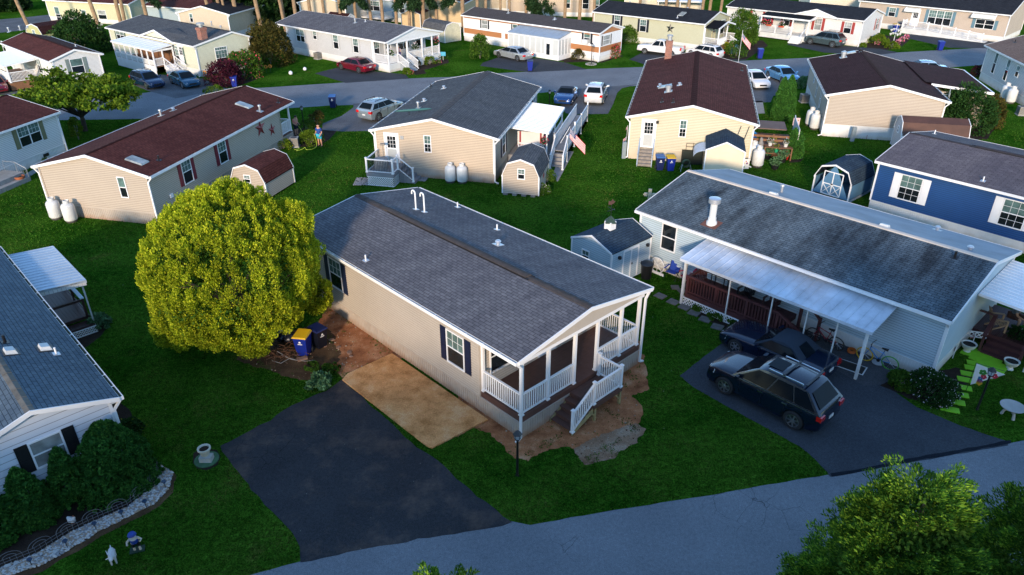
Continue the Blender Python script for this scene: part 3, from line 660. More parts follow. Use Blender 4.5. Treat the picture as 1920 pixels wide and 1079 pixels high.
# side porch with white canopy
canopy(D.root, [(-3.3, -D.W/2-.02), (3.6, -D.W/2-.02), (3.6, -7.2), (-3.3, -7.2)], 2.85, 2.6, paint('white_canopy', (.8, .82, .84), .45, .05), nrib=22)
deck(D.root, -3.2, 3.5, -7.1, -D.W/2-.05, .78, paint('grey_deck', (.22, .22, .23), .8, .15), along='x', fh=.5)
for u in (-3.1, .2, 3.4):
    mb = MB(); postm(mb, u, -7.05, .78, 2.5, .1); mb.build('porch_post', white, D.root)
mb = MB(); rail(mb, (-3.1, -5.0), (-3.1, -6.9), .78, .9); rail(mb, (-.2, -7.05), (3.4, -7.05), .78, .9); rail(mb, (-3.9, -5.3), (-3.25, -5.0), .4, .9, slope=.3); mb.build('railing', white, D.root)
mb = MB(); mb.box(-3.0, -2.97, -6.8, -4.9, 1.5, 2.5); mb.build('roll_shade', paint('beige_shade', (.6, .57, .52), .8, .05), D.root)
mb = MB()
for v in (-6.6, -5.1): mb.box(-3.03, -3.005, v-.06, v+.06, 1.45, 2.5)
mb.box(-3.03, -3.005, -6.8, -4.9, 1.42, 1.52); mb.build('shade_strap', paint('red_strap', (.25, .012, .02), .6), D.root)
mb = MB(); mb.box(-2.0, 9.5, -8.35, -7.2, .0, .0); rail(mb, (-1.6, -7.35), (9.2, -7.35), .9, .95, bal=.04, slope=-.4); rail(mb, (-1.6, -8.3), (9.2, -8.3), .9, .95, bal=.04, slope=-.4); rail(mb, (-1.6, -7.4), (-3.4, -7.4), .9, .95, slope=-.8); rail(mb, (-1.6, -8.3), (-3.4, -8.3), .9, .95, slope=-.8)
for u, v in ((-1.6, -7.35), (-1.6, -8.3), (-3.4, -7.4), (-3.4, -8.3), (2, -8.3), (5.5, -8.3), (9.2, -8.3)): postm(mb, u, v, 0, (1.95 if u > -2 else 1.05)-(.3 if u > 4 else 0), .1)
mb.build('ramp_railing', white, D.root)
mb = MB(); mb.hexa([(-1.7, -8.35, .8), (9.4, -8.35, .4), (9.4, -7.2, .4), (-1.7, -7.2, .8), (-1.7, -8.35, .86), (9.4, -8.35, .46), (9.4, -7.2, .46), (-1.7, -7.2, .86)])
for k in range(4): mb.box(-1.7-.3*(k+1), -1.7-.3*k, -8.3, -7.3, 0, .8-.2*(k+.6))
mb.build('ramp', paint('grey_deck', (.22, .22, .23)), D.root)
# small corner deck of D
dk = D; x0, x1, y0, y1 = -D.L/2-2.3, -D.L/2-.03, 2.15, 4.1
deck(D.root, x0, x1, y0, y1, .93, paint('grey_deck', (.22, .22, .23)), along='y', fh=.22)
mb = MB(); lattice(mb, lambda a, d, z: (x0+.05-d, a, z), y0+.05, y1-.05, .02, .62); mb.T = None; lattice(mb, lambda a, d, z: (a, y0+.05-d, z), x0+.05, x1-.9, .02, .62); mb.build('lattice', white, D.root)
mb = MB()
for p, q in (((x0+.05, y0+.05), (x0+.05, y1-.05)), ((x0+.05, y1-.05), (x1-.05, y1-.05)), ((x0+.05, y0+.05), (x0+1.0, y0+.05))): rail(mb, p, q, .93, .92, bal=.001)
rail(mb, (x0+1.0, y0+.05), (x0+1.0, y0-1.0), .93, .92, bal=.001, slope=-.8); mb.build('railing', white, D.root)
mb = MB()
for k in range(1, 16): y = y0+.05+(y1-y0-.1)*k/16; mb.bar((x0+.05, y, 1.0), (x0+.05, y, 1.8), .02)
mb.build('baluster', black, D.root); mb = MB()
for k in range(1, 18): x = x0+.05+(x1-x0-.1)*k/18; mb.bar((x, y1-.05, 1.0), (x, y1-.05, 1.8), .02)
mb.build('baluster', black, D.root); mb = MB()
for k in range(1, 9): y = y0+.05-1.05*k/9; z = -.8*k/9; mb.bar((x0+1.0, y, 1.02+z), (x0+1.0, y, 1.82+z), .02)
mb.build('baluster', black, D.root)
for x, y, z in ((x0+.05, y0+.05, .93), (x0+.05, y1-.05, .93), (x0+1.0, y0+.05, .93), (x0+1.0, y0-1.0, .12)):
    mb = MB(); postm(mb, x, y, z, z+1.0, .11); mb.build('newel_post', white, D.root)
mb = MB()
for k in range(4): mb.box(x0+1.02, x1-.1, y0-.28*(k+1), y0-.28*k-.01, 0, .93-.19*(k+1))
mb.build('stair', paint('grey_deck', (.22, .22, .23)), D.root)
# ================================================================== C: brown-roofed house with red shutters
Cc = House('mobile_home', 'beige mobile home with brown roof, dark red shutters and two red stars on its side', 'house', (-22.882, 49.185, 1.343, 17.254, 7.97, 3.169, 4.159), sh_brown, beige, skirt_beige, .75, recess=(0, 1.7), dsp=((0, 1), (0, -1)))
Cc.ridge(w=.12)
gable_panel(Cc, Cc.L/2-.02, Cc.ze-.22)
Cc.window('F', 231, 351.5, .42, 1.2, grid=None)
shred = paint('dark_red_shutter', (.16, .012, .028), .5, .06)
Cc.window('R', 350, 321, .85, 1.45, sh=shred, shw=.34); Cc.window('R', 416.5, 284.5, .85, 1.45, sh=shred, shw=.34)
for x, y in ((320, 367),):
    a, z = Cc.ow('R', x, y); mb = MB(); mb.T = Cc.T('R'); mb.box(a-.13, a+.13, .0, .1, z-.12, z+.12); mb.build('dryer_vent', white, Cc.root)
for k, x, y in (('skylight', 257, 302), ('cap', 302, 218), ('mushroom', 325, 208), ('skylight', 458, 198), ('cap', 487.5, 209), ('darkpipe', 522, 193), ('darkpipe', 298, 301)): Cc.vent(k, x, y)
deck(Cc.root, Cc.u1+.03, Cc.L/2, -Cc.W/2+.02, Cc.W/2-.02, .85, compo, along='y')
for v in (-Cc.W/2+.1, 0, Cc.W/2-.1):
    mb = MB(); postm(mb, Cc.L/2-.1, v, .85, Cc.ze-.35, .11); mb.build('porch_post', white, Cc.root)
mb = MB(); rail(mb, (Cc.u1+.08, -Cc.W/2+.1), (Cc.L/2-.14, -Cc.W/2+.1), .85, .92); rail(mb, (Cc.L/2-.1, -Cc.W/2+.1), (Cc.L/2-.1, 1), .85, .92); mb.build('railing', white, Cc.root)
# ================================================================== E: cream house, dark red-brown roof
Ee = House('mobile_home', 'cream yellow mobile home with red-brown roof, brick chimney and wooden back steps', 'house', (15.098, 60.94, 1.338, 19.936, 9.119, 3.208, 4.278), sh_brown, cream, paint('cream_skirting', (.55, .48, .36), .65, .1, 2), .85, dsp=((0, 1), (0, -1)))
Ee.ridge(w=.22)
Ee.door('F', 2.95, .95, low=paint('door_screen', (.45, .46, .44), .6), mat=white); Ee.window('F', 1280.5, 241.5, .40, 1.15, grid=(2, 2), gl2=True)
a, z = Ee.ow('F', 1233, 228.6); mb = MB(); mb.T = Ee.T('F'); mb.box(a-.1, a+.1, .0, .14, z-.12, z+.08); mb.build('wall_lamp', black, Ee.root)
for k, x, y in (('mushroom', 1237, 162), ('skylight', 1247, 163), ('furnace', 1253, 172), ('mushroom', 1274, 160), ('darkpipe', 1241, 192), ('darkpipe', 1262, 193), ('darkpipe', 1391, 133)): Ee.vent(k, x, y)
mb = MB(); u, v = 9.0, 2.6; mb.cbox(u, v, 4.35, .62, .62, 1.9); o = mb.build('chimney', brickm, Ee.roof)
mb = MB(); mb.lathe([(.2, 0), (.2, .3), (.28, .32), (.28, .46), (.1, .5)], (u, v, 5.3), 14); mb.build('chimney_cap', galv, o)
# back steps
sx = -Ee.L/2; mb = MB()
for k in range(6): z = .95-.16*k; mb.box(sx-.30*(k+1)+.02, sx-.30*k, 2.5, 3.45, z-.19, z-.15); mb.box(sx-.30*k-.03, sx-.30*k-.0, 2.5, 3.45, z-.15, z-.02)
mb.build('stair', wood_grey, Ee.root)
for y in (2.46, 3.49):
    mb = MB(); mb.bar((sx-1.75, y, .1), (sx-.05, y, .95), .04, .22); mb.bar((sx-.5, y, .7), (sx-.5, y, 1.7), .07); mb.bar((sx-1.7, y, .1), (sx-1.7, y, .9), .07); mb.bar((sx-.4, y, 1.72), (sx-1.75, y, .95), .07, .05); mb.build('stair_rail', paint('blue_grey_rail', (.35, .42, .5), .6, .1), Ee.root)
# addition on E's right with low gable
mb = MB(); u0, u1 = -2.6, 5.8
vv = -Ee.W/2; T = lambda a: a
W2 = House('wing', '', '', (0, 0, 0, 1, 1, 1, 1), sh_brown, cream, None, .8, walls=False, gut=False) if False else None
# ================================================================== F: dark roof, beige end
F = House('mobile_home', 'beige mobile home with near-black roof and a satellite dish, behind the brown barn shed', 'house', (30.961, 63.654, 1.323, 14.169, 8.9, 3.374, 4.376), sh_dbrown, beige, skirt_white, 1.0, dsp=((0, 1), (0, -1)))
F.ridge(w=.2, mat=shingle('faded_brown_shingle', (.085, .045, .04), (.07, .04, .035), None))
F.window('L', 1527.3, 149.3, .5, .5, grid=None); F.window('L', 1532.6, 166, .5, 1.4, grid=None); F.window('L', 1539, 185, .5, 1.4, grid=None)
for k, x, y in (('cap', 1582, 105), ('furnace', 1581, 108), ('skylight', 1592, 100), ('darkpipe', 1613, 98)): F.vent(k, x, y)
# wing with low slope roof to the right of F
wr = MB(); w0, w1 = -1.6, 7.2; v0, v1 = -F.RW/2+.6, -F.RW/2-4.6; zh, zl = F.zof(v0)+.10, 3.02
wr.face([(w0, v0, zh), (w1, v0, zh), (w1, v1, zl), (w0, v1, zl)], [(w0, 0), (w1, 0), (w1, 5.2), (w0, 5.2)]); wr.face([(w0, v0, zh-.12), (w1, v0, zh-.12), (w1, v1, zl-.12), (w0, v1, zl-.12)])
wr.build('wing_roof', sh_dbrown, F.root)
mb = MB()
for u in (w0, w1): mb.hexa([(u-.03, v0-.5, zh-.30), (u+.03, v0-.5, zh-.30), (u+.03, v1, zl-.18), (u-.03, v1, zl-.18), (u-.03, v0-.5, zh-.10), (u+.03, v0-.5, zh-.10), (u+.03, v1, zl+.015), (u-.03, v1, zl+.015)])
mb.box(w0, w1, v1-.12, v1, zl-.16, zl); mb.build('wing_trim', white, F.root)
mb = MB(); z = .3
while z < 2.75:
    mb.face([(w0+.25, -F.RW/2, z), (w0+.25, v1+.3, z), (w0+.262, v1+.3, z+.115), (w0+.262, -F.RW/2, z+.115)]); mb.face([(w0+.25, v1+.3, z), (w1-.2, v1+.3, z), (w1-.2, v1+.312, z+.115), (w0+.25, v1+.312, z+.115)]); z += .115
mb.box(w0+.27, w1-.3, v1+.33, -F.RW/2, 0, 2.8); mb.build('wing_wall', beige, F.root)
# ================================================================== G: pale blue house, weathered roof
G = House('mobile_home', 'pale blue mobile home with weathered slate roof, metal canopy and dark red deck', 'house', (15.013, 32.783, -.81, 15.381, 8.91, 3.05, 4.06), sh_slate, bluesid, skirt_white, .62, dsp=((1, -1),))
far = MB(); X0, X1 = -G.RL/2, G.RL/2; far.face([(X0+.0, .02, G.zr+.012), (X1, .02, G.zr+.012), (X1, G.RW/2, G.ze+.012), (X0, G.RW/2, G.ze+.012)], [(0, 0), (15, 0), (15, 4), (0, 4)]); far.build('membrane_roof', paint('grey_membrane', (.22, .26, .31), .7, .22, .8), G.roof)
mb = MB(); mb.hexa([(X0, -.10, G.zr-.04), (X1, -.10, G.zr-.04), (X1, .12, G.zr+.005), (X0, .12, G.zr+.005), (X0, -.06, G.zr+.03), (X1, -.06, G.zr+.03), (X1, .10, G.zr+.05), (X0, .10, G.zr+.05)]); mb.build('ridge_trim', paint('beige_trim', (.58, .5, .42), .6, .12), G.roof)
for k, x, y in (('tall', 1334, 420), ('box', 1450, 367), ('cap', 1465, 362), ('box', 1658, 427), ('mushroom', 1757, 432), ('mushroom', 1818, 470), ('darkpipe', 1790, 483)): G.vent(k, x, y)
G.window('R', 1254.5, 446, .80, 1.35, grid=None, panes=(pane_dn, pane_dn))
for u in (-2.6, .3, 2.0): G.window('R', 0, 0, .9, .95, az=(u, 2.0), grid=None, panes=(pane_light, pane_dn))
G.window('R', 0, 0, .9, .32, az=(4.35, 1.9), grid=None, panes=(pane_dn, pane_dn)); G.door('R', -.9, .95)
cm = paint('worn_canopy_metal', (.55, .60, .67), .55, .35, .9)
canopy(G.root, [(-3.45, -G.W/2-.03), (5.6, -G.W/2-.03), (5.6, -6.45), (-3.45, -6.45)], 2.72, 2.42, cm, nrib=24)
for u in (-3.2, -.8, 1.3, 2.9, 4.2, 5.4):
    mb = MB(); wd = .11 if u in (-3.2, 5.4) else .05; mb.bar((u, -6.3, 0), (u, -6.3, 2.36), wd); mb.build('canopy_post', white_old, G.root)
deck(G.root, -3.1, 1.6, -6.25, -G.W/2-.04, .62, darkred, along='x', fh=.22)
mb = MB(); lattice(mb, lambda a, d, z: (a, -6.27-d, z), -3.1, 1.6, .0, .36, .16, .03); mb.T = None; lattice(mb, lambda a, d, z: (-3.12-d, a, z), -6.2, -4.4, .0, .36, .16, .03); mb.build('lattice', white, G.root)
mb = MB(); rail(mb, (-3.05, -6.15), (1.6, -6.15), .62, .88, gap=.15, bal=.05, tr=.09); rail(mb, (-3.05, -6.15), (-3.05, -4.4), .62, .88, gap=.15, bal=.05, tr=.09); rail(mb, (1.6, -6.15), (2.7, -6.15), .62, .88, gap=.15, bal=.05, tr=.09, slope=-.55)
for u in (-3.05, -1.5, .1, 1.6, 2.7): mb.cbox(u, -6.15, (.95 if u < 2 else .5), .12, .12, 1.15 if u < 2 else .95)
mb.build('deck_railing', darkred, G.root)
mb = MB()
for k in range(4): mb.box(1.62+.27*k, 1.9+.27*k, -6.1, -4.9, 0, .5-.14*k)
mb.bar((2.0, -4.75, 0), (2.0, -4.75, 1.9), .12); mb.bar((2.0, -4.75, 1.85), (2.9, -4.75, 1.1), .1); mb.bar((2.9, -4.75, 0), (2.9, -4.75, 1.2), .12)
mb.build('deck_stair', darkred, G.root)
# right hand porch of G
canopy(G.root, [(G.L/2+.05, 3.6), (G.L/2+.05, -.9), (G.L/2+4.6, -.9), (G.L/2+4.6, 3.6)], 2.85, 2.6, paint('white_canopy', (.8, .82, .84)), nrib=14)
deck(G.root, G.L/2+.05, G.L/2+2.6, .4, 3.4, .6, darkred, along='y', fh=.35)
mb = MB()
for k in range(3): mb.box(G.L/2+.75, G.L/2+2.1, .4-.3*(k+1), .4-.3*k-.01, 0, .6-.17*(k+1))
mb.build('porch_stair', darkred, G.root)
mb = MB()
for u in (G.L/2+.7, G.L/2+2.2):
    mb.bar((u, -.45, .1), (u, -.45, .8), .1); mb.bar((u, .45, .6), (u, .45, 1.5), .1); mb.bar((u, -.5, .85), (u, .5, 1.5), .16, .06)
    mb.bar((u, .5, 1.5), (u, 3.2, 1.5), .14, .05) if u > G.L/2+1 else mb.bar((u, .45, 1.5), (G.L/2+.08, .45, 1.5), .14, .05)
mb.build('porch_railing', darkred, G.root)
for u in (2.5, 4.4): mb = MB(); mb.bar((G.L/2+u, -.7, 0), (G.L/2+u, -.7, 2.6), .07); mb.build('canopy_post', white_old, G.root)
# ================================================================== B: front left, blue-grey roof
B = House('mobile_home', 'white clapboard mobile home with blue-grey roof at the left edge, behind cone-shaped evergreens', 'house', (-20.317, 23.442, -3.943, 16.0, 4.836, 3.01, 3.78), shingle('blue_slate_shingle', (.10, .135, .165), (.13, .17, .20), (.8, .82, .85)), paint('white_clapboard', (.60, .64, .70), .6, .05), skirt_white, .6, step=.24, dsp=((0, -1),))
B.ridge(w=.14, mat=paint('mossy_ridge', (.14, .13, .11), .9, .3, 3))
B.window('F', 91, 843, .85, .95, n=1, grid=None, sh=black, shw=.36, panes=(pane_light, pane_light))
for k, x, y in (('box', 20, 661), ('box', 85, 654), ('pipe', 106, 664), ('darkpipe', 10, 642)): B.vent(k, x, y)
canopy(B.root, [(2.4, -B.W/2-.05), (7.2, -B.W/2-.05), (7.2, -4.45), (2.4, -4.45)], 2.8, 2.62, paint('blue_white_canopy', (.42, .50, .58), .5, .1), nrib=15, scallop=True)
deck(B.root, 3.1, 6.8, -4.3, -B.W/2-.04, .6, paint('dark_brown_deck', (.05, .022, .02), .5, .2), along='x', fh=.1)
deck(B.root, 2.5, 3.05, -4.3, -B.W/2-.04, .42, paint('dark_brown_deck', (.05, .022, .02)), along='x', name='step', fh=.1)
mb = MB(); lattice(mb, lambda a, d, z: (2.46-d, a, z), -4.3, -2.45, .0, .3, .12, .03); mb.build('lattice', white, B.root)
mb = MB(); mb.bar((3.1, -4.22, 1.5), (6.8, -4.22, 1.5), .16, .05); mb.build('rail_cap', paint('pale_blue_trim', (.55, .66, .75), .5), B.root)
mb = MB()
for u in (3.15, 4.9, 6.7): mb.bar((u, -4.22, .0), (u, -4.22, 1.46), .1)
mb.bar((3.15, -4.22, 1.42), (3.15, -2.5, 1.42), .1, .1); mb.bar((3.15, -4.22, .85), (6.7, -4.22, .85), .06); mb.build('deck_railing', paint('dark_brown_deck', (.05, .022, .02)), B.root)
for u in (2.6, 7.0): mb = MB(); mb.bar((u, -4.3, 0), (u, -4.3, 2.55), .06); mb.build('canopy_post', white_old, B.root)
# ================================================================== H: deep blue house at right
H = House('mobile_home', 'deep blue mobile home with purple-grey roof and white shutters at the right edge', 'house', (30.15, 40.407, -.835, 14.0, 8.889, 3.214, 4.027), sh_purple, navysid, skirt_white, .62, dsp=((1, -1),))
H.ridge(w=.15, raised=(-3.4, 6))
H.window('R', 1706, 354, 1.15, 1.45, sh=white, grid=(3, 2), gl2=True, shw=.42); H.window('R', 1900, 402, 1.15, 1.45, sh=white, grid=(3, 2), gl2=True, shw=.42)
H.vent('pipe', 1843, 340); H.vent('pipe', 1752, 252)
# ================================================================== I: left edge, brown roof, olive shutters
I = House('mobile_home', 'off-white mobile home with brown roof and olive shutters cut off by the left edge', 'house', (-39.416, 47.921, 1.339, 14.0, 8.524, 3.172, 4.15), sh_brown, whitesid, skirt_white, .7, dsp=((1, -1),))
I.ridge(w=.15); I.window('R', 55, 252, .92, 1.35, n=2, sh=paint('olive_shutter', (.16, .16, .085), .6), shw=.38)
mb = MB(); a, z = I.ow('R', 86, 291); mb.T = I.T('R'); mb.box(a-.25, a+.25, .02, .05, z-.1, z+.12); mb.build('foundation_vent', black, I.root)
# ================================================================== J
J = House('mobile_home', 'cream-white mobile home with brown roof and small side porch, behind the spreading tree', 'house', (-47.711, 77.814, 2.405, 14.0, 4.9, 3.196, 3.95), sh_brown, whitesid, skirt_white, .7, dsp=((0, 1),))
J.ridge(w=.15); gsh = paint('grey_green_shutter', (.16, .20, .19), .6)
J.window('F', 145, 124, 1.1, 1.35, sh=gsh, grid=None); J.window('L', 73, 122, .6, 1.5, sh=gsh, shw=.25); J.window('L', 8, 88, .9, 1.0, grid=None)
for k, x, y in (('cap', 38, 57), ('cap', 17, 60), ('mushroom', 52, 53), ('pipe', 142, 88)): J.vent(k, x, y)
canopy(J.root, [(-2.5, J.W/2+.02), (4.5, J.W/2+.02), (4.5, 5.2), (-2.5, 5.2)], 2.75, 2.5, paint('white_canopy', (.8, .82, .84)), nrib=14)
deck(J.root, -2.4, 4.4, J.W/2+.02, 5.1, .85, wood_brown, along='x', fh=.7)
mb = MB(); rail(mb, (-2.4, 5.0), (1.6, 5.0), .85, .95); rail(mb, (-2.4, 5.0), (-2.4, 2.5), .85, .95); rail(mb, (1.6, 5.0), (3.6, 5.6), .85, .95, slope=-.7)
for u in (-2.4, 1.6, 4.3): postm(mb, u, 5.0, .85, 2.45, .12)
mb.build('porch_railing', white, J.root)
mb = MB(); mb.box(-1.8, 1.0, 4.95, 4.98, 1.9, 2.5); mb.build('roll_shade', paint('cream_shade', (.7, .68, .58), .8), J.root)
# ================================================================== K
K = House('mobile_home', 'pale yellow-green house with grey roof, brick chimney and white screened porch', 'house', (-38.468, 87.164, -3.807, 18.91, 6.969, 3.238, 4.075), sh_dgrey, paint('pale_sage_siding', (.60, .60, .45), .6, .05), skirt_white, .7, po=-1.2, dsp=((0, 1),))
K.ridge(w=.12); gr = paint('green_shutter', (.07, .12, .085), .6)
K.window('L', 337, 103, .75, 1.7, n=2, sh=gr, shw=.28, transom=True); K.window('F', 416, 106, 1.35, 1.9, grid=(4, 2), transom=True); K.window('L', 226, 66, .9, 1.2, n=2, sh=gr, shw=.3)
mb = MB(); u, v = -8.3, 1.6; mb.cbox(u, v, 4.0, .8, .7, 1.5); mb.cbox(u, v, 4.6, .92, .82, .2); o = mb.build('chimney', brickm, K.roof)
mb = MB(); mb.lathe([(.22, 0), (.22, .25), (.42, .27), (.42, .48), (.1, .52)], (u, v, 4.7), 14); mb.build('chimney_cap', galv, o)
for k, x, y in (('cap', 397, 48), ('mushroom', 414, 52)): K.vent(k, x, y)
# dormer gable over the porch
mb = MB(); dm = []
mb.face([(-5.6, K.W/2+.35, 3.1), (-2.0, K.W/2+.35, 4.05), (-2.0, 1.2, 4.05), (-5.6, 1.4, 3.55)][::-1], [(0, 0), (0, 3.6), (2.6, 3.6), (2.6, 0)]); mb.face([(1.6, K.W/2+.35, 3.1), (-2.0, K.W/2+.35, 4.05), (-2.0, 1.2, 4.05), (1.6, 1.4, 3.55)], [(0, 0), (0, 3.6), (2.6, 3.6), (2.6, 0)]); mb.build('dormer_roof', sh_dgrey, K.root)
mb = MB(); mb.face([(-5.5, K.W/2+.2, 3.05), (1.5, K.W/2+.2, 3.05), (-2.0, K.W/2+.2, 4.0)]); mb.face([(-5.5, K.W/2+.12, 3.05), (1.5, K.W/2+.12, 3.05), (-2.0, K.W/2+.12, 4.0)]); mb.build('dormer_gable', K.wallm, K.root)
mb = MB(); mb.bar((-5.7, K.W/2+.38, 3.05), (-2.0, K.W/2+.38, 4.03), .05, .16); mb.bar((1.7, K.W/2+.38, 3.05), (-2.0, K.W/2+.38, 4.03), .05, .16); mb.build('dormer_trim', white, K.root)
canopy(K.root, [(-5.2, K.W/2+.3), (3.6, K.W/2+.3), (3.6, 5.9), (-5.2, 5.9)], 2.9, 2.65, paint('white_canopy', (.8, .82, .84)), nrib=9)
mb = MB()
for u in [-5.0+1.2*k for k in range(8)]: mb.cbox(u, 5.75, 1.6, .14, .1, 2.0)
mb.box(-5.0, 3.4, 5.72, 5.78, 0, .95); mb.box(-5.0, 3.4, 5.70, 5.80, 1.45, 1.55); mb.box(-5.0, 3.4, 5.70, 5.80, 2.45, 2.6); mb.box(-5.06, -5.0, K.W/2+.1, 4.7, 0, .9)
for v in (K.W/2+.3, 4.7, 5.75): mb.cbox(-5.0, v, 1.6, .12, .12, 2.2)
mb.box(-5.05, -4.98, K.W/2+.2, 5.8, 2.4, 2.6); rail(mb, (-5.0, 4.75), (-5.0, 5.7), .9, .8); mb.build('porch_frame', white, K.root)
mb = MB(); mb.box(-4.95, 3.35, 5.74, 5.76, 1.0, 1.45); mb.build('porch_panel', paint('white_panel', (.6, .61, .6)), K.root)
mb = MB(); mb.box(-4.9, 3.3, K.W/2+.1, 5.6, .8, .9); mb.box(-4.9, 3.3, K.W/2+.1, K.W/2+.12, .9, 2.5); mb.build('porch_floor', wood_brown, K.root)
mb = MB(); rail(mb, (-5.0, K.W/2+.4), (-7.4, K.W/2+.4), .9, .9, gap=.3, slope=-.8); rail(mb, (-5.0, K.W/2+1.6), (-7.4, K.W/2+1.6), .9, .9, gap=.3, slope=-.8)
for k in range(5): mb.box(-5.1-.35*(k+1), -5.1-.35*k, K.W/2+.45, K.W/2+1.55, 0, .8-.16*k)
mb.build('entry_stair', white, K.root)
K.door('L', -6.2, .85)
# ================================================================== L: light grey with porch
Lh = House('mobile_home', 'light grey mobile home with slate roof and white railed porch facing a flower bed', 'house', (-18.386, 90.099, -3.819, 19.733, 8.635, 3.271, 4.257), sh_grey, greysid, skirt_white, .75, recess=(2.5, 1.6), dsp=((1, 1),))
gs = paint('pale_grey_shutter', (.42, .42, .42), .6, .04)
Lh.window('L', 563.5, 67, .75, 1.35, n=2, sh=gs, shw=.28); Lh.window('L', 590.5, 66.5, .6, .85, sh=gs, shw=.25); Lh.window('L', 630, 79, .8, 1.45, sh=gs, shw=.28); Lh.window('L', 667.5, 86, .8, 1.45, sh=gs, shw=.28)
for k, x, y in (('cap', 666, 43), ('pipe', 685, 41)): Lh.vent(k, x, y)
gable_panel(Lh, -Lh.L/2+.02, Lh.ze-.22, paint('white_gable', (.68, .68, .67), .6, .04))
for e, uu in ((0, -Lh.L/2), (1, Lh.u1+.03)): deck(Lh.root, *( (uu, Lh.u0-.03) if e == 0 else (uu, Lh.L/2) ), -Lh.W/2+.02, Lh.W/2-.02, .85, white_old, along='y', fh=.5)
for i, v in enumerate([Lh.W/2-.1, 2.55, 1.1, -1.2, -2.8, -Lh.W/2+.1]):
    mb = MB(); postm(mb, -Lh.L/2+.1, v, .85, Lh.ze-.35, .16 if i in (2, 3) else .12); mb.build('porch_post', white, Lh.root)
mb = MB(); postm(mb, Lh.u0-.1, Lh.W/2-.1, .85, Lh.ze-.3, .12); postm(mb, Lh.L/2-.1, Lh.W/2-.1, .85, Lh.ze-.3, .12); mb.build('porch_post', white, Lh.root)
x = -Lh.L/2+.1
mb = MB()
for p, q in (((x, 1.0), (x, -1.1)), ((x, -1.3), (x, -2.7)), ((x, -2.9), (x, -Lh.W/2+.15)), ((x, Lh.W/2-.15), (Lh.u0-.15, Lh.W/2-.1)), ((x, Lh.W/2-.2), (x, 2.6))): rail(mb, p, q, .85, .9)
rail(mb, (x-.1, 2.5), (x-1.7, 2.5), .85, .9, slope=-.75); rail(mb, (x-.1, 1.15), (x-1.7, 1.15), .85, .9, slope=-.75)
mb.build('railing', white, Lh.root); mb = MB(); rail(mb, (Lh.u1+.1, Lh.W/2-.1), (Lh.L/2-.15, Lh.W/2-.1), .85, .9); mb.build('railing', white, Lh.root)
mb = MB()
for k in range(5): mb.box(x-.32*(k+1), x-.32*k, 1.2, 2.45, 0, .8-.16*(k+.0))
mb.build('stair', paint('pale_grey_step', (.3, .33, .36), .7), Lh.root)
Lh.door('F', 1.8, .9); Lh.window('F', 0, 0, .9, 1.35, n=2, az=(-.6, 2.2)); Lh.window('F', 0, 0, .9, 1.35, n=1, az=(-2.9, 2.2)); Lh.window('F', 0, 0, .7, 1.35, n=1, az=(3.4, 2.2))
# ================================================================== M: white trailer with brown stripe
M = House('mobile_home', 'long white trailer with brown stripes and a glazed white sunroom', 'house', (3.357, 94.937, 2.458, 21.375, 5.235, 3.243, 3.92), shingle('dark_taupe_roof', (.075, .068, .068), (.09, .08, .08), None), paint('bright_white_siding', (.80, .80, .80), .5, .03), skirt_white, .6, dsp=((0, 1),))
brn = paint('orange_brown_panel', (.40, .17, .065), .6, .06)
mb = MB()
for T_, a0, a1 in ((M.T('L'), M.u0+.08, M.u1-.05), (M.T('F'), -M.W/2+.05, M.W/2-.05)):
    mb.T = T_; segs = [(a0, a1)] if a1-a0 < 8 else [(a0, a0+9.5), (a0+12.5, a0+14.0), (a0+14.6, a1)]
    for x0, x1 in segs: mb.box(x0, x1, .0, .03, 1.0, 1.62)
mb.T = M.T('L'); mb.box(M.u0+.05, M.u1-.05, .0, .03, 2.86, 3.0); mb.build('brown_panel', brn, M.root)
mb = MB(); mb.T = M.T('F'); mb.face([(-M.W/2+.15, .03, 3.02), (M.W/2-.15, .03, 3.02), (0, .03, 3.62)]); mb.build('brown_gable', brn, M.root)
for k, x, y in (('cap', 953, 25), ('mushroom', 966, 25), ('mushroom', 1040, 37)): M.vent(k, x, y)
bl = paint('black_shutter', (.012, .014, .02), .5)
M.window('L', 909, 46, .95, .95, grid=None, sh=bl, shw=.22, panes=(pane_light, pane_light)); M.window('L', 966, 53, .7, .8, grid=None, sh=bl, shw=.2); M.window('L', 1101, 71, .8, 1.15, grid=None, sh=bl, shw=.28); M.window('F', 1137, 75, 1.5, 1.0, grid=None, sh=bl, shw=.22, panes=(pane_light, pane_light))
a, z = M.ow('L', 1100, 78); mb = MB(); mb.T = M.T('L'); mb.box(a-.35, a+.35, .05, .5, z-.2, z+.25); mb.build('window_air_conditioner', white_old, M.root)
c0, c1, d0 = -6.55, 1.0, 4.9
ch, cl = 2.95, 2.45
mb = MB(); mb.hexa([(c0, M.W/2+.05, ch-.08), (c1, M.W/2+.05, ch-.08), (c1, d0, cl-.08), (c0, d0, cl-.08), (c0, M.W/2+.05, ch), (c1, M.W/2+.05, ch), (c1, d0, cl), (c0, d0, cl)])
for k in range(10): u = c0+(c1-c0)*k/9; mb.bar((u, M.W/2+.1, ch+.015), (u, d0, cl+.015), .04, .03)
mb.build('sunroom_roof', paint('grey_blue_metal', (.30, .36, .43), .5, .08), M.root)
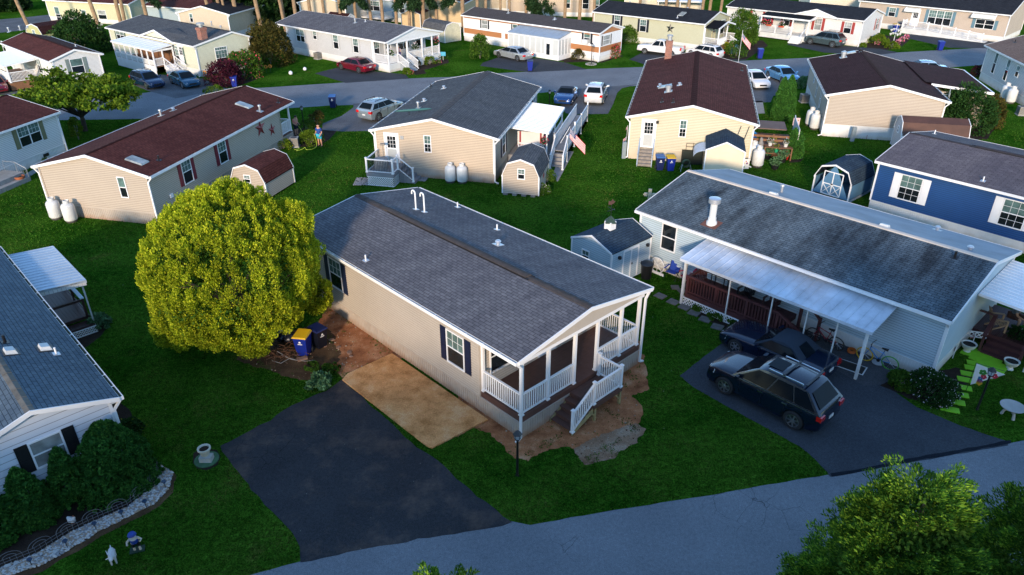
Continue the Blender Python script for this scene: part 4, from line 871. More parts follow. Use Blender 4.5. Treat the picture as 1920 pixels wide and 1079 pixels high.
mb = MB(); mb.box(c0, c1, d0-.1, d0-.06, 0, .55); mb.box(c0, c0+.04, M.W/2, d0-.1, 0, .55); mb.box(c0, c1, d0-.12, d0-.04, cl-.2, cl-.08); mb.box(c0-.01, c0+.05, M.W/2, d0-.1, cl-.2, cl-.08); mb.hexa([(c0-.01, M.W/2, cl-.1), (c0+.04, M.W/2, cl-.1), (c0+.04, d0-.1, cl-.1), (c0-.01, d0-.1, cl-.1), (c0-.01, M.W/2, ch-.1), (c0+.04, M.W/2, ch-.1), (c0+.04, d0-.1, cl-.09), (c0-.01, d0-.1, cl-.09)])
for k in range(10): u = c0+.03+(c1-c0-.06)*k/9; mb.bar((u, d0-.08, .5), (u, d0-.08, cl-.1), .09)
for k in range(1, 4): v = M.W/2+(d0-M.W/2)*k/4; mb.bar((c0+.02, v, .5), (c0+.02, v, cl-.1), .08)
mb.box(c0+1.0, c0+2.0, d0-.13, d0-.05, .1, cl-.1); mb.build('sunroom_frame', white, M.root)
mb = MB(); mb.box(c0+.05, c1, d0-.085, d0-.075, .55, cl-.15); mb.box(c0+.02, c0+.03, M.W/2, d0-.1, .55, cl-.15); mb.build('sunroom_glass', paint('white_screen', (.52, .54, .53), .35, .06), M.root)
mb = MB(); mb.box(c0+1.25, c0+1.75, d0-.05, d0-.03, .5, 1.75); mb.build('pane', pane_dn, M.root)
# ================================================================== N: sage with star
Nh = House('mobile_home', 'sage green mobile home with charcoal roof and a large black star', 'house', (19.317, 100.016, -3.816, 16.15, 7.624, 3.312, 4.31), sh_black, sage, skirt_white, .75, dsp=())
Nh.window('L', 1157.5, 38.5, .8, 1.25, sh=bl, shw=.3); Nh.window('L', 1206, 48.5, .85, 1.4, sh=bl, shw=.32)
for k, x, y in (('mushroom', 1181, 6), ('mushroom', 1289, 17), ('skylight', 1279, 27), ('pipe', 1270, 34)): Nh.vent(k, x, y)
Nh.window('F', 0, 0, 1.1, 1.6, az=(-1.6, 2.3), sh=bl, shw=.25); Nh.door('F', .8, .85, mat=paint('cream_door', (.6, .55, .35), .5))
mb = MB(); mb.prism([(3.65, 2.9), (1.3, 3.45), (-1.0, 2.9), (-1.0, 2.82), (1.3, 3.35), (3.65, 2.82)], -Nh.L/2-1.9, -Nh.L/2-.1, 'x'); mb.build('porch_roof', sh_black, Nh.root)
mb = MB(); mb.prism([(3.7, 2.93), (1.3, 3.49), (-1.05, 2.93), (-1.05, 2.75), (1.3, 3.3), (3.7, 2.75)], -Nh.L/2-1.98, -Nh.L/2-1.9, 'x')
for u, v in ((-Nh.L/2-1.9, 3.5), (-Nh.L/2-1.9, 1.2), (-Nh.L/2-.1, 3.5)): postm(mb, u, v, .7, 2.9, .12)
rail(mb, (-Nh.L/2-.1, 3.5), (-Nh.L/2-1.9, 3.5), .8, .9); rail(mb, (-Nh.L/2-1.9, 3.5), (-Nh.L/2-1.9, 1.3), .8, .9); rail(mb, (-Nh.L/2-1.9, .2), (-Nh.L/2-3.4, .2), .8, .9, slope=-.7); rail(mb, (-Nh.L/2-1.9, -1.4), (-Nh.L/2-.3, -1.4), .8, .9); mb.build('porch_frame', white, Nh.root)
deck(Nh.root, -Nh.L/2-2.0, -Nh.L/2-.02, -1.4, 3.55, .78, wood_brown, along='y', fh=.5)
# ================================================================== O: white with red shutters
O = House('mobile_home', 'white mobile home with black roof, red shutters and hanging flowers on its porch', 'house', (39.388, 104.336, -3.877, 18.715, 7.754, 3.205, 4.182), sh_black, whitesid, skirt_white, .7, dsp=((0, 1),))
rs = paint('red_shutter', (.30, .035, .028), .55, .05)
O.window('L', 1534, 45.5, .85, 1.4, sh=rs, shw=.34, panes=(pane_light, pane_light)); O.window('L', 1589.5, 52.5, .85, 1.3, sh=rs, shw=.34, panes=(pane_light, pane_dn)); O.window('F', 1644, 45, .9, 1.3, sh=rs, shw=.3)
for u in (6.3, 3.2, .6): O.window('L', 0, 0, .85, 1.35, az=(u, 2.2), sh=rs, shw=.3)
mb = MB(); q0, q1 = -3.4, 3.2; v1 = O.W/2+2.3
mb.hexa([(q0, O.W/2+.1, 3.05), (q1, O.W/2+.1, 3.05), (q1, v1, 2.72), (q0, v1, 2.72), (q0, O.W/2+.1, 3.16), (q1, O.W/2+.1, 3.16), (q1, v1, 2.84), (q0, v1, 2.84)]); mb.build('porch_roof', sh_black, O.root)
mb = MB(); mb.box(q0-.03, q1+.03, v1, v1+.05, 2.68, 2.86); mb.hexa([(q0-.05, O.W/2, 2.75), (q0-.01, O.W/2, 2.75), (q0-.01, v1, 2.65), (q0-.05, v1, 2.65), (q0-.05, O.W/2, 3.17), (q0-.01, O.W/2, 3.17), (q0-.01, v1, 2.86), (q0-.05, v1, 2.86)])
for u in (q0+.1, -1.2, q1-.1): postm(mb, u, v1-.1, .8, 2.7, .12)
rail(mb, (-1.2, v1-.1), (q1-.1, v1-.1), .8, .9); postm(mb, 1.0, v1-.1, .8, 1.7, .1)
for k in range(4): mb.box(-2.9, -1.5, v1+.3*k, v1+.3*(k+1), 0, .72-.18*k)
mb.bar((-1.4, v1, 1.7), (-1.4, v1+1.2, .95), .06); mb.bar((-3.0, v1, 1.7), (-3.0, v1+1.2, .95), .06); mb.build('porch_frame', white, O.root)
deck(O.root, q0, q1, O.W/2+.05, v1, .78, white_old, fh=.6)
mb = MB(); mb.face([(-6.2, O.W/2+.45, 3.1), (-3.3, O.W/2+.45, 3.95), (-3.3, .8, 3.95), (-6.2, 1.2, 3.6)][::-1], [(0, 0), (0, 3), (3, 3), (3, 0)]); mb.face([(-.4, O.W/2+.45, 3.1), (-3.3, O.W/2+.45, 3.95), (-3.3, .8, 3.95), (-.4, 1.2, 3.6)], [(0, 0), (0, 3), (3, 3), (3, 0)]); mb.build('dormer_roof', sh_black, O.root)
mb = MB(); mb.face([(-6.0, O.W/2+.3, 3.05), (-.6, O.W/2+.3, 3.05), (-3.3, O.W/2+.3, 3.9)]); mb.face([(-6.0, O.W/2+.24, 3.05), (-.6, O.W/2+.24, 3.05), (-3.3, O.W/2+.24, 3.9)]); mb.build('dormer_gable', whitesid, O.root)
mb = MB(); mb.bar((-6.2, O.W/2+.47, 3.08), (-3.3, O.W/2+.47, 3.93), .05, .16); mb.bar((-.4, O.W/2+.47, 3.08), (-3.3, O.W/2+.47, 3.93), .05, .16); mb.build('dormer_trim', white, O.root)
for i, (u, z) in enumerate(((1.9, 1.75), (.2, 1.75))):
    q = MB(); q.box(u-.35, u+.35, v1-.02, v1+.18, z-.15, z+.05); q.build('window_box', paint('orange_red_planter', (.5, .08, .03), .6), O.root)
# ================================================================== P: tan with ramp
P = House('mobile_home', 'tan mobile home with charcoal roof, blue shutters, white awnings and a wheelchair ramp', 'house', (59.765, 107.835, -3.927, 19.41, 8.576, 3.457, 4.9), sh_black, paint('taupe_siding', (.48, .39, .31), .6, .05), skirt_white, .7, dsp=((0, 1),))
bs = paint('slate_blue_shutter', (.10, .19, .24), .6)
P.window('L', 1673, 23, .85, 1.1, sh=bs, shw=.34); P.window('L', 1762, 34, .95, 1.75, n=3, sh=bs, shw=.4); P.window('L', 1846, 46, 1.05, 1.05, n=2, sh=bs, shw=.4, grid=None, panes=(pane_dn, pane_dn))
a, z = P.ow('L', 1712, 50); P.door('L', a, .8, h=2.1)
for (px, py, wd) in ((1713, 19, 2.0), (1847, 31, 2.9)):
    a, z = P.ow('L', px, py); q = MB(); n = 6
    for k in range(n):
        t0, t1 = k/n*R(75), (k+1)/n*R(75); f = lambda t: (.05+.75*math.sin(t), z+.3-.65*(1-math.cos(t)))
        (d0_, z0_), (d1_, z1_) = f(t0), f(t1); q.T = P.T('L'); q.hexa([(a-wd/2, d0_, z0_-.03), (a+wd/2, d0_, z0_-.03), (a+wd/2, d1_, z1_-.03), (a-wd/2, d1_, z1_-.03), (a-wd/2, d0_, z0_), (a+wd/2, d0_, z0_), (a+wd/2, d1_, z1_), (a-wd/2, d1_, z1_)])
    o = q.build('awning', paint('cream_awning', (.66, .66, .62), .5, .08), P.root)
    q = MB(); q.T = P.T('L')
    for e in (-wd/2+.12, wd/2-.12):
        for k in range(n):
            t0, t1 = k/n*R(75), (k+1)/n*R(75); f = lambda t: (.05+.77*math.sin(t), z+.33-.65*(1-math.cos(t))); (d0_, z0_), (d1_, z1_) = f(t0), f(t1); q.hexa([(a+e-.08, d0_, z0_-.02), (a+e+.08, d0_, z0_-.02), (a+e+.08, d1_, z1_-.02), (a+e-.08, d1_, z1_-.02), (a+e-.08, d0_, z0_), (a+e+.08, d0_, z0_), (a+e+.08, d1_, z1_), (a+e-.08, d1_, z1_)])
    q.build('awning_stripe', white, o)
v0 = P.W/2+.03; v1 = v0+1.9
mb = MB(); mb.box(-.8, 2.6, v0, v1, .0, .7); mb.hexa([(-8.0, v0+.6, 0), (-.8, v0+.6, 0), (-.8, v1, 0), (-8.0, v1, 0), (-8.0, v0+.6, .04), (-.8, v0+.6, .7), (-.8, v1, .7), (-8.0, v1, .04)]); mb.build('ramp', white_old, P.root)
mb = MB(); rail(mb, (2.5, v1-.05), (-.8, v1-.05), .7, .95, gap=.14); rail(mb, (-.8, v1-.05), (-7.6, v1-.05), .7, .95, gap=.14, slope=-.62); rail(mb, (2.5, v0+.1), (2.5, v1-.1), .7, .95)
for k, u in enumerate((2.5, .9, -.8, -2.5, -4.2, -5.9, -7.6)): z = .7 if u > -.9 else .7-.62*(-.8-u)/6.8; postm(mb, u, v1-.05, z, z+1.05, .11)
mb.build('ramp_railing', white, P.root)
# ================================================================== Q: right, grey-blue with tan roof
Q = House('mobile_home', 'grey mobile home with tan shingle roof and white skirting at the right edge', 'house', (51.651, 71.334, 1.396, 12.0, 7.812, 3.488, 4.721), sh_tan, greysid, skirt_white, .8, dsp=())
Q.window('L', 1866, 119, .62, 1.9, grid=None); Q.window('L', 1888.5, 132, .62, 1.9, grid=None); Q.window('L', 1908.5, 134.5, .6, .95, grid=None); Q.ridge(w=.14); Q.vent('darkpipe', 1903, 80)
# ================================================================== far houses
def far(label, h, roofm, wallm, **kw): return House('mobile_home', label, 'house', h, roofm, wallm, skirt_white, .6, **kw)
Rh = far('olive-tan mobile home with brown roof behind the pine trunks, top left', (-61.333, 117.304, 2.843, 15.535, 8.0, 3.0, 3.9), sh_brown, paint('olive_tan_siding', (.55, .52, .33), .6, .04))
Rh.window('L', 109, 27, .8, 2.0, grid=None); Rh.window('L', 158, 27, .75, 1.1, grid=None); Rh.window('L', 192, 28, 1.4, 1.2, grid=None, panes=(pane_light, pane_dn))
Sh = far('grey-blue house wall behind a pine trunk, right of the olive-tan one', (-44.948, 106.647+3.5, -.375, 12.0, 7.695, 3.18, 3.897), sh_brown, paint('grey_blue_siding', (.36, .44, .46), .6, .04))
Th = far('small tan gable-ended house behind leaning pine trunks, left of the dark conifers', (-39.895, 106.598, 1.362, 10.0, 7.744, 3.097, 4.029), sh_black, paint('pale_tan_siding', (.56, .47, .34), .6, .04)); Th.window('F', 359, 34, .4, 1.0, grid=None)
Uh = far('tan gable-ended house with navy roof behind the light grey house with the slate roof', (-25.8, 116.5, R(79), 13, 7.4, 3.3, 4.2), paint('navy_roof', (.02, .035, .07), .8, .2), paint('pale_tan_siding', (.56, .47, .34)))
Vh = far('pale blue house with white porch rail behind the pine row, top centre-left', (-16.5, 118.5, R(150), 12, 8, 3.1, 4.1), paint('navy_roof', (.02, .035, .07)), paint('pale_teal_siding', (.33, .42, .47), .6, .04))
Vh.window('L', 0, 0, 1.2, 1.3, az=(3, 2.0), n=2); Vh.window('L', 0, 0, .9, 1.3, az=(-2.5, 2.0))
mb = MB(); rail(mb, (-1, 6.2), (4, 6.2), .7, .9, gap=.2); rail(mb, (-1, 6.2), (-1, 4.2), .7, .9, gap=.2); mb.box(-1, 4, 4, 6.2, .6, .7); mb.build('porch_railing', white, Vh.root)
Xh = far('warm tan house with a brown roof edge, right behind the small tan utility shed', (-9.3, 117.0, R(78), 13, 8.0, 3.3, 4.4), sh_brown, paint('warm_tan_siding', (.60, .44, .24), .6, .04))
Yh = far('tan house with tall windows behind the long white trailer', (6.5, 124.0, R(172), 14, 8.0, 3.2, 4.2), sh_brown, beige2)
Yh.window('L', 1098, 7, .9, 1.5, grid=None, panes=(pane_dn, pane_dn)); Yh.window('L', 1064, 6, .8, 1.5, grid=None); Yh.window('L', 1118, 10, .8, 1.6, grid=None)
Zh = far('cream house with a white carport behind the charcoal roof', (24, 124.5, R(172), 12, 8.0, 3.2, 4.2), sh_brown, paint('pale_cream_siding', (.62, .56, .44), .6, .04))
canopy(Zh.root, [(-6, 4.1), (1, 4.1), (1, 6.5), (-6, 6.5)], 2.7, 2.5, paint('white_canopy', (.8, .82, .84)), nrib=8); 
for u in (-5.8, -2.5, .8): mb = MB(); mb.bar((u, 6.3, 0), (u, 6.3, 2.5), .12); mb.build('carport_post', white, Zh.root)
Wh = far('cream house with a small white porch above the black roof, top right', (53.5, 123, R(172), 14, 8.0, 3.2, 4.2), sh_brown, paint('pale_cream_siding', (.62, .56, .44)))
X2 = far('tan house just left of the white van, partly hidden by trunks', (-3.5, 128.5, R(172), 8, 8.0, 3.0, 4.0), sh_black, paint('pale_tan_siding', (.56, .47, .34)))
# ------------------------------------------------------------------ sheds
def gam(h):
    w2 = h[4]/2; zk = h[5]+.74*(h[6]-h[5]); return [(w2, h[5]), (.7*w2, zk), (0, h[6]), (-.7*w2, zk), (-w2, h[5])]
def shed(label, h, roofm, wallm, gambrel=True, **kw):
    kw.setdefault('sk', .12)
    s = House('storage_shed', label, 'shed', h, roofm, wallm, None, prof=gam(h) if gambrel else None, gut=False, ohs=.05, ohe=.04, thick=.05, **kw)
    return s
sD = shed('beige barn-shaped shed with grey roof beside the propane tanks and white canopy', (.94, 46.516, 1.341, 3.468, 2.528, 1.32, 2.5), sh_dgrey, beige)
sD.window('F', 0, 0, .4, .62, az=(-.05, 1.5), grid=(2, 2)); sD.ridge(w=.2, mat=shingle('pale_ridge_shingle', (.22, .22, .22), (.17, .17, .17), None, .3, .4))
q = MB(); [q.box(sD.h[0]+a, sD.h[0]+a+.35, 0, .2, 0, .1) for a in ()]
for k in range(4):
    q = MB(); a = -1.0+.62*k; q.box(-sD.L/2-.12, -sD.L/2+.25, a, a+.3, .0, .115); q.build('footing_block', wood_grey, sD.root)
sC = shed('beige barn shed with brown roof between the red-shuttered house and the golden tree', (-16.52, 45.926, 1.276, 3.323, 2.591, 1.184, 2.33), sh_brown, beige)
sC.window('F', 0, 0, .4, .45, az=(0, 1.35), grid=(2, 2))
sG = shed('pale blue gabled shed with cupola and weathervane, at the end of the pale blue house', (5.139, 34.096, .736, 3.143, 2.766, 2.05, 2.6), sh_blue, bluesid, gambrel=False, dsp=())
sG.window('F', 0, 0, .42, .5, az=(.35, 1.35), grid=(2, 1)); 
q = MB(); q.T = sG.T('R')
for a in (-.62, -.02, .55): q.box(a-.04, a+.04, 0, .04, .15, 1.85)
q.box(-.62, .55, 0, .04, 1.8, 1.9); o = q.build('door', white, sG.root); q = MB(); q.T = sG.T('R'); q.box(.03, .07, .04, .08, .95, 1.05); q.build('handle', black, o)
for a in (-1.0, 1.2): q = MB(); q.T = sG.T('R'); q.box(a-.06, a+.06, 0, .16, 1.6, 1.75); q.build('wall_lamp', black, sG.root)
cu = MB(); cu.cbox(-.2, 0, 2.75, .42, .42, .42); o = cu.build('cupola', white, sG.root)
cu = MB(); cu.lathe([(.38, 2.92), (.02, 3.25)], (-.2, 0, 0), 4); cu.build('cupola_roof', green_dk, o)
wv = thing('weathervane', 'dark weathervane with a bird on top of the white cupola of the pale blue shed', 'weathervane', sG.L2W(-.2, 0, 3.2), .6)
q = MB(); q.tube([(0, 0, 0), (0, 0, .75)], .015, 6); q.bar((-.25, 0, .35), (.25, 0, .35), .02); q.bar((0, -.25, .45), (0, .25, .45), .02); q.build('rod', black, wv)
q = MB(); q.prism([(-.2, .7), (-.05, .66), (.12, .7), (.24, .78), (.14, .82), (.05, .95), (-.02, .84), (-.2, .9)], -.015, .015); q.build('bird', paint('rusty_iron', (.10, .05, .035), .8, .2, 8), wv)
sE = shed('cream shed with blue-black shingle roof against the cream yellow house', (14.853, 49.29, 1.341, 3.402, 2.654, 2.132, 2.75), sh_blue, paint('cream_panel', (.66, .58, .42), .65, .06), gambrel=False, dsp=(), step=1.9)
q = MB(); q.T = sE.T('F')
for k in range(9): a = -1.2+.3*k; q.box(a-.008, a+.008, .02, .028, .12, 2.0)
q.build('panel_batten', paint('cream_panel', (.6, .52, .36)), sE.root)
q = MB(); q.T = sE.T('L')
for k in range(5):
    t0, t1 = k/5*R(80), (k+1)/5*R(80); f = lambda t: (.02+.8*math.sin(t), 2.0-.55*(1-math.cos(t))); a, b = f(t0), f(t1)
    q.hexa([(-1.5, a[0], a[1]-.03), (.4, a[0], a[1]-.03), (.4, b[0], b[1]-.03), (-1.5, b[0], b[1]-.03), (-1.5, a[0], a[1]), (.4, a[0], a[1]), (.4, b[0], b[1]), (-1.5, b[0], b[1])])
q.build('plastic_awning', paint('pale_blue_plastic', (.45, .55, .68), .35, .2, 5), sE.root)
sH = shed('blue-grey barn shed with white crossed double doors, beside the deep blue house', (21.803, 45.39, -5.565, 3.127, 2.545, 1.25, 2.3), sh_blue, paint('slate_blue_wood', (.08, .19, .31), .65, .1), step=2.4, sk=.2)
q = MB(); q.T = sH.T('F')
for a in (-.62, 0, .62): q.box(a-.03, a+.03, 0, .035, .25, 1.75)
for z in (.25, .95, 1.75): q.box(-.62, .62, 0, .034, z-.03, z+.03)
q.T = None; u = -sH.L/2-.03
for a, b in ((-.6, -.03), (.03, .6)): q.bar((u, a, .28), (u, b, .92), .03, .05, up=(1, 0, 0)); q.bar((u, a, .92), (u, b, .28), .03, .05, up=(1, 0, 0))
o = q.build('door', white, sH.root); q = MB(); q.T = sH.T('F'); q.box(-.06, .06, .04, .08, .95, 1.02); q.build('handle', black, o)
q = MB()
for y in (-1.2, 1.2): q.bar((-sH.L/2-.6, y, .08), (sH.L/2+.6, y, .08), .12, .12)
q.build('skid', paint('blue_grey_rail', (.35, .42, .5)), sH.root)
sF = shed('brown-roofed barn shed with a small side window in front of the near-black roofed house', (31.7, 54.0, -.21, 4.6, 2.3, 1.5, 2.66), paint('rusty_brown_metal', (.085, .035, .022), .7, .3, 1.2), greysid)
sF.window('F', 0, 0, .32, .42, az=(0, 1.6), grid=(2, 1))
sR = shed('yellow-green barn shed with dark roof and a small window, top left', (-58.498, 96.51, 1.092, 4.2, 3.111, 1.791, 2.9), sh_dbrown, paint('yellow_green_siding', (.45, .44, .2), .6, .05), sk=.1); sR.window('F', 0, 0, .45, .9, az=(0, 1.7), grid=(2, 2))
sS = shed('small tan gabled shed with brown roof among the pine trunks', (-13.651, 108.463, 1.332, 3.654, 2.9, 2.3, 2.9), sh_brown, paint('warm_tan_siding', (.60, .44, .24)), gambrel=False, dsp=())
sL = shed('weathered cream barn shed at the back of the light grey porch house', (-9.242, 99.976, 2.337, 4.6, 2.75, 1.6, 2.55), sh_dgrey, paint('weathered_cream', (.60, .58, .42), .8, .2, 2))
sU = shed('small shed with a dark brown roof in front of the navy-roofed tan gable', (-23.3, 104.5, R(150), 3.6, 2.6, 2.1, 2.8), sh_dbrown, whitesid, gambrel=False, dsp=())
# ------------------------------------------------------------------ propane tanks
def tank0():
    t = thing('propane_tank', 'x', 'propane tank')
    q = MB(); q.lathe([(.28, .10), (.34, .13), (.375, .2), (.375, .95), (.355, 1.05), (.30, 1.13), (.20, 1.18), (.05, 1.2)], n=24); q.build('tank_body', tankw, t, True)
    q = MB(); q.lathe([(.17, 1.13), (.18, 1.36), (.155, 1.37), (.15, 1.2)], n=18, cap=False); q.build('collar', tankw, t, True)
    q = MB(); q.lathe([(.30, 0), (.31, .13)], n=18); q.build('foot_ring', paint('dark_ring', (.06, .055, .05), .8), t)
    q = MB(); q.tube([(0, 0, 1.18), (0, 0, 1.3)], .04, 8); q.tube([(-.06, 0, 1.3), (.06, 0, 1.3)], .03, 8); q.build('valve', paint('brass', (.35, .2, .06), .4, metal=.8), t)
    return t
tk = tank0(); tanks = [(107, 410, 'left of two weathered propane tanks at the end wall of the red-shuttered house', 1), (135, 415.5, 'right of two weathered propane tanks at the end wall of the red-shuttered house', 1), (845, 341.5, 'left white propane tank against the tan end wall', 1), (867, 342.5, 'right white propane tank against the tan end wall, nearer the barn shed', 1), (1419, 313, 'nearer white propane tank at the corner of the cream yellow house', 1.12), (1410, 303, 'white propane tank behind another at the cream yellow house corner', 1.12), (1526, 242.5, 'nearer white propane tank beside the near-black roofed house', 1.12), (1518, 235.5, 'white propane tank behind another beside the near-black roofed house', 1.12), (1893, 193.5, 'nearer white propane tank by the grey house at the right edge', 1.12), (1882, 186.5, 'white propane tank behind another by the grey house at the right edge', 1.12), (826, 42, 'pale propane tank by the warm tan house behind the pine trunks', 1)]
for i, (x, y, lab, s_) in enumerate(tanks):
    p = gp(x, y)
    if i == 0: tk.location = p; tk['label'] = lab; tk['group'] = 'propane tanks beside the houses'; o = tk
    else: o = dup(tk, p, i*.7, lab)
    o.scale = (1.0*s_,)*3
# ------------------------------------------------------------------ wheelie bins
def bin_(label, p, rz, body, lid, sc_=1., emblem=True):
    t = thing('wheelie_bin', label, 'bin', p, rz, 'wheeled rubbish and recycling bins'); t.scale = (sc_,)*3
    q = MB(); q.hexa([(-.22, -.24, .05), (.22, -.24, .05), (.22, .2, .05), (-.22, .2, .05), (-.29, -.33, .98), (.29, -.33, .98), (.29, .33, .98), (-.29, .33, .98)]); q.box(-.31, .31, -.35, .35, .95, 1.0)
    q.bar((-.25, .36, .93), (.25, .36, .93), .03); b = q.build('bin_body', body, t)
    q = MB(); q.hexa([(-.32, -.38, 1.0), (.32, -.38, 1.0), (.32, .35, 1.0), (-.32, .35, 1.0), (-.29, -.34, 1.05), (.29, -.34, 1.05), (.27, .32, 1.09), (-.27, .32, 1.09)]); q.box(-.2, .2, -.2, .2, 1.075, 1.1) if False else None; q.bar((-.26, .36, 1.03), (.26, .36, 1.03), .05); q.build('lid', lid, t)
    for x in (-.27, .27): q = MB(); q.tube([(x-.03, .27, .12), (x+.03, .27, .12)], .12, 12); q.build('wheel', rubber, t)
    if emblem:
        q = MB(); q.T = lambda a, d, z: (a, -.30-d-(z-.7)*.09+.0, z)
        q.box(-.05, .05, .0, .012, .74, .80); q.box(-.03, .03, .0, .012, .80, .83); q.box(-.10, .10, .0, .012, .66, .70); q.build('emblem', white, b)
    return t
binsz = [(571.8, 664, -.15, blue_p, yellow_p, 'blue recycling bin with yellow lid under the golden tree', 1), (600, 650, .9, paint('near_black_plastic', (.006, .008, .016), .4), dblue_p, 'very dark bin half hidden in shade right of the yellow-lidded bin', .95), (1236, 319, 0, dblue_p, paint('mid_blue_plastic', (.03, .13, .36), .5), 'dark blue bin with paler blue lid beside the wooden back steps', 1), (1255.8, 320, 0, blue_p, yellow_p, 'blue bin with bright yellow lid beside the wooden back steps', 1),
    (440.6, 163, .2, blue_p, blue_p, 'blue bin beside the purple-leaved shrub by the parked wagons', 1), (625, 202, .1, dblue_p, paint('mid_blue_plastic', (.03, .13, .36)), 'dark blue bin with bright lid on the lawn tip at the road edge', 1.05), (993.7, 133, 0, blue_p, dblue_p, 'blue bin on the black driveway behind the silver sedan', 1.05), (1424, 110, -.1, blue_p, blue_p, 'blue bin on the lawn in front of the white house with hanging flowers', 1.05), (1761.5, 95, -.1, blue_p, blue_p, 'blue bin at the road edge in front of the wheelchair ramp', 1.05), (1677, 61, 0, blue_p, yellow_p, 'blue bin with yellow lid by the start of the wheelchair ramp', 1.05), (1690, 60, 0, dblue_p, dblue_p, 'dark blue bin between the yellow-lidded bin and the ramp', 1.05), (748, 24, 0, dblue_p, dblue_p, 'dark blue bin on the far street behind the pine trunks', 1.1), (1298, 8, 0, blue_p, blue_p, 'blue bin behind the charcoal roof near the top edge', 1.1)]
for x, y, rz, b_, l_, lab, s_ in binsz: bin_(lab, gp(x, y), rz, b_, l_, s_, emblem=y > 150)
# ------------------------------------------------------------------ vehicles
def carpaint(name, col, metal=.35): return paint(name, col, .25, .04, 1, metal=metal, coat=.8 if sum(col) < .1 else 1.)
def car(label, cat, mat, kind, pos, heading, L=4.8, W=1.85, H=1.5, parts=True, scale=1., name='parked_car', roofmat=None):
    t = thing(name, label, cat, pos, heading, 'vehicles parked by the houses'); h = L/2; wr = .34 if kind != 'suv' else .39
    wb = L*.60; xf = wb/2+.04*L*0+.02; xr = -wb/2+.0; xf += .0
    K = {'sedan': dict(bz=.92, hood=.80, nose=.66, tail=.92, bot=.22, cab=(.30, .08, -.22, -.37), dl=.95), 'suv': dict(bz=1.12, hood=1.08, nose=.92, tail=1.12, bot=.28, cab=(.26, .06, -.355, -.488), dl=1.02),
         'pickup': dict(bz=1.10, hood=1.08, nose=.95, tail=1.08, bot=.36, cab=(.20, .08, -.10, -.145), dl=1.0), 'conv': dict(bz=.88, hood=.84, nose=.68, tail=.90, bot=.20, cab=(.16, .0, -.20, -.33), dl=.9), 'wagon': dict(bz=.92, hood=.82, nose=.66, tail=.92, bot=.22, cab=(.28, .10, -.36, -.465), dl=.95)}[kind]
    bz, zb = K['bz'], K['bot']; ar = wr+.07
    def arch(xc): return [(xc+ar*math.cos(a), wr+ar*math.sin(a)*.98) for a in [math.pi*(k/10) for k in range(11)]]
    f0 = max(0.0, zb-wr)
    cabf = h*2*K['cab'][0]
    poly = [(-h+.03, zb+.08)]+[(-h, .5), (-h+.015, K['tail']-.14), (-h+.10, K['tail'])]
    poly += [(-h*.75, K['tail']+.015), (cabf-.35, bz+.0), (cabf, K['hood']+.03), ((cabf+h)/2, K['hood']-.02), (h-.28, K['nose']+.06), (h-.09, K['nose']-.03), (h-.01, .52), (h-.03, zb+.06), (h-.12, zb)]
    A = [q for q in arch(xf) if q[1] >= zb]; poly += [(xf+ar, zb)]+A[0:]+[(xf-ar, zb)]
    A = [q for q in arch(xr) if q[1] >= zb]; poly += [(xr+ar, zb)]+A+[(xr-ar, zb), (-h+.12, zb)]
    # offset inward helper
    n = len(poly); cen = (0, .62)
    def inset(d):
        out = []
        for i, (x, z) in enumerate(poly):
            a, b = poly[i-1], poly[(i+1) % n]; tx, tz = b[0]-a[0], b[1]-a[1]; l_ = math.hypot(tx, tz) or 1; nx, nz = tz/l_, -tx/l_
            isarch = z > zb+.02 and (abs(x-xf) < ar+.01 or abs(x-xr) < ar+.01) and z < wr+ar+.02 and math.hypot(x-xf, z-wr) < ar+.03 or math.hypot(x-xr, z-wr) < ar+.03
            out.append((x, z) if isarch else (x+nx*d, z+nz*d))
        return out
    def yw(x, y):
        k = max(0, (abs(x)-h*.62)/(h*.38)); return y*(1-.14*k*k)
    def shoulder(z): return 1-.05*max(0, (z-.62)/.5) if z > .62 else 1-.04*max(0, (.62-z)/.4)
    mb = MB(); rings = []
    for y, d in ((-W/2, .075), (-W/2+.02, .035), (-W/2+.09, .0), (-W/4, -.02), (0, -.028), (W/4, -.02), (W/2-.09, .0), (W/2-.02, .035), (W/2, .075)):
        pl = inset(d) if d > 0 else [(x, z-(d*.9 if z > .7 else 0)) for x, z in poly]
        rings.append([mb.p((x, yw(x, y)*shoulder(z), z)) for x, z in pl])
    for i in range(len(rings)-1):
        for k in range(n): mb.fi([rings[i][k], rings[i+1][k], rings[i+1][(k+1) % n], rings[i][(k+1) % n]])
    mb.fi(rings[0]); mb.fi(rings[-1][::-1])
    body = mb.build('body', mat, t, True)
    # dark wheel wells / underbody
    q = MB(); q.box(-h+.2, h-.2, -W/2+.13, W/2-.13, zb-.04, .62); q.build('underbody', black, t)
    # cabin
    cf, rf, rr, cr = [h*2*c for c in K['cab']]
    yb, yt = W/2*.94, W/2*.68
    cm = roofmat or mat
    zlow = bz-.06; zt = H
    sec = [(cr, zlow), (rr, zt-.085), (rr+.30, zt-.02), ((rr+rf)/2, zt+.012), (rf-.30, zt-.01), (rf, zt-.065), (cf, zlow)]
    def yy(z, s_): return s_*(yb+(yt-yb)*((z-zlow)/(zt-zlow)))
    mb = MB(); fr = []
    for k in (-1, -.82, 0, .82, 1):
        fr.append([mb.p((x, yy(z, k), z+(.03*(1-abs(k)) if z > zt-.1 else 0)-(.03 if abs(k) == 1 and z > zt-.1 else 0))) for x, z in sec])
    for i in range(4):
        for k in range(6): mb.fi([fr[i][k], fr[i+1][k], fr[i+1][k+1], fr[i][k+1]])
    mb.fi(fr[0]); mb.fi(fr[-1][::-1])
    cab = mb.build('cabin', cm, t, True)
    # glass
    def inter(p, q_, f): return (p[0]+(q_[0]-p[0])*f, p[1]+(q_[1]-p[1])*f)
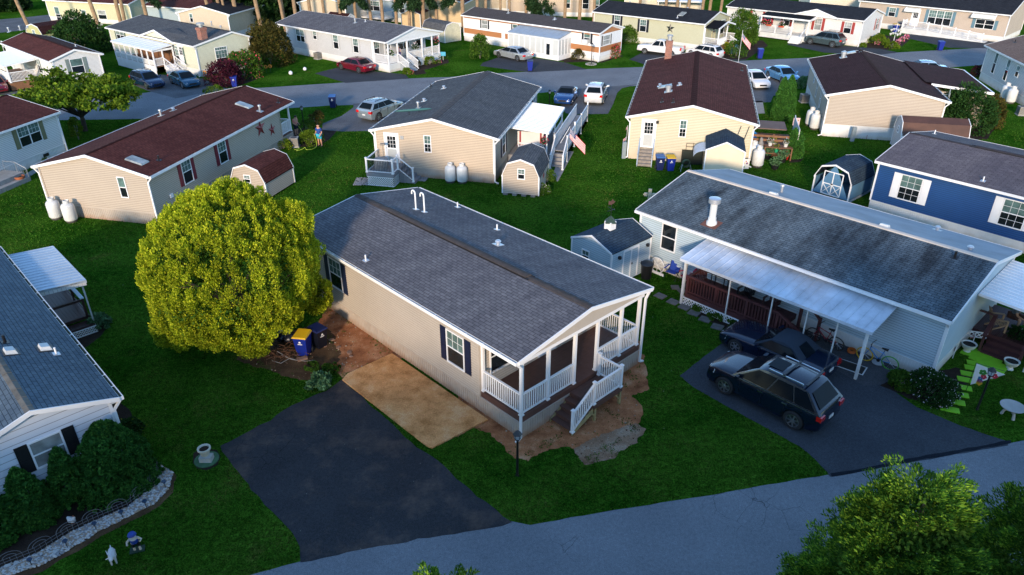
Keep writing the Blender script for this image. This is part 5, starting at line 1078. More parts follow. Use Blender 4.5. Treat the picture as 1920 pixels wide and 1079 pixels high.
    if parts is not None:
        g = MB(); a = inter(sec[-1], sec[-2], .12); b = inter(sec[-1], sec[-2], .96); e = .02
        g.hexa([(a[0]+e*.4, -yy(a[1], .86), a[1]), (a[0]+e*.4, yy(a[1], .86), a[1]), (b[0]+e*.4, yy(b[1], .84), b[1]), (b[0]+e*.4, -yy(b[1], .84), b[1]), (a[0]+e, -yy(a[1], .86), a[1]+e), (a[0]+e, yy(a[1], .86), a[1]+e), (b[0]+e, yy(b[1], .84), b[1]+e), (b[0]+e, -yy(b[1], .84), b[1]+e)]); g.build('windscreen', carglass, cab)
        g = MB(); a = inter(sec[0], sec[1], .22 if kind in ('suv', 'wagon') else .14); b = inter(sec[0], sec[1], .92); fcr = .80 if kind != 'conv' else .42
        g.hexa([(a[0]-e, -yy(a[1], fcr), a[1]), (a[0]-e, yy(a[1], fcr), a[1]), (b[0]-e, yy(b[1], fcr), b[1]), (b[0]-e, -yy(b[1], fcr), b[1]), (a[0]-e-.01, -yy(a[1], fcr), a[1]+e), (a[0]-e-.01, yy(a[1], fcr), a[1]+e), (b[0]-e-.01, yy(b[1], fcr), b[1]+e), (b[0]-e-.01, -yy(b[1], fcr), b[1]+e)]); g.build('rear_window', carglass, cab)
        z0, z1 = bz+.015, zt-.13
        def xat(z, side):
            p, q_ = (sec[-1], sec[-2]) if side else (sec[0], sec[1]); return p[0]+(q_[0]-p[0])*(z-p[1])/(q_[1]-p[1])
        cuts = {'suv': [0, .40, .74, 1], 'wagon': [0, .38, .74, 1], 'sedan': [0, .50, 1], 'pickup': [0, .62, 1], 'conv': [0, 1]}[kind]
        for sg in (-1, 1):
            xf0, xf1 = xat(z0, 1)-.13, xat(z1, 1)-.10; xr0, xr1 = xat(z0, 0)+.13, xat(z1, 0)+.12
            for c0_, c1_ in zip(cuts[:-1], cuts[1:]):
                g = MB(); d = .012; P = []
                for zz, (xa, xb) in ((z0, (xf0, xr0)), (z1, (xf1, xr1))):
                    A_, B_ = xa+(xb-xa)*c0_-(.03 if c0_ else 0), xa+(xb-xa)*c1_+(.03 if c1_ < 1 else 0); P.append((A_, B_, zz))
                (a0, b0, zz0), (a1, b1, zz1) = P; yo = lambda z: yy(z, sg)+sg*(.004-(.03*max(0, (z-zt+.1)/.1)))
                g.hexa([(a0, yo(zz0)-sg*.02, zz0), (b0, yo(zz0)-sg*.02, zz0), (b0, yo(zz0)+sg*d, zz0), (a0, yo(zz0)+sg*d, zz0), (a1, yo(zz1)-sg*.02, zz1), (b1, yo(zz1)-sg*.02, zz1), (b1, yo(zz1)+sg*d, zz1), (a1, yo(zz1)+sg*d, zz1)]); g.build('side_window', carglass, cab)
            # seams and handles and mirrors
            g = MB(); g.bar((xf0-.02, sg*(W/2*.985), bz-.02), (xr0, sg*(W/2*.985), bz-.02), .02, .018); g.build('window_trim', chrome if kind == 'suv' else black, body)
            for xh in ((xf0-.95, xf0-1.95) if kind in ('suv', 'sedan', 'wagon') else (xf0-1.1,)):
                g = MB(); g.bar((xh, sg*W*.497, bz-.16), (xh-.2, sg*W*.497, bz-.16), .03, .03); g.build('door_handle', mat if kind != 'suv' else chrome, body)
            g = MB()
            for xs in ((xf0-.18, xf0-1.1, xf0-2.05) if kind not in ('conv', 'pickup') else (xf0-.18, xf0-1.3)): g.box(xs-.006, xs+.006, *sorted((sg*W*.488, sg*W*.4995)), .42, bz-.05)
            g.build('door_seam', black, body)
            g = MB(); mx = xf0-.05; g.hexa([(mx-.1, sg*W*.49, bz-.02), (mx+.08, sg*W*.49, bz-.02), (mx+.03, sg*(W/2+.2), bz), (mx-.1, sg*(W/2+.2), bz), (mx-.1, sg*W*.49, bz+.1), (mx+.05, sg*W*.49, bz+.1), (mx+.0, sg*(W/2+.2), bz+.15), (mx-.1, sg*(W/2+.2), bz+.15)]); g.build('wing_mirror', mat, body)
            g = MB(); xn = h-.2; g.hexa([(xn-.28, sg*W*.40, K['nose']-.16), (xn+.14, sg*W*.30, K['nose']-.16), (xn+.14, sg*W*.30, K['nose']-.02), (xn-.22, sg*W*.42, K['nose']-.0), (xn-.2, sg*W*.475, K['nose']-.18), (xn+.12, sg*W*.385, K['nose']-.18), (xn+.10, sg*W*.385, K['nose']-.03), (xn-.24, sg*W*.472, K['nose']-.0)]); g.build('headlight', head_l, body)
            g = MB(); zt_ = K['tail']-.30; g.box(-h-.015, -h+.18, *sorted((sg*W*.30, sg*W*.455)), zt_, zt_+.2 if kind != 'pickup' else zt_+.3); g.build('taillight', red_l, body)
        if kind in ('suv', 'wagon') and parts:
            for sg in (-1, 1): g = MB(); g.bar((rf-.35, sg*yt*.93, zt+.06), (rr+.3, sg*yt*.93, zt+.06), .035, .04); g.bar((rf-.38, sg*yt*.93, zt), (rf-.35, sg*yt*.93, zt+.06), .04); g.bar((rr+.3, sg*yt*.93, zt), (rr+.3, sg*yt*.93, zt+.06), .04); g.build('roof_rail', chrome if kind == 'suv' and parts == 2 else black, cab)
            if parts == 2:
                for x_ in (rf-.95, rf-1.85): g = MB(); g.bar((x_, -yt*.98, zt+.11), (x_, yt*.98, zt+.11), .08, .035); g.build('roof_bar', black, cab)
                g = MB(); g.box(rf-.75, rf-.15, -yt*.55, yt*.55, zt+.034, zt+.042); g.build('sunroof', carglass, cab)
        g = MB(); g.box(h-.07, h+.005, -W*.2, W*.2, K['nose']-.24, K['nose']-.10); g.build('grille', black, body)
        g = MB(); g.box(-h-.02, -h, -.16, .16, .62, .74); g.build('licence_plate', white_old, body)
        if kind == 'pickup':
            g = MB(); g.box(-h+.12, cr-.06, -W*.40, W*.40, bz-.045, bz-.02); g.build('bed', paint('dark_bed', (.03, .032, .05), .7), body)
    for x_ in (xf, xr):
        for sg in (-1, 1):
            g = MB(); yo = sg*(W/2-.02); yi = sg*(W/2-.23)
            prof = [(.20, yi), (wr-.03, yi), (wr, yi+sg*.03), (wr, yo-sg*.03), (wr-.03, yo), (wr*.66, yo+sg*.004), (wr*.62, yo-sg*.03)]
            rg = [[g.p((x_+r*math.cos(2*math.pi*k/24), y, wr+r*math.sin(2*math.pi*k/24))) for k in range(24)] for r, y in prof]
            for i in range(len(rg)-1):
                for k in range(24): g.fi([rg[i][k], rg[i][(k+1) % 24], rg[i+1][(k+1) % 24], rg[i+1][k]])
            g.fi(rg[0]); g.fi(rg[-1]); wh = g.build('wheel', rubber, t, True)
            g = MB(); yr = yo-sg*.012
            for k in range(7 if kind == 'suv' else 6):
                a = 2*math.pi*k/(7 if kind == 'suv' else 6); c_, s_ = math.cos(a), math.sin(a); r0, r1 = .04, wr*.64
                g.bar((x_+c_*r0, yr, wr+s_*r0), (x_+c_*r1, yr+sg*.006, wr+s_*r1), .055, .02, up=(0, 1, 0))
            g.tube([(x_, yr-sg*.02, wr), (x_, yr+sg*.02, wr)], .07, 10)
            for k in range(24):
                a0, a1 = 2*math.pi*k/24, 2*math.pi*(k+1)/24; g.face([(x_+math.cos(a)*r, yr+sg*.014, wr+math.sin(a)*r) for a, r in ((a0, wr*.60), (a1, wr*.60), (a1, wr*.68), (a0, wr*.68))])
            g.build('rim', chrome, wh)
    t.scale = (scale,)*3
    return t
def by_wheels(fr, re, side, W=1.85, L=4.8, wr_off=0.0, wb=None):
    """ground position and heading from the contact points of the visible front and rear wheel"""
    a, b = gp(*fr), gp(*re); d = (a-b).normalized(); left = Vector((-d.y, d.x, 0)); s_ = -1 if side == 'L' else 1
    m = (a+b)/2+left*s_*(W/2-.05)
    return (m.x, m.y, .012), math.atan2(d.y, d.x)
p, hd = by_wheels((1355.5, 739), (1483.4, 805), 'L', 1.94)
suv = car('black SUV with roof bars and chrome trim, nearest on the curved driveway', 'car', carpaint('black_car_paint', (.002, .007, .022), .1), 'suv', p, hd, 4.85, 1.96, 1.80, parts=2)
d = Vector((math.cos(hd), math.sin(hd), 0)); a = gp(1377, 662)-d*1.45; left = Vector((-d.y, d.x, 0))
car('dark blue convertible with black soft top parked between the black SUV and the deck', 'car', carpaint('dark_navy_car_paint', (.004, .012, .035), .2), 'conv', (a.x-left.x*.85, a.y-left.y*.85, .012), hd, 4.75, 1.88, 1.38, roofmat=paint('black_soft_top', (.012, .022, .038), .85, .1))
p, hd = by_wheels((275, 168), (250.5, 160.5), 'R'); car('dark blue station wagon beside the screened porch, left of the teal sedan', 'car', carpaint('deep_blue_car_paint', (.005, .022, .075)), 'wagon', p, hd-.05, 4.65, 1.76, 1.48)
p, hd = by_wheels((344.5, 167.5), (319, 158), 'R'); car('teal blue sedan with a sun shade, right of the dark wagon', 'car', carpaint('teal_car_paint', (.01, .07, .14)), 'sedan', p, hd-.05, 4.5, 1.74, 1.42)
p, hd = by_wheels((640, 131.5), (672.5, 138.5), 'L'); car('dark red sedan on the black driveway beside the railed porch', 'car', carpaint('wine_red_car_paint', (.17, .008, .022)), 'sedan', p, hd, 4.85, 1.82, 1.45)
q = gp(716, 219); car('silver SUV seen from behind beside the large grey roof', 'car', carpaint('silver_blue_car_paint', (.32, .38, .42), .5), 'suv', (q.x, q.y, .012), R(58), 4.5, 1.84, 1.66, parts=1)
p, hd = by_wheels((934, 108.7), (971, 116), 'L'); car('silver sedan in front of the long white trailer', 'car', carpaint('silver_car_paint', (.42, .45, .47), .5), 'sedan', p, hd, 5.0, 1.86, 1.44)
p, hd = by_wheels((1209, 102), (1258, 107), 'L'); car('white extended-cab pickup truck beyond the brick chimney', 'pickup truck', carpaint('white_car_paint', (.70, .70, .70), .0), 'pickup', p, hd, 5.5, 1.95, 1.75, name='pickup_truck')
p, hd = by_wheels((1292, 106), (1334, 113), 'L'); car('white hatchback between the pickup truck and the yellow shrubs', 'car', carpaint('white_car_paint', (.70, .70, .70)), 'wagon', p, hd, 4.4, 1.78, 1.5)
p, hd = by_wheels((1517.4, 84), (1560.4, 90.3), 'L'); car('dark grey SUV parked in front of the red-shuttered white house', 'car', carpaint('grey_green_car_paint', (.06, .085, .095)), 'suv', p, hd, 4.85, 1.95, 1.78, parts=1)
q = gp(1061, 190); car('blue roadster with folded dark top, left of the white SUV', 'car', carpaint('royal_blue_car_paint', (.008, .05, .19)), 'conv', (q.x, q.y, .012), R(-104), 4.1, 1.78, 1.28, roofmat=paint('black_soft_top', (.012, .022, .038)))
q = gp(1117, 188); car('white SUV with black rear bumper seen from behind, right of the blue roadster', 'car', carpaint('pearl_white_car_paint', (.62, .64, .66), .1), 'suv', (q.x, q.y, .012), R(77), 4.6, 1.86, 1.70, parts=1)
q = gp(1413, 160); car('white sedan half hidden behind the red-brown roof, facing the camera', 'car', carpaint('white_car_paint', (.70, .70, .70)), 'sedan', (q.x, q.y, .012), R(-84), 4.6, 1.8, 1.45)
q = gp(1465, 151); car('light blue sedan facing the camera beside the road', 'car', carpaint('light_blue_car_paint', (.12, .33, .58), .4), 'sedan', (q.x, q.y, .012), R(-78), 4.6, 1.8, 1.42)
q = gp(1727, 139); car('pale blue car on the road showing only its roof above the near-black wing roof', 'car', carpaint('pale_blue_car_paint', (.30, .42, .52), .4), 'sedan', (q.x, q.y, .012), R(170), 4.6, 1.8, 1.42)
q = gp(955, 14); car('pale blue van facing the camera among the pine trunks at the top edge', 'van', carpaint('light_blue_car_paint', (.12, .33, .58)), 'suv', (q.x, q.y, .012), R(-110), 4.8, 1.9, 1.75, parts=1)
q = gp(-6, 170); car('dark red car cut off by the left edge beside the small side porch', 'car', carpaint('wine_red_car_paint', (.17, .008, .022)), 'sedan', (q.x, q.y, .012), R(-50), 4.6, 1.8, 1.45)
# ------------------------------------------------------------------ vegetation
def leaves(name, P, Nn, size, mat, parent=None, aspect=1.7, rng=None, jit=.6, loc=None, curl=True):
    """P (n,3) leaf positions, Nn (n,3) preferred directions -> one mesh of small leaf quads"""
    rng = rng or np.random.default_rng(1); n = len(P)
    d = Nn+rng.normal(0, jit, (n, 3)); d /= np.linalg.norm(d, axis=1)[:, None]+1e-9
    r = rng.normal(0, 1, (n, 3)); s = np.cross(d, r); s /= np.linalg.norm(s, axis=1)[:, None]+1e-9
    sz = size*(.6+.8*rng.random(n))[:, None]; a = d*sz*aspect; b = s*sz*.5
    V = np.empty((n, 4, 3)); V[:, 0] = P-a*.5; V[:, 1] = P+b; V[:, 2] = P+a*.5; V[:, 3] = P-b
    me = bpy.data.meshes.new(name); me.vertices.add(4*n); me.vertices.foreach_set('co', V.reshape(-1)); me.loops.add(4*n); me.loops.foreach_set('vertex_index', np.arange(4*n, dtype=np.int32))
    me.polygons.add(n); me.polygons.foreach_set('loop_start', np.arange(0, 4*n, 4, dtype=np.int32)); me.update(calc_edges=True); me.materials.append(mat)
    o = bpy.data.objects.new(name, me); C.objects.link(o)
    if parent: o.parent = parent
    if loc: o.location = loc
    return o
def sph(n, rng):
    v = rng.normal(0, 1, (n, 3)); return v/np.linalg.norm(v, axis=1)[:, None]
def lobes(centers, rad, per, rng, out=None, squash=1., fill=.78):
    """leaf positions on clumps"""
    n = len(centers)*per; idx = np.repeat(np.arange(len(centers)), per); d = sph(n, rng)
    if out is not None: d = d+out[idx]*.75; d /= np.linalg.norm(d, axis=1)[:, None]
    rr = (rad[idx] if hasattr(rad, '__len__') else rad)*(fill+(1.06-fill)*rng.random(n))
    P = centers[idx]+d*rr[:, None]*np.array([1, 1, squash]); return P, d
def bush(label, px, py, r, h, mat, cat='bush', name='bush', leaf=.07, per=60, nl=40, seed=3, group=None, z0=0., sq=None, stem=True, pos=None, flowers=None, parts=True):
    rng = np.random.default_rng(seed); p = pos or gp(px, py); t = thing(name, label, cat, (p[0], p[1], z0), 0, group)
    c = sph(nl, rng); c[:, 2] = np.abs(c[:, 2])*1.0; out = c.copy(); c = c*np.array([r*.72, r*.72, h*.66])*(.75+.3*rng.random(nl))[:, None]; c[:, 2] += h*.12
    rad = (.30+.16*rng.random(nl))*min(r, h*.7)*1.05
    P, d = lobes(c, rad, per, rng, out); P[:, 2] = np.maximum(P[:, 2], .02)
    leaves('foliage', P, d, leaf, mat, t, rng=rng)
    if stem:
        q = MB()
        for k in range(5): a = k*1.26; q.tube([(0, 0, 0), (math.cos(a)*r*.3, math.sin(a)*r*.3, h*.5)], [.03, .015], 5)
        q.build('stem', wood_grey, t)
    if flowers:
        fm, fn, fs = flowers; i = rng.choice(len(P), fn, replace=False); leaves('flower', P[i]+d[i]*.06, d[i], fs, fm, t, aspect=1.0, rng=rng)
    return t
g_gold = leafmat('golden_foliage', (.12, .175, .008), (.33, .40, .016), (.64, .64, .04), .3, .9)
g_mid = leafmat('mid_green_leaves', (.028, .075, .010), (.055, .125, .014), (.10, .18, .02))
g_lt = leafmat('light_green_leaves', (.045, .10, .008), (.10, .17, .012), (.17, .24, .02))
g_dk = leafmat('dark_green_leaves', (.010, .035, .008), (.02, .058, .012), (.035, .085, .018), .15)
g_arb = leafmat('arborvitae_leaves', (.014, .060, .012), (.034, .12, .020), (.08, .22, .035), .12, 1.6)
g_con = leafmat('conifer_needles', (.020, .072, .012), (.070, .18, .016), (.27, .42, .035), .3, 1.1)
g_pine = leafmat('pine_needles', (.010, .03, .012), (.018, .045, .016), (.03, .06, .02), .1)
g_purp = leafmat('purple_leaves', (.03, .006, .015), (.055, .010, .022), (.09, .02, .03), .15)
g_bronze = leafmat('bronze_green_leaves', (.03, .03, .008), (.06, .06, .012), (.11, .08, .02), .2)
g_hosta = leafmat('hosta_leaves', (.04, .10, .04), (.09, .19, .08), (.14, .25, .12), .2)
g_yel = leafmat('yellow_leaves', (.30, .24, .01), (.45, .35, .02), (.55, .42, .03), .2)
f_pink = leafmat('pink_petals', (.5, .08, .16), (.6, .18, .28), (.75, .4, .5), .2)
f_red = leafmat('red_petals', (.6, .03, .08), (.75, .08, .15), (.8, .2, .25), .2)
f_white = leafmat('white_petals', (.55, .5, .5), (.7, .66, .66), (.75, .6, .7), .2)
bark = paint('bark', (.16, .105, .065), .95, .35, 5); bark_dk = paint('dark_bark', (.05, .038, .028), .95, .35, 5)
# golden tree
rng = np.random.default_rng(11)
gt = thing('golden_conifer', 'big round golden-green tree standing left of the central beige house', 'tree', (-11.6, 26.8, 0))
nl = 1700; c = sph(nl, rng); c = c[c[:, 2] > -.86]; out = c.copy()
lump = np.array([math.sin(3.1*a[0]+1)*math.cos(2.7*a[1])+.6*math.sin(5.3*a[2]+2*a[0]) for a in c])
rr = 1+.085*lump
lowf = np.clip(-c[:, 2], 0, .86); fat = np.where(c[:, 2] < 0, np.minimum(.92/np.sqrt(1-lowf**2), 1.07), 1)*(1-.13*np.clip(c[:, 2], 0, 1)**1.3); c[:, :2] *= fat[:, None]; c = c*rr[:, None]*np.array([3.5, 3.35, 3.32]); c[:, 2] = np.where(c[:, 2] < 0, c[:, 2]*.84, c[:, 2])+4.0
c = c+out*(rng.random((len(c), 1))-.6)*.38; ex = [(330, 612, 1.3, .85), (592, 552, 2.0, .6), (470, 625, 1.2, .8), (545, 420, 5.6, .8)]
for px_, py_, z_, r_ in ex: e_ = gp(px_, py_, z_); s_ = sph(110, rng); c = np.concatenate([c, s_*r_+np.array([e_.x+11.6, e_.y-26.8, z_])]); out = np.concatenate([out, s_])
rad = .11+.15*rng.random(len(c)); P, d = lobes(c, rad, 125, rng, out, squash=1.6, fill=.55); d = d*.55+out[np.repeat(np.arange(len(c)), 125)]*.2+np.array([0, 0, .7])
leaves('crown', P, d, .044, g_gold, gt, aspect=2.0, rng=rng, jit=.3)
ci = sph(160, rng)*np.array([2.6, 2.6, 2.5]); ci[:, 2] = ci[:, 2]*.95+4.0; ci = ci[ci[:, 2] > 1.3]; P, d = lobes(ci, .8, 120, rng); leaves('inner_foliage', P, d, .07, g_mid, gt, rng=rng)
q = MB(); q.tube([(0, 0, 0), (.1, 0, 1.2), (0, .1, 4.5)], [.28, .22, .08], 10)
for k in range(9): a = k*.7; q.tube([(0, 0, .8+.25*k), (math.cos(a)*1.6, math.sin(a)*1.6, 2.0+.3*k), (math.cos(a)*2.9, math.sin(a)*2.9, 3.0+.25*k)], [.1, .06, .02], 6)
q.build('trunk', bark, gt)
# spreading deciduous tree at left
def spreading(label, pos, H, rx, seed, mat, nb=26, name='deciduous_tree', zc=.55, leaf=.16, per=40, lobr=.6, nsub=13, trunkr=.22, zl=.22):
    rng = np.random.default_rng(seed); t = thing(name, label, 'tree', pos); q = MB(); cs = []
    q.tube([(0, 0, 0), (.05, .03, H*.15), (0, .05, H*.28)], [trunkr, trunkr*.8, trunkr*.7], 9)
    for k in range(nb):
        a = k*2.399+rng.random()*.5; f = (k+.5)/nb; rad = rx*(.35+.65*math.sqrt(rng.random())); z1 = H*(zl+.1+.62*(1-(rad/rx)**2*.75)*(.55+.45*rng.random()))
        e = np.array([math.cos(a)*rad, math.sin(a)*rad, z1]); m_ = e*np.array([.45, .45, .0])+np.array([0, 0, H*.24+z1*.35])
        q.tube([(0, 0.03, H*.2), tuple(m_), tuple(e)], [trunkr*.38, trunkr*.2, .015], 5)
        for j in range(nsub): cs.append(m_+(e-m_)*rng.random()**.5*1.05+rng.normal(0, .35, 3)*np.array([1, 1, .35])*rx*.25)
    q.build('trunk', bark_dk, t); cs = np.array(cs); P, d = lobes(cs, lobr*(.6+.6*rng.random(len(cs))), per, rng, squash=.55, fill=.3)
    leaves('crown', P, d+np.array([0, 0, .0]), leaf, mat, t, rng=rng, jit=.9); return t
spreading('leafy spreading green tree by the road in front of the cream-white house', gp(160, 246), 5.9, 4.5, 5, g_lt, nb=30)
# conifers in the near right corner
def conifer(label, pos, H, rb, seed, mat, n=420, name='conifer_tree', top=0., leaf=.05, per=150, spray=.55):
    rng = np.random.default_rng(seed); t = thing(name, label, 'tree', pos, 0); cs = []; ds = []
    for k in range(n):
        f = rng.random()**.72; z = H*(1-f)*.98+.15; r = rb*(f**.75)*(.80+.28*rng.random())+.08; a = rng.random()*6.283; cs.append((math.cos(a)*r, math.sin(a)*r, z)); ds.append((math.cos(a), math.sin(a), .55+.5*(1-f)))
    cs = np.array(cs); ds = np.array(ds); ds /= np.linalg.norm(ds, axis=1)[:, None]
    idx = np.repeat(np.arange(n), per); m = len(idx); tt = rng.random(m)
    side = np.cross(ds[idx], np.array([0, 0, 1.])); side /= np.linalg.norm(side, axis=1)[:, None]
    w_ = (rng.random(m)-.5)*2; L = spray*(.7+.6*rng.random(n))[idx]
    up = np.cross(side, ds[idx])
    P = cs[idx]+ds[idx]*(tt*L)[:, None]+side*(w_*L*.45*(1-tt*.75))[:, None]+up*((rng.random(m)-.5)*L*.42+ -(tt**2)*L*.12)[:, None]
    D = ds[idx]*.9+side*(w_*.9)[:, None]
    leaves('crown', P, D, leaf, mat, t, aspect=3.2, rng=rng, jit=.25)
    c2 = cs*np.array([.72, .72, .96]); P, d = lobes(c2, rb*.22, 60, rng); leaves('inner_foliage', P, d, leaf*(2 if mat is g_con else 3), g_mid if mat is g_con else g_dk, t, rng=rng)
    q = MB(); q.tube([(0, 0, 0), (0, 0, H*.95)], [rb*.09+.05, .03], 8); q.build('trunk', bark, t); return t
conifer('tall bright green conifer rising in the bottom right corner', (7.65, 9.9, 0), 8.2, 2.65, 21, g_con, n=1050, per=260, leaf=.026, spray=.55)
conifer('second bright green conifer cut off by the right edge at the bottom', (10.9, 10.3, 0), 7.9, 2.7, 22, g_con, n=600, per=240, leaf=.026, spray=.55)
conifer('small tip of a light green conifer at the bottom edge below the black driveway', (-1.35, 9.3, 0), 6.42, 2.0, 23, g_con, n=260, per=200, leaf=.026, spray=.45)
# pine windbreak at the back
def pine(label, pos, H, r, lean, seed, crown=True, low=None, c_=(.30, .20, .115)):
    rng = random.Random(seed); t = thing('pine_tree', label, 'tree', pos, 0, 'tall pines in a row behind the houses'); q = MB(); P = [(0, 0, 0)]
    for k in range(1, 7): P.append((lean[0]*k/6+rng.uniform(-.1, .1), lean[1]*k/6, H*k/6))
    q.tube(P, [r*(1-.09*k) for k in range(7)], 9)
    q.build('trunk', paint('pine_bark', c_, .95, .4, 2.2), t); q = MB(); pts = []; dd = []; r2 = np.random.default_rng(seed)
    for k in range(14):
        z = H*(.62+.38*k/14); a = rng.uniform(0, 6.28); L = 3.4*(1-.6*k/14); e = (lean[0]*z/H+math.cos(a)*L, math.sin(a)*L, z-.6)
        q.tube([(lean[0]*z/H, 0, z), e], [.06, .02], 4)
        for j in range(16): f = .3+.7*rng.random(); pts.append((lean[0]*z/H+math.cos(a)*L*f, math.sin(a)*L*f, z-.6*f)); dd.append((math.cos(a), math.sin(a), -.2))
    if low:
        for (dx, z, L) in low:
            q.tube([(0, 0, z+1.5), (dx, -.5, z)], [.05, .02], 4)
            for j in range(40): f = .25+.85*rng.random(); pts.append((dx*f+rng.uniform(-.3, .3), -.5*f+rng.uniform(-.5, .5), z+1.5*(1-f)+rng.uniform(-.9, .1)*L)); dd.append((dx*.3, 0, -1))
    for k in range(3): a = rng.uniform(0, 6.28); z = H*rng.uniform(.25, .6); q.tube([(lean[0]*z/H, 0, z), (lean[0]*z/H+math.cos(a)*1.0, math.sin(a)*1.0, z+.1)], [.035, .012], 4)
    q.build('branch', bark, t); P_, d_ = lobes(np.array(pts), .42, 30, r2, fill=.2); leaves('needles', P_, np.array([0, 0, -.4])+d_, .16, g_pine, t, aspect=2.2, rng=r2); return t
row = [(38, 52, -4, .32), (171, 53, -2.5, .36), (209, 46, .3, .34), (216, 45, .5, .30), (268, 29, -1, .34), (384, 44, -2, .33), (409, 46, -1.5, .3), (421, 28, -1.2, .24), (438, 50, -1, .38), (480, 52, -1.5, .36), (524, 46, -1.2, .27), (527, 41, -1.8, .27), (553, 30, -.5, .33), (578, 25, -.3, .33), (605, 24, -.5, .28), (637, 28, -.4, .36), (665, 34, -.3, .28), (691, 36, -.4, .30), (715, 38, -.2, .30), (739, 45, -.2, .30), (765, 46, .1, .28), (793, 50, .0, .38), (816, 42, .1, .28), (867, 22, 0, .38), (893, 14, 0, .28), (909, 15, .1, .28), (938, 18, .1, .24), (956, 20, .2, .25), (986, 25, .2, .30), (1060, 32, .2, .3), (1088, 34, .3, .32), (1115, 14, .3, .28), (1202, 8, .4, .3), (1251, 11, .5, .3), (1273, 13, .6, .3), (1294, 16, .7, .34), (1317, 18, .8, .30), (1336, 19, .9, .30), (1356, 20, 1, .26)]
def trunk_at(x, y):
    Y0 = 104.5 if x < 960 else 109.5; o, d = ray(x, 14); t = Y0/d.y; return (d.x*t, Y0+(x % 7)*.25, 0)
for i, (x, y, ln, r) in enumerate(row):
    lowb = None
    if i in (16, 20, 21): lowb = [(-1.6, 3.9, .7), (1.4, 4.0, .7)]
    if i in (23,): lowb = [(-2.5, 4.1, .8)]
    if i in (28,): lowb = [(2.2, 2.9, 1.8), (3.6, 3.1, 1.6), (1.2, 2.6, 1.2)]
    if i in (4,): lowb = [(2.0, 4.2, .6)]
    pine('pine trunk number %d from the left in the tall row behind the houses' % (i+1) if False else 'pine trunk %s' % ['far left, leaning in front of the far street', 'leaning in front of the olive-tan house', 'thick, at the right of the olive-tan house window', 'thin, doubled beside a thick one at the olive-tan house', 'in front of the grey-blue house wall', 'leaning over the small tan gable', 'slim, crossing the right slope of the small tan gable', 'pale and slim, at the tan gable corner', 'thick, just left of the dark conifers', 'left of the dark conifers near the grey roof end', 'left one of a close pair among the dark conifers', 'right one of a close pair among the dark conifers', 'at the left eave of the tan gable with navy roof', 'in front of the tan gable left of its peak', 'slim, right of the tan gable peak', 'thick, at the right eave of the tan gable', 'slim, in front of the pale blue house door', 'with hanging needles, before the pale blue house window', 'in front of the white porch rail', 'above the stub of the slate roof, left of the far bin', 'slim, right of the far blue bin', 'thick, in front of the small brown-roofed tan shed', 'slim, in front of the blank warm tan wall', 'thick, at the left end of the long white trailer', 'slim, over the carport left of the pale van', 'greenish, over the carport', 'slim, left of the pale van', 'slim, across the pale van', 'with drooping green boughs, right of the pale van', 'in front of the tan house with tall windows', 'orange-brown, beside the arched window of the tan house', 'at the left end of the charcoal roof', 'over the middle of the charcoal roof, before the cream house', 'left of the carport posts', 'right of the carport posts', 'thick, left of the far blue bin behind the charcoal roof', 'before the strip of lawn, left one', 'before the strip of lawn, right one', 'slim, at the left of the white red-shuttered house roof'][i], trunk_at(x, y), 22, r*.8, (ln*.9, 0), 100+i, low=lowb)
# dark conifers top left
for i, (x, y, H, rb, lab) in enumerate(((458, 60, 13, 3.2, 'dark blue-green spruce behind the leafy tree, leftmost'), (505, 55, 14, 4.0, 'wide dark blue-green spruce behind a close pair of pine trunks'), (535, 50, 12, 3.0, 'dark spruce right of the close pair of pine trunks'), (18, 28, 9, 2.6, 'dark evergreen at the far street, top left corner'))):
    conifer(lab, gp(x, y-8), H, rb, 40+i, g_pine, n=260, per=70, leaf=.13, spray=1.1, name='spruce_tree')
# ------------------------------------------------------------------ shrubs
def cone_shrub(label, px, py, H, r, seed, pos=None, blunt=.75):
    rng = np.random.default_rng(seed); p = pos or gp(px, py); t = thing('arborvitae', label, 'shrub', (p[0], p[1], 0)); n = int(480*r*H/2.2); f = rng.random(n)**.7; z = H*(1-f); r_ = r*np.sin(np.clip(f*1.15, 0, 1)*math.pi/2)**blunt*(.93+.1*rng.random(n)); a = rng.random(n)*6.283
    r_ = r_*(1+.06*np.sin(3*a+seed)+.05*np.sin(z*5+2*a)); c = np.stack([np.cos(a)*r_, np.sin(a)*r_, z], 1); out = np.stack([np.cos(a), np.sin(a), .5+0*a], 1); P, d = lobes(c, .05+.05*rng.random(n), 70, rng, out, fill=.5); P[:, 2] = np.maximum(P[:, 2], .02)
    leaves('foliage', P, d+np.array([0, 0, .4]), .034, g_arb, t, aspect=1.9, rng=rng, jit=.45); ci = c*np.array([.75, .75, .92]); P, d = lobes(ci, .16, 16, rng); P[:, 2] = np.maximum(P[:, 2], .02); leaves('inner_foliage', P, d, .1, g_arb, t, rng=rng)
    q = MB(); q.tube([(0, 0, 0), (0, 0, H*.8)], [.07, .02], 6); q.build('trunk', bark_dk, t); return t
cone_shrub('largest dome-topped dark arborvitae at the right end of the row by the white clapboard wall', 224, 908, 2.65, 1.22, 51, blunt=.7)
cone_shrub('slim pointed dark arborvitae in front of the clapboard window, second from the right', 140, 936, 2.2, .56, 52, blunt=1.0)
cone_shrub('broad pointed dark arborvitae left of the clapboard window', 66, 972, 2.1, .74, 53, blunt=1.0)
cone_shrub('dark arborvitae cut off by the left edge at the end of the row', -4, 1005, 1.8, .75, 54, blunt=.9)
cone_shrub('left one of two tall bright arborvitae by the cream yellow house', 1459, 222, 3.6, .62, 55)
cone_shrub('right one of two tall bright arborvitae by the cream yellow house', 1472, 224, 3.8, .72, 56)
cone_shrub('slim dwarf arborvitae left one beside the potting deck', 1482, 296, 2.3, .42, 57)
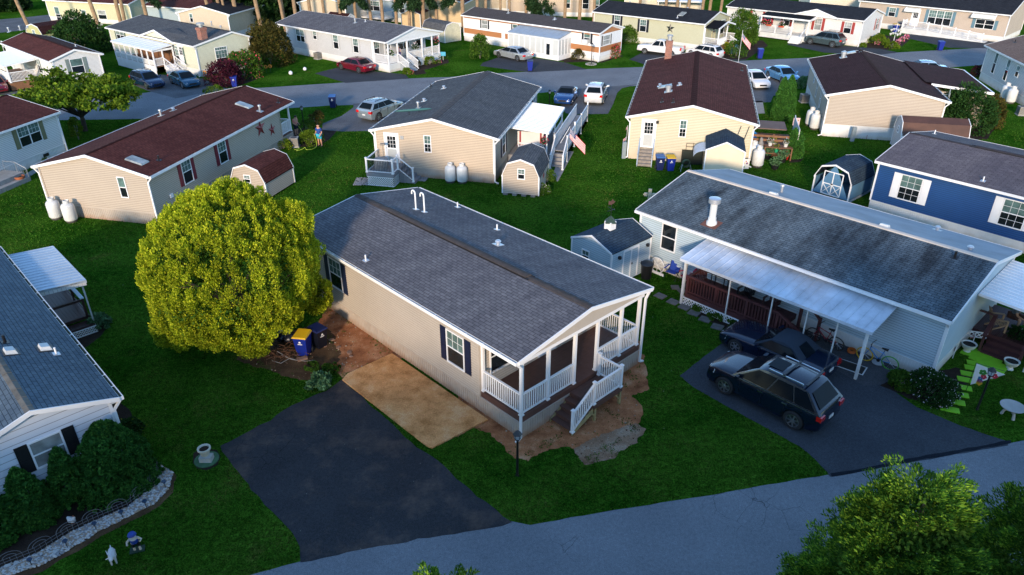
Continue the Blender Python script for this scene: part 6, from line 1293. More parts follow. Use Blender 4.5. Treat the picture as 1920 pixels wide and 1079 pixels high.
cone_shrub('slim dwarf arborvitae right one beside the potting deck', 1493, 296, 2.0, .38, 58)
cone_shrub('small dark arborvitae at the corner of the cream-white house behind the spreading tree', 185, 140, 2.4, .7, 59)
bush('wide dark evergreen bush left of the screened porch', 158, 98, 3.2, 4.6, g_dk, nl=90, per=90, leaf=.16, seed=61, name='evergreen_bush')
bush('small tree with reddish top right of the pale yellow-green house', 508, 120, 2.6, 5.2, g_bronze, nl=90, per=80, leaf=.15, seed=62, name='small_tree', cat='tree')
bush('purple-leaved shrub beside the blue bin and parked wagons', 424, 158, 1.9, 2.5, g_purp, nl=50, per=70, leaf=.12, seed=63, name='purple_shrub')
bush('pink rhododendron in bloom behind the purple-leaved shrub', 458, 144, 2.3, 2.7, g_mid, nl=60, per=70, leaf=.13, seed=64, flowers=(f_red, 420, .16), name='rhododendron')
bush('loose green bush on the lawn in front of the long white trailer', 900, 110, 1.25, 3.0, g_mid, nl=50, per=70, leaf=.10, seed=65)
bush('dense rounded green bush at the right end of the long white trailer', 1177, 80, 1.35, 2.2, g_mid, nl=50, per=80, leaf=.10, seed=66)
bush('rose bush covered in red-pink flowers at the trailer corner', 1149, 108, .95, 1.7, g_mid, nl=34, per=60, leaf=.08, seed=67, flowers=(f_red, 500, .12), name='rose_bush')
bush('bronze-leaved shrub beside the glazed sunroom', 1084, 112, .8, 1.2, g_bronze, nl=26, per=60, leaf=.08, seed=68)
bush('leafy green tree in front of the white house with hanging flowers', 1389, 84, 1.9, 4.9, g_mid, nl=90, per=80, leaf=.12, seed=69, name='small_tree', cat='tree')
bush('yellow-flowering bush beside the white porch of the sage house', 1354, 96, 1.0, 1.2, g_lt, nl=26, per=60, leaf=.09, seed=70, flowers=(g_yel, 300, .12))
bush('green bush in front of the leafy tree near the black bed', 1380, 106, 1.2, 2.0, g_mid, nl=34, per=60, leaf=.09, seed=71)
bush('yellow-green bush behind the seated gardener group by the sage house', 1366, 78, 1.0, 1.9, g_lt, nl=26, per=60, leaf=.09, seed=72)
bush('fine grassy green shrub mound in the bed by the white skirting, left part', 1645, 83, 1.5, 1.3, g_lt, nl=40, per=60, leaf=.09, seed=73)
bush('low green shrub in the bed below the flower pole', 1672, 90, 1.1, .8, g_lt, nl=30, per=60, leaf=.08, seed=74)
bush('small round bush beside the white corner of the red-shuttered house', 1618, 88, .6, .5, g_lt, nl=16, per=50, leaf=.07, seed=75)
bush('red climbing rose on the tan wall left of the ramp', 1660, 42, 1.2, 2.4, g_mid, nl=34, per=60, leaf=.1, seed=76, flowers=(f_red, 120, .14), name='climbing_rose')
bush('wide dark hedge beside the beige end of the near-black roofed house', 1800, 240, 2.4, 3.4, g_dk, nl=110, per=110, leaf=.10, seed=77, name='hedge')
bush('second mass of the dark hedge nearer the brown barn shed', 1772, 235, 1.7, 3.2, g_dk, nl=80, per=100, leaf=.10, seed=78, name='hedge')
bush('reddish-topped dark shrub right of the hedge', 1845, 236, 1.35, 3.0, g_bronze, nl=60, per=80, leaf=.09, seed=79)
bush('small flowering bush at the left wall of the near-black roofed house', 1507, 165, .9, 1.1, g_hosta, nl=24, per=50, leaf=.08, seed=80)
bush('dark red shrub in the bed at the corner of the grey house at right', 1831, 143, .8, 1.2, g_purp, nl=24, per=50, leaf=.08, seed=81)
bush('fine bright green grass clump in the bed behind the man with the hose', 584, 268, 1.25, 1.0, g_lt, nl=44, per=80, leaf=.06, seed=82, name='ornamental_grass')
bush('reddish shrub behind the man with the hose', 594, 236, .75, 1.5, g_bronze, nl=24, per=60, leaf=.07, seed=83)
bush('round green shrub beside the lamp post bed', 576, 244, .8, .9, g_mid, nl=24, per=60, leaf=.06, seed=84)
bush('yellow-flecked bush at the porch corner of the red-shuttered house', 532, 279, .75, .8, g_lt, nl=24, per=70, leaf=.06, seed=85, flowers=(g_yel, 60, .07))
bush('green bush on the right side of the beige barn shed', 1026, 342, .6, .95, g_mid, nl=24, per=80, leaf=.05, seed=86)
bush('bush with pale flowers at the front corner of the beige barn shed', 1018, 363, .55, .7, g_mid, nl=24, per=80, leaf=.05, seed=87, flowers=(f_white, 60, .06))
bush('white-edged hosta at the corner of the orange-stained concrete slab', 601, 722, .62, .50, g_hosta, nl=34, per=26, leaf=.10, seed=88, name='hosta', stem=False)
bush('patch of dark leafy plants behind the hosta', 618, 698, .62, .32, g_mid, nl=30, per=60, leaf=.045, seed=89, name='leafy_plant', stem=False)
bush('small leafy plant between the hosta and the brick', 585, 690, .42, .25, g_mid, nl=22, per=50, leaf=.045, seed=90, name='leafy_plant', stem=False)
bush('pale green leafy plant beside the dark deck with the scalloped canopy', 185, 612, .62, .6, g_hosta, nl=34, per=30, leaf=.11, seed=91, name='hosta', stem=False)
bush('dim green shrub with pale flowers at the white clapboard corner', 246, 812, .5, .6, g_dk, nl=24, per=60, leaf=.06, seed=92, flowers=(g_lt, 50, .07))
bush('flowering bush with tiny pink-white flowers beside the pale blue house corner', 1742, 740, 1.02, 1.1, g_dk, nl=60, per=110, leaf=.055, seed=93, flowers=(f_white, 420, .045), name='flowering_bush')
bush('low green bush left of the tiny-flowered bush', 1688, 722, .68, .6, g_mid, nl=36, per=80, leaf=.055, seed=94)
bush('leafy ground plants along the lattice under the red deck, left part', 1345, 596, .62, .35, g_mid, nl=26, per=70, leaf=.055, seed=95, name='leafy_plant', stem=False)
bush('leafy ground plants along the lattice under the red deck, middle part', 1382, 613, .62, .35, g_mid, nl=26, per=70, leaf=.055, seed=96, name='leafy_plant', stem=False)
bush('leafy ground plants along the lattice under the red deck, right part', 1415, 632, .62, .32, g_mid, nl=26, per=70, leaf=.055, seed=97, name='leafy_plant', stem=False)
bush('leafy ground plants in front of the canopy downspout', 1312, 580, .5, .4, g_mid, nl=22, per=60, leaf=.055, seed=98, name='leafy_plant', stem=False)
bush('green foliage clump at the right edge beside the white urn', 1912, 655, .9, 1.0, g_dk, nl=30, per=70, leaf=.07, seed=99)
bush('white-flowering plant by the skirting of the off-white house at left', 76, 303, .5, .7, g_mid, nl=20, per=50, leaf=.06, seed=131, flowers=(f_white, 30, .08))
bush('dark purple plant in a pot on the cream-white house steps', 42, 163, .7, 1.2, g_purp, nl=20, per=50, leaf=.09, seed=132)
bush('young light green sapling in front of the long brown roof', 148, 262, .55, 2.3, g_lt, nl=24, per=40, leaf=.09, seed=133, name='sapling', cat='tree')
bush('bright grass tuft at the left of the long brown roof ridge', 402, 176, 1.2, .8, g_lt, nl=26, per=60, leaf=.06, seed=134, name='ornamental_grass')
for i, (x, y, r, h, m_, fl, lab) in enumerate(((761, 128, .75, .9, g_mid, None, 'leafy clump at the foot of the porch steps'), (764, 139, .55, .7, g_lt, None, 'round light green plant at the front point of the porch bed'), (777, 124, .7, 1.1, g_bronze, None, 'bronze shrub left of centre in the porch bed'), (787, 121, .5, 1.0, g_lt, None, 'yellow-green shrub in the middle of the porch bed'), (797, 117, .6, 1.4, g_mid, None, 'spiky green plant at the back of the porch bed'), (806, 121, .7, .9, g_lt, None, 'round bright green shrub in the porch bed'), (815, 113, .85, 1.1, g_dk, None, 'dark domed shrub at the back of the porch bed'), (829, 111, .75, .9, g_mid, None, 'green shrub at the right end of the porch bed'), (771, 139, .35, .4, g_mid, (f_red, 60, .1), 'red-flowered plant at the front of the porch bed'), (822, 118, .35, .35, g_mid, (f_pink, 60, .1), 'pink-flowered plant right of the domed shrub'))):
    bush(lab, x, y, r, h, m_, nl=18, per=50, leaf=.08, seed=140+i, flowers=fl, group='plants in the bed below the railed porch')
# unseen trees added behind the camera, heights shaped to shade the near houses
def shade_tree(label, x, y, H, rx, seed):
    rng = np.random.default_rng(seed); t = thing('unseen_shade_tree', label, 'tree', (x, y, 0)); q = MB(); q.tube([(0, 0, 0), (0, 0, H*.6)], [.3, .15], 8); q.build('trunk', bark, t)
    c = sph(90, rng)*rng.random((90, 1))**.4*np.array([rx, rx, H*.42])+np.array([0, 0, H*.52]); P, d = lobes(c, .9, 110, rng, fill=.4); leaves('crown', P, d, .30, g_mid, t, rng=rng); return t
SH = [(-39, -3, 10.5, 4.0), (-32, -3, 11.0, 4.2), (-25, -4, 11.3, 4.0), (-19, -5, 10.3, 3.6), (-14, -5, 9.4, 3.4), (-9, -5, 9.1, 3.2), (-4.6, -5, 9.6, 3.0), (-.8, -5, 11.2, 3.2), (3.4, -4, 12.4, 3.2), (8.2, -4, 13.6, 3.8), (13.4, -3, 13.8, 4.0), (19, -3, 13.8, 4.2), (25, -3, 14, 4.4), (31.5, -3, 14, 4.4)]
for i, (x, y, H, rx) in enumerate(SH): shade_tree('added unseen shade tree behind the camera, '+['at the far left end of the row', 'second from the left end', 'third from the left end', 'fourth from the left end', 'fifth from the left end', 'sixth from the left end', 'seventh from the left end', 'straight behind the photographer', 'sixth from the right end', 'fifth from the right end', 'fourth from the right end', 'third from the right end', 'second from the right end', 'at the far right end of the row'][i], x, y, H, rx, 200+i)
# ------------------------------------------------------------------ people
def person(label, pos, rz, H, joints, clothes, hairc=None, group=None, seat=0):
    """joints: dict name -> (x,y,z) in units of height 1, facing -Y; skin-modifier body with clothing shells"""
    t = thing('person', label, 'person', pos, rz, group); J = {k: Vector(v)*H for k, v in joints.items()}
    def chain(name, edges, rad, mat, par, sub=2, fingers=False):
        names = []; V = []; Ed = []; Rr = []
        for a, b in edges:
            for k in (a, b):
                if k not in names: names.append(k); V.append(J[k]); Rr.append(rad[k]*H)
            Ed.append((names.index(a), names.index(b)))
        if fingers:
            for s_ in 'LR':
                hnd = J['hand'+s_]; d = (hnd-J['wrist'+s_]).normalized(); side = d.cross(Vector((0, 1, 0.2))).normalized()
                for k in range(5):
                    o_ = side*(.011*(k-1.7))*H*(1.0); L = [.035, .045, .05, .046, .036][k]*H
                    b0 = hnd+o_*.8; b1 = b0+d*L*.55+o_*.15+Vector((0, 0, -.003)); b2 = b1+d*L*.4+Vector((0, -.008*H, -.004*H))
                    i0 = names.index('hand'+s_); V += [b1, b2]; Rr += [.0052*H, .0045*H]; names += ['f', 'f']; n0 = len(V)-2; Ed += [(i0, n0), (n0, n0+1)]
        me = bpy.data.meshes.new(name); me.from_pydata(V, Ed, []); me.materials.append(mat); o = bpy.data.objects.new(name, me); C.objects.link(o); o.parent = par
        m = o.modifiers.new('skin', 'SKIN'); m.use_smooth_shade = True
        sv = me.skin_vertices[0].data if me.skin_vertices else None
        if sv is None:
            bm_ = __import__('bmesh').new(); bm_.from_mesh(me); bm_.verts.layers.skin.verify(); bm_.to_mesh(me); bm_.free(); sv = me.skin_vertices[0].data
        for i, r in enumerate(Rr): sv[i].radius = (r, r); sv[i].use_root = (i == 0)
        s_ = o.modifiers.new('sub', 'SUBSURF'); s_.levels = 1; s_.render_levels = 1; return o
    rad = dict(pelvis=.085, waist=.075, chest=.088, neck=.035, head0=.052, head=.062, crown=.05, shL=.045, shR=.045, elL=.03, elR=.03, wristL=.019, wristR=.019, handL=.02, handR=.02, hipL=.062, hipR=.062, knL=.042, knR=.042, anL=.026, anR=.026, toL=.022, toR=.022)
    E_ = [('pelvis', 'waist'), ('waist', 'chest'), ('chest', 'neck'), ('neck', 'head0'), ('head0', 'head'), ('head', 'crown')]
    for s_ in 'LR': E_ += [('chest', 'sh'+s_), ('sh'+s_, 'el'+s_), ('el'+s_, 'wrist'+s_), ('wrist'+s_, 'hand'+s_), ('pelvis', 'hip'+s_), ('hip'+s_, 'kn'+s_), ('kn'+s_, 'an'+s_), ('an'+s_, 'to'+s_)]
    body = chain('body', E_, rad, skin, t, fingers=True)
    up = {k: v*1.16+.004 for k, v in rad.items()}
    top, bot, shoe = clothes; e = [('pelvis', 'waist'), ('waist', 'chest')]
    for k in 'LR': J['sl'+k] = J['sh'+k].lerp(J['el'+k], .75); up['sl'+k] = .043; e += [('chest', 'sh'+k), ('sh'+k, 'sl'+k)]
    up['pelvis'] = .088; chain('shirt', e, up, top, t)
    lf, m_, flare = bot; e = []; up = {k: v*1.16+.006 for k, v in rad.items()}
    for k in 'LR':
        J['le'+k] = J['hip'+k].lerp(J['kn'+k], lf) if lf <= 1 else J['kn'+k].lerp(J['an'+k], lf-1); up['le'+k] = flare
        e += [('pelvis', 'hip'+k)]+([('hip'+k, 'le'+k)] if lf <= 1 else [('hip'+k, 'kn'+k), ('kn'+k, 'le'+k)])
    up['pelvis'] = .096; chain('trousers', e, up, m_, t)
    for k in 'LR':
        q = MB(); a = J['an'+k]; b = J['to'+k]; d = (b-a); d.z = 0; d.normalize(); q.bar(a-d*.03*H+Vector((0, 0, -.012*H)), b+d*.02*H+Vector((0, 0, -.004*H)), .05*H, .045*H); q.build('shoe', shoe, t)
    hp = (J['head']+J['crown'])/2; f = (J['head']-J['neck']); q = MB()
    if hairc: q.lathe([(.055*H, -.02*H), (.066*H, .005*H), (.06*H, .035*H), (.035*H, .058*H), (.005*H, .064*H)], tuple(hp+Vector((0, .008*H, 0))), 12); q.build('hair', hairc, t, True)
    q = MB(); c_ = J['head']; q.bar(c_+Vector((0, -.058*H, -.006*H)), c_+Vector((0, -.078*H, -.012*H)), .014*H, .02*H); q.build('nose', skin, t)
    for s_ in (-1, 1): q = MB(); q.cbox(c_.x+s_*.022*H, c_.y-.058*H, c_.z+.012*H, .012*H, .008*H, .006*H); q.build('eye', black, t)
    q = MB(); q.cbox(c_.x, c_.y-.058*H, c_.z-.03*H, .03*H, .008*H, .006*H); q.build('mouth', paint('lips', (.35, .10, .08), .6), t)
    for s_ in (-1, 1): q = MB(); q.cbox(c_.x+s_*.062*H, c_.y, c_.z, .012*H, .02*H, .03*H); q.build('ear', skin, t)
    return t
std = dict(pelvis=(0, 0, .52), waist=(0, 0, .60), chest=(0, 0, .73), neck=(0, -.005, .84), head0=(0, -.01, .875), head=(0, -.012, .92), crown=(0, -.005, .955), shL=(.105, 0, .79), shR=(-.105, 0, .79), elL=(.14, .01, .62), elR=(-.14, .01, .62), wristL=(.13, -.10, .53), wristR=(-.12, -.13, .56), handL=(.12, -.14, .515), handR=(-.10, -.17, .555), hipL=(.055, 0, .50), hipR=(-.055, 0, .50), knL=(.065, -.01, .28), knR=(-.065, -.01, .28), anL=(.075, .01, .045), anR=(-.075, .01, .045), toL=(.085, -.085, .022), toR=(-.085, -.085, .022))
blk = paint('black_shoe', (.015, .015, .018), .6)
person('bald man in blue shirt and turquoise shorts watering with a hose', gp(601, 274.5), R(160)+R(180), 1.78, std, (paint('blue_tshirt', (.010, .055, .26), .8, .15, 9), (.82, paint('turquoise_shorts', (.03, .40, .52), .8, .1, 9), .066), blk))
w1 = dict(std); w1.update(anL=(.055, .03, .045), toL=(.06, -.06, .022), chest=(0, -.03, .72), neck=(0, -.05, .83), head0=(0, -.06, .865), head=(0, -.07, .905), crown=(0, -.065, .94))
person('woman in salmon top and dark shorts holding a hose at the porch corner', gp(557, 254), R(60), 1.68, w1, (paint('salmon_top', (.62, .20, .16), .8, .1, 9), (.9, paint('navy_shorts', (.01, .012, .035), .8), .066), blk), paint('dark_hair', (.02, .013, .01), .7))
w2 = dict(std); w2.update(elL=(.15, .0, .63), wristL=(.06, -.1, .64), handL=(.02, -.12, .645))
p_ = Lh.L2W(-Lh.L/2+.5, 2.0, .85)
person('person in pale pink top and purple trousers standing on the railed porch by the steps', p_, R(-30), 1.68, w2, (paint('pale_pink_top', (.62, .40, .38), .8), (1.0, paint('purple_trousers', (.13, .06, .22), .8), .06), blk), paint('grey_hair', (.4, .36, .32), .8))
sit = dict(pelvis=(0, .05, .27), waist=(0, .03, .34), chest=(0, -.06, .46), neck=(0, -.14, .54), head0=(0, -.17, .565), head=(0, -.20, .60), crown=(0, -.20, .635), shL=(.105, -.08, .51), shR=(-.105, -.08, .51), elL=(.15, -.17, .38), elR=(-.15, -.17, .38), wristL=(.08, -.28, .32), wristR=(-.06, -.28, .32), handL=(.05, -.32, .31), handR=(-.03, -.32, .31), hipL=(.06, .03, .27), hipR=(-.06, .03, .27), knL=(.09, -.24, .29), knR=(-.09, -.24, .29), anL=(.09, -.25, .05), anR=(-.09, -.24, .05), toL=(.1, -.34, .022), toR=(-.1, -.33, .022))
wst = G.L2W(G.L/2+1.15, 1.9, .62)
pm = person('man in grey shirt and dark cap bending forward on the shaded right porch', wst, R(60)-.81-R(0), 1.78, sit, (paint('grey_tshirt', (.20, .23, .26), .8, .1, 9), (1.0, paint('brown_shorts', (.10, .045, .035), .8), .066), blk), paint('dark_cap', (.015, .018, .03), .7))
# ------------------------------------------------------------------ stars
def star(label, pos, nrm_ang, r, mat, up=0):
    t = MB(); n = Vector((math.cos(nrm_ang), math.sin(nrm_ang), 0)); s_ = Vector((-n.y, n.x, 0)); z = Vector((0, 0, 1)); P = []
    for k in range(10):
        a = math.pi/2+k*math.pi/5; rr = r if k % 2 == 0 else r*.40; P.append(s_*math.cos(a)*rr+z*math.sin(a)*rr)
    c_ = n*r*.18
    for k in range(10): t.face([P[k], P[(k+1) % 10], c_]); t.face([P[k], P[(k+1) % 10], n*-.01])
    o = t.build('wall_star', mat, None, loc=pos); return tag(o, label, 'wall decoration', 'metal barn stars hung on house walls')
rst = paint('red_metal_star', (.24, .028, .032), .42, .2, 3, metal=.2); bst = paint('black_metal_star', (.012, .018, .014), .4, .1)
for hs, side, x, y, r, m_, lab in ((Cc, 'R', 487.5, 240, .70, rst, 'larger dark red metal star on the side of the brown-roofed house'), (Cc, 'R', 509.5, 243.5, .52, rst, 'smaller dark red metal star nearer the porch'), (Nh, 'L', 1257, 53.5, .62, bst, 'large black metal star on the sage green wall')):
    a, z = hs.ow(side, x, y); v = hs.W/2+.03; v = -v if side == 'R' else v; ang = hs.th+(-math.pi/2 if side == 'R' else math.pi/2); star(lab, hs.L2W(a, v, z), ang, r, m_)
# ------------------------------------------------------------------ hose
def hose(label, pts, mat, r=.02):
    P = [Vector(q) for q in pts]; out = []
    for i in range(len(P)-1):
        p0, p1, p2, p3 = P[max(i-1, 0)], P[i], P[i+1], P[min(i+2, len(P)-1)]
        for k in range(6):
            t = k/6; out.append(.5*((2*p1)+(p2-p0)*t+(2*p0-5*p1+4*p2-p3)*t*t+(3*p1-3*p2+p3-p0)*t**3))
    q = MB(); q.tube(out+[P[-1]], r, 6); return tag(q.build('garden_hose', mat, None, True), label, 'hose')
hm = paint('lime_hose', (.42, .55, .05), .5, .05)
p1 = gp(601, 274.5); hose('lime green hose from the grey box to the bald man, looping on the lawn', [gp(551, 262)+Vector((0, 0, .6)), gp(550, 272, .03), gp(553, 281, .03), gp(562, 278, .03), gp(556, 283, .03), gp(567, 280, .03), gp(572, 277, .1), gp(575, 281, .03), gp(588, 279, .03), gp(594, 272, .15), p1+Vector((-.3, -.2, .95)), gp(588, 262)+Vector((0, 0, .5))], hm)
hose('yellow-green hose held by the woman in the salmon top', [gp(557, 254)+Vector((.2, -.2, .95)), gp(563, 252)+Vector((0, 0, .6)), gp(571, 256)+Vector((0, 0, .1))], hm)
# ------------------------------------------------------------------ lamp posts
def lamp(label, pos, H, lit=False, col=black, head='lantern'):
    t = thing('lamp_post', label, 'lamp post', pos, 0, 'garden lamp posts'); q = MB(); q.lathe([(.07, 0), (.045, .08), (.038, H-.35), (.05, H-.33)], n=10); q.build('pole', col, t, True)
    q = MB(); q.lathe([(.05, H-.33), (.10, H-.28), (.10, H-.25)], n=6); q.lathe([(.17, H-.06), (.12, H), (.02, H+.09)], n=6)
    for k in range(6): a = k*math.pi/3; q.bar((.10*math.cos(a), .10*math.sin(a), H-.27), (.14*math.cos(a), .14*math.sin(a), H-.05), .014)
    q.build('lantern_frame', col, t)
    q = MB(); q.lathe([(.085, H-.26), (.125, H-.06)], n=6); q.build('lantern_glass', paint('frosted_glass', (.45, .5, .55), .2, .05), t); return t
lamp('black lamp post on the lawn in front of the brown-floored porch', gp(970, 892), 1.9)
lamp('black lamp post behind the woman with the hose', gp(571, 245), 2.0)
lamp('black lamp post ringed by stones in front of the orange-striped trailer', gp(1108.5, 121.5), 2.3)
lamp('black lamp post at the end of the lime green stepping path', gp(1832, 768), 1.9)
lamp('short black lamp post left of the blue roadster', gp(1030, 203), 1.6)
q = MB(); c_ = gp(1108, 121)
for k in range(16): a = k*math.pi/8; q.cbox(c_.x+math.cos(a)*.55, c_.y+math.sin(a)*.55, .04, .18, .18, .08)
tag(q.build('stone_ring', concrete), 'ring of small stones around the trailer lamp post', 'edging')
# ------------------------------------------------------------------ flags
def usflag(name, label, pos, rz, w_, h_, hang=0., pole=None, group=None):
    t = thing(name, label, 'flag', pos, rz, group); red_f = paint('flag_red', (.5, .02, .03), .8); wf = paint('flag_white', (.7, .68, .66), .8); bf = paint('flag_blue', (.01, .02, .12), .8)
    q = MB(); n = 8
    def pt(u, v): return (math.sin(u*5)*.05*w_+.0, u*w_, -v*h_-u*hang)
    for i in range(13):
        q.m = 0 if i % 2 == 0 else 1
        for k in range(n):
            if i < 7 and k < 3: continue
            u0, u1, v0_, v1_ = k/n, (k+1)/n, i/13, (i+1)/13; q.face([pt(u0, v0_), pt(u1, v0_), pt(u1, v1_), pt(u0, v1_)])
    q.m = 2
    for k in range(3): q.face([pt(k/n, 0), pt((k+1)/n, 0), pt((k+1)/n, 7/13), pt(k/n, 7/13)])
    q.m = 1
    for r_ in range(4):
        for c_ in range(4): u, v = (.04+.075*c_), (.06+.115*r_); x, y, z = pt(u, v); q.hexa([(x-.01, y-.02*w_, z-.02*w_), (x+.01, y-.02*w_, z-.02*w_), (x+.01, y+.02*w_, z-.02*w_), (x-.01, y+.02*w_, z-.02*w_), (x-.01, y-.02*w_, z+.02*w_), (x+.01, y-.02*w_, z+.02*w_), (x+.01, y+.02*w_, z+.02*w_), (x-.01, y+.02*w_, z+.02*w_)])
    q.build('flag_cloth', [red_f, wf, bf], t); q = MB(); pz = pole or ((0, 0, .05), (0, 0, -1.2)); q.tube(pz, .018, 6); q.build('flag_pole', white, t); return t
usflag('flag', 'large American flag on a slanted pole at the ramp of the white canopy porch', D.L2W(-2.2, -8.55, 2.75), R(-100), 1.15, .75, 1.2, ((0, 0, .1), (.5, -.6, -1.0)))
q_ = gp(1384, 118); usflag('flag', 'small American flag on a white pole beyond the red-brown roof', (q_.x, q_.y, 3.3), R(-120), 1.1, .7, 1.1, ((0, 0, .3), (0, 0, -3.3)))
for i, (x, y, lab) in enumerate(((1762, 655, 'tiny American flag nearest the bush at the pale blue house end'), (1781, 660, 'tiny American flag second along the end wall skirting'), (1786, 672, 'tiny tilted American flag beside the white urn'), (1822, 648, 'tiny American flag stuck in the urn by the porch steps'), (1175, 262, 'tiny American flag upper one on the left wall of the cream yellow house'), (1172, 284, 'tiny American flag lower one on the left wall of the cream yellow house'))):
    p_ = gp(x, y); usflag('small_flag', lab, (p_.x, p_.y, .62+.5*(i > 3)), R(-70+20*i), .32, .22, .25, ((0, 0, .03), (0, 0, -.62-.5*(i > 3))), 'little American flags by the house walls')
def gflag(label, pos, rz, w_, h_, dots, base=(.7, .7, .66), tri=False, pole=True):
    t = thing('garden_flag', label, 'garden flag', pos, rz); q = MB(); q.box(-w_/2, w_/2, -.006, .006, -h_, 0) if not tri else q.prism([(-w_/2, 0), (w_/2, -h_*.12), (-w_*.45, -h_)], -.006, .006); q.build('flag_cloth', paint('flag_cloth_%d' % int(base[0]*100), base, .8, .08, 6), t); rr = random.Random(int(pos[0]*10))
    for i in range(dots):
        c_ = [(.5, .02, .05), (.6, .32, .02), (.04, .2, .03), (.2, .04, .2), (.02, .15, .3)][i % 5]; x, z, r = rr.uniform(-w_*.36, w_*.30), rr.uniform(-h_*.82, -h_*.12), w_*rr.uniform(.07, .13)
        if tri and x > w_*.5*(1+z/h_*1.6): x = -w_*.2
        q = MB(); q.T = lambda a, b, c: (a, c, b)
        for k in range(5): a = k*1.2566; q.lathe([(r*.5, -.012), (r*.5, .012)], (x+math.cos(a)*r*.6, z+math.sin(a)*r*.6, 0), 8)
        q.build('printed_flower', paint('print_%d' % (i % 5), c_, .8), t)
    if pole: q = MB(); q.tube([(-w_/2-.02, 0, .03), (-w_/2-.02, 0, -pos[2])], .012, 6); q.tube([(-w_/2-.02, 0, .02), (w_/2, 0, .02)], .01, 6); q.build('flag_pole', black, t)
    return t
q_ = gp(1820, 745); gflag('white triangular garden flag with red flowers hung on the lamp post', (q_.x+.45, q_.y+.1, 1.35), R(-35), 1.0, 1.0, 6, tri=True)
q_ = gp(1394, 324); gflag('white garden flag with sunflowers in front of the cream shed', (q_.x, q_.y, 1.0), 0, .62, .72, 9)
q_ = gp(1487, 262); gflag('pink garden flag with a red flower behind the potting deck', (q_.x, q_.y, 1.75), R(-10), .5, .6, 4, (.62, .45, .45))
# ------------------------------------------------------------------ garden objects of the near left house
t = thing('flower_pot', 'cream flower pot on a stone block over a green disc at the driveway corner', 'planter', gp(388, 863))
q = MB(); q.lathe([(.42, 0), (.42, .05)], n=24); q.build('green_disc', paint('algae_green', (.05, .13, .06), .8, .3, 5), t)
q = MB(); q.cbox(.03, -.05, .15, .42, .30, .2); q.build('stone_block', paint('pale_stone', (.38, .40, .38), .85, .15, 5), t)
q = MB(); q.lathe([(.13, .25), (.20, .50), (.23, .50), (.23, .56), (.18, .56), (.16, .50)], (0, 0, 0), 20, cap=False); q.build('pot', paint('cream_pot', (.52, .50, .40), .7, .12), t, True)
q = MB(); q.lathe([(.17, .49), (.17, .51)], n=16); q.build('potting_soil', m_mulch, t)
sheet('mulch_ring', [(x, y) for x, y in [(360, 868), (362, 850), (380, 842), (405, 845), (412, 858), (408, 872), (390, 882), (368, 880)]], .006, m_mulch, .04, 50)
path_ = [(-60, 1122), (10, 1082), (80, 1060), (144, 1024), (188, 996), (244, 968), (290, 945), (316, 918), (324, 888)]
inner = [(-60, 1100), (0, 1067), (69, 1040), (130, 1002), (177, 979), (241, 952), (275, 925), (296, 899), (298, 872)]
rng = np.random.default_rng(5); P = []
for i in range(len(path_)-1):
    a0, a1, b0, b1 = [np.array(gp(*q)) for q in (inner[i], inner[i+1], path_[i], path_[i+1])]
    n = 420
    f, g_ = rng.random((n, 1)), rng.random((n, 1)); P.append((a0*(1-f)+a1*f)*(1-g_)+(b0*(1-f)+b1*f)*g_)
P = np.concatenate(P); q = MB(); mats = [paint('river_stone_white', (.55, .53, .50), .8, .15, 9), paint('river_stone_tan', (.38, .28, .20), .8, .15, 9), paint('river_stone_grey', (.25, .25, .26), .8, .15, 9)]
for i, c_ in enumerate(P):
    q.m = int(rng.integers(0, 5)) % 3; r = .035+.03*rng.random(); a = rng.random()*3; q.lathe([(r*.7, -.0), (r, r*.35), (r*.55, r*.8)], (c_[0], c_[1], .005+.02*rng.random()), 5, 1, .7)
o = q.build('river_stones', mats); tag(o, 'band of pale river stones edging the bed of cone-shaped evergreens', 'stones'); o['kind'] = 'stuff'
sheet('earth_edge', [(324, 885), (331, 893), (324, 922), (296, 952), (248, 976), (190, 1006), (146, 1034), (82, 1070), (10, 1095), (-60, 1130), (-60, 1098), (0, 1064), (130, 1000), (241, 950), (298, 885), (298, 870)], .0045, m_brownsoil, .05, 51)
t = thing('garden_edging', 'low wire garden edging with arches along the river stones', 'edging'); wire = paint('dark_wire', (.16, .16, .17), .5, .1); q = MB(); prev = None; k = 0
pts = []
for i in range(len(inner)-1):
    a, b = gp(*inner[i]), gp(*inner[i+1]); n = max(1, int((b-a).length/.14))
    for j in range(n): pts.append(a.lerp(b, j/n))
for i, c_ in enumerate(pts):
    q.tube([(c_.x, c_.y, 0), (c_.x, c_.y, .30)], .007, 4)
    if i: 
        for z in (.05, .17, .28): q.tube([(pts[i-1].x, pts[i-1].y, z), (c_.x, c_.y, z)], .007, 4)
for i in range(0, len(pts)-5, 5):
    a, b = pts[i], pts[i+4]
    for sc_ in (1, .6):
        m_ = (a+b)/2; P = [m_+(b-a)*.5*sc_*math.cos(th_)+Vector((0, 0, .26+.24*sc_*math.sin(th_))) for th_ in [math.pi*k/8 for k in range(9)]]; q.tube(P, .008, 4)
q.build('wire_panel', wire, t)
for i, (x, y, lab) in enumerate(((311, 916, 'solar garden light at the rounded end of the river stones'), (275, 953, 'solar garden light second from the rounded end'), (231, 973, 'solar garden light third from the rounded end'), (181, 995, 'solar garden light fourth from the rounded end'), (127, 1028, 'solar garden light fifth from the rounded end'), (61, 1063, 'solar garden light nearest the left edge'))):
    t = thing('solar_light', lab, 'garden light', gp(x, y), 0, 'solar lights along the river stones'); q = MB(); q.tube([(0, 0, 0), (0, 0, .3)], .012, 6); q.build('stake', black, t); q = MB(); q.lathe([(.04, .24), (.04, .30), (.085, .31), (.07, .34)], n=10); q.build('lamp_head', paint('dark_blue_panel', (.02, .05, .10), .3), t)
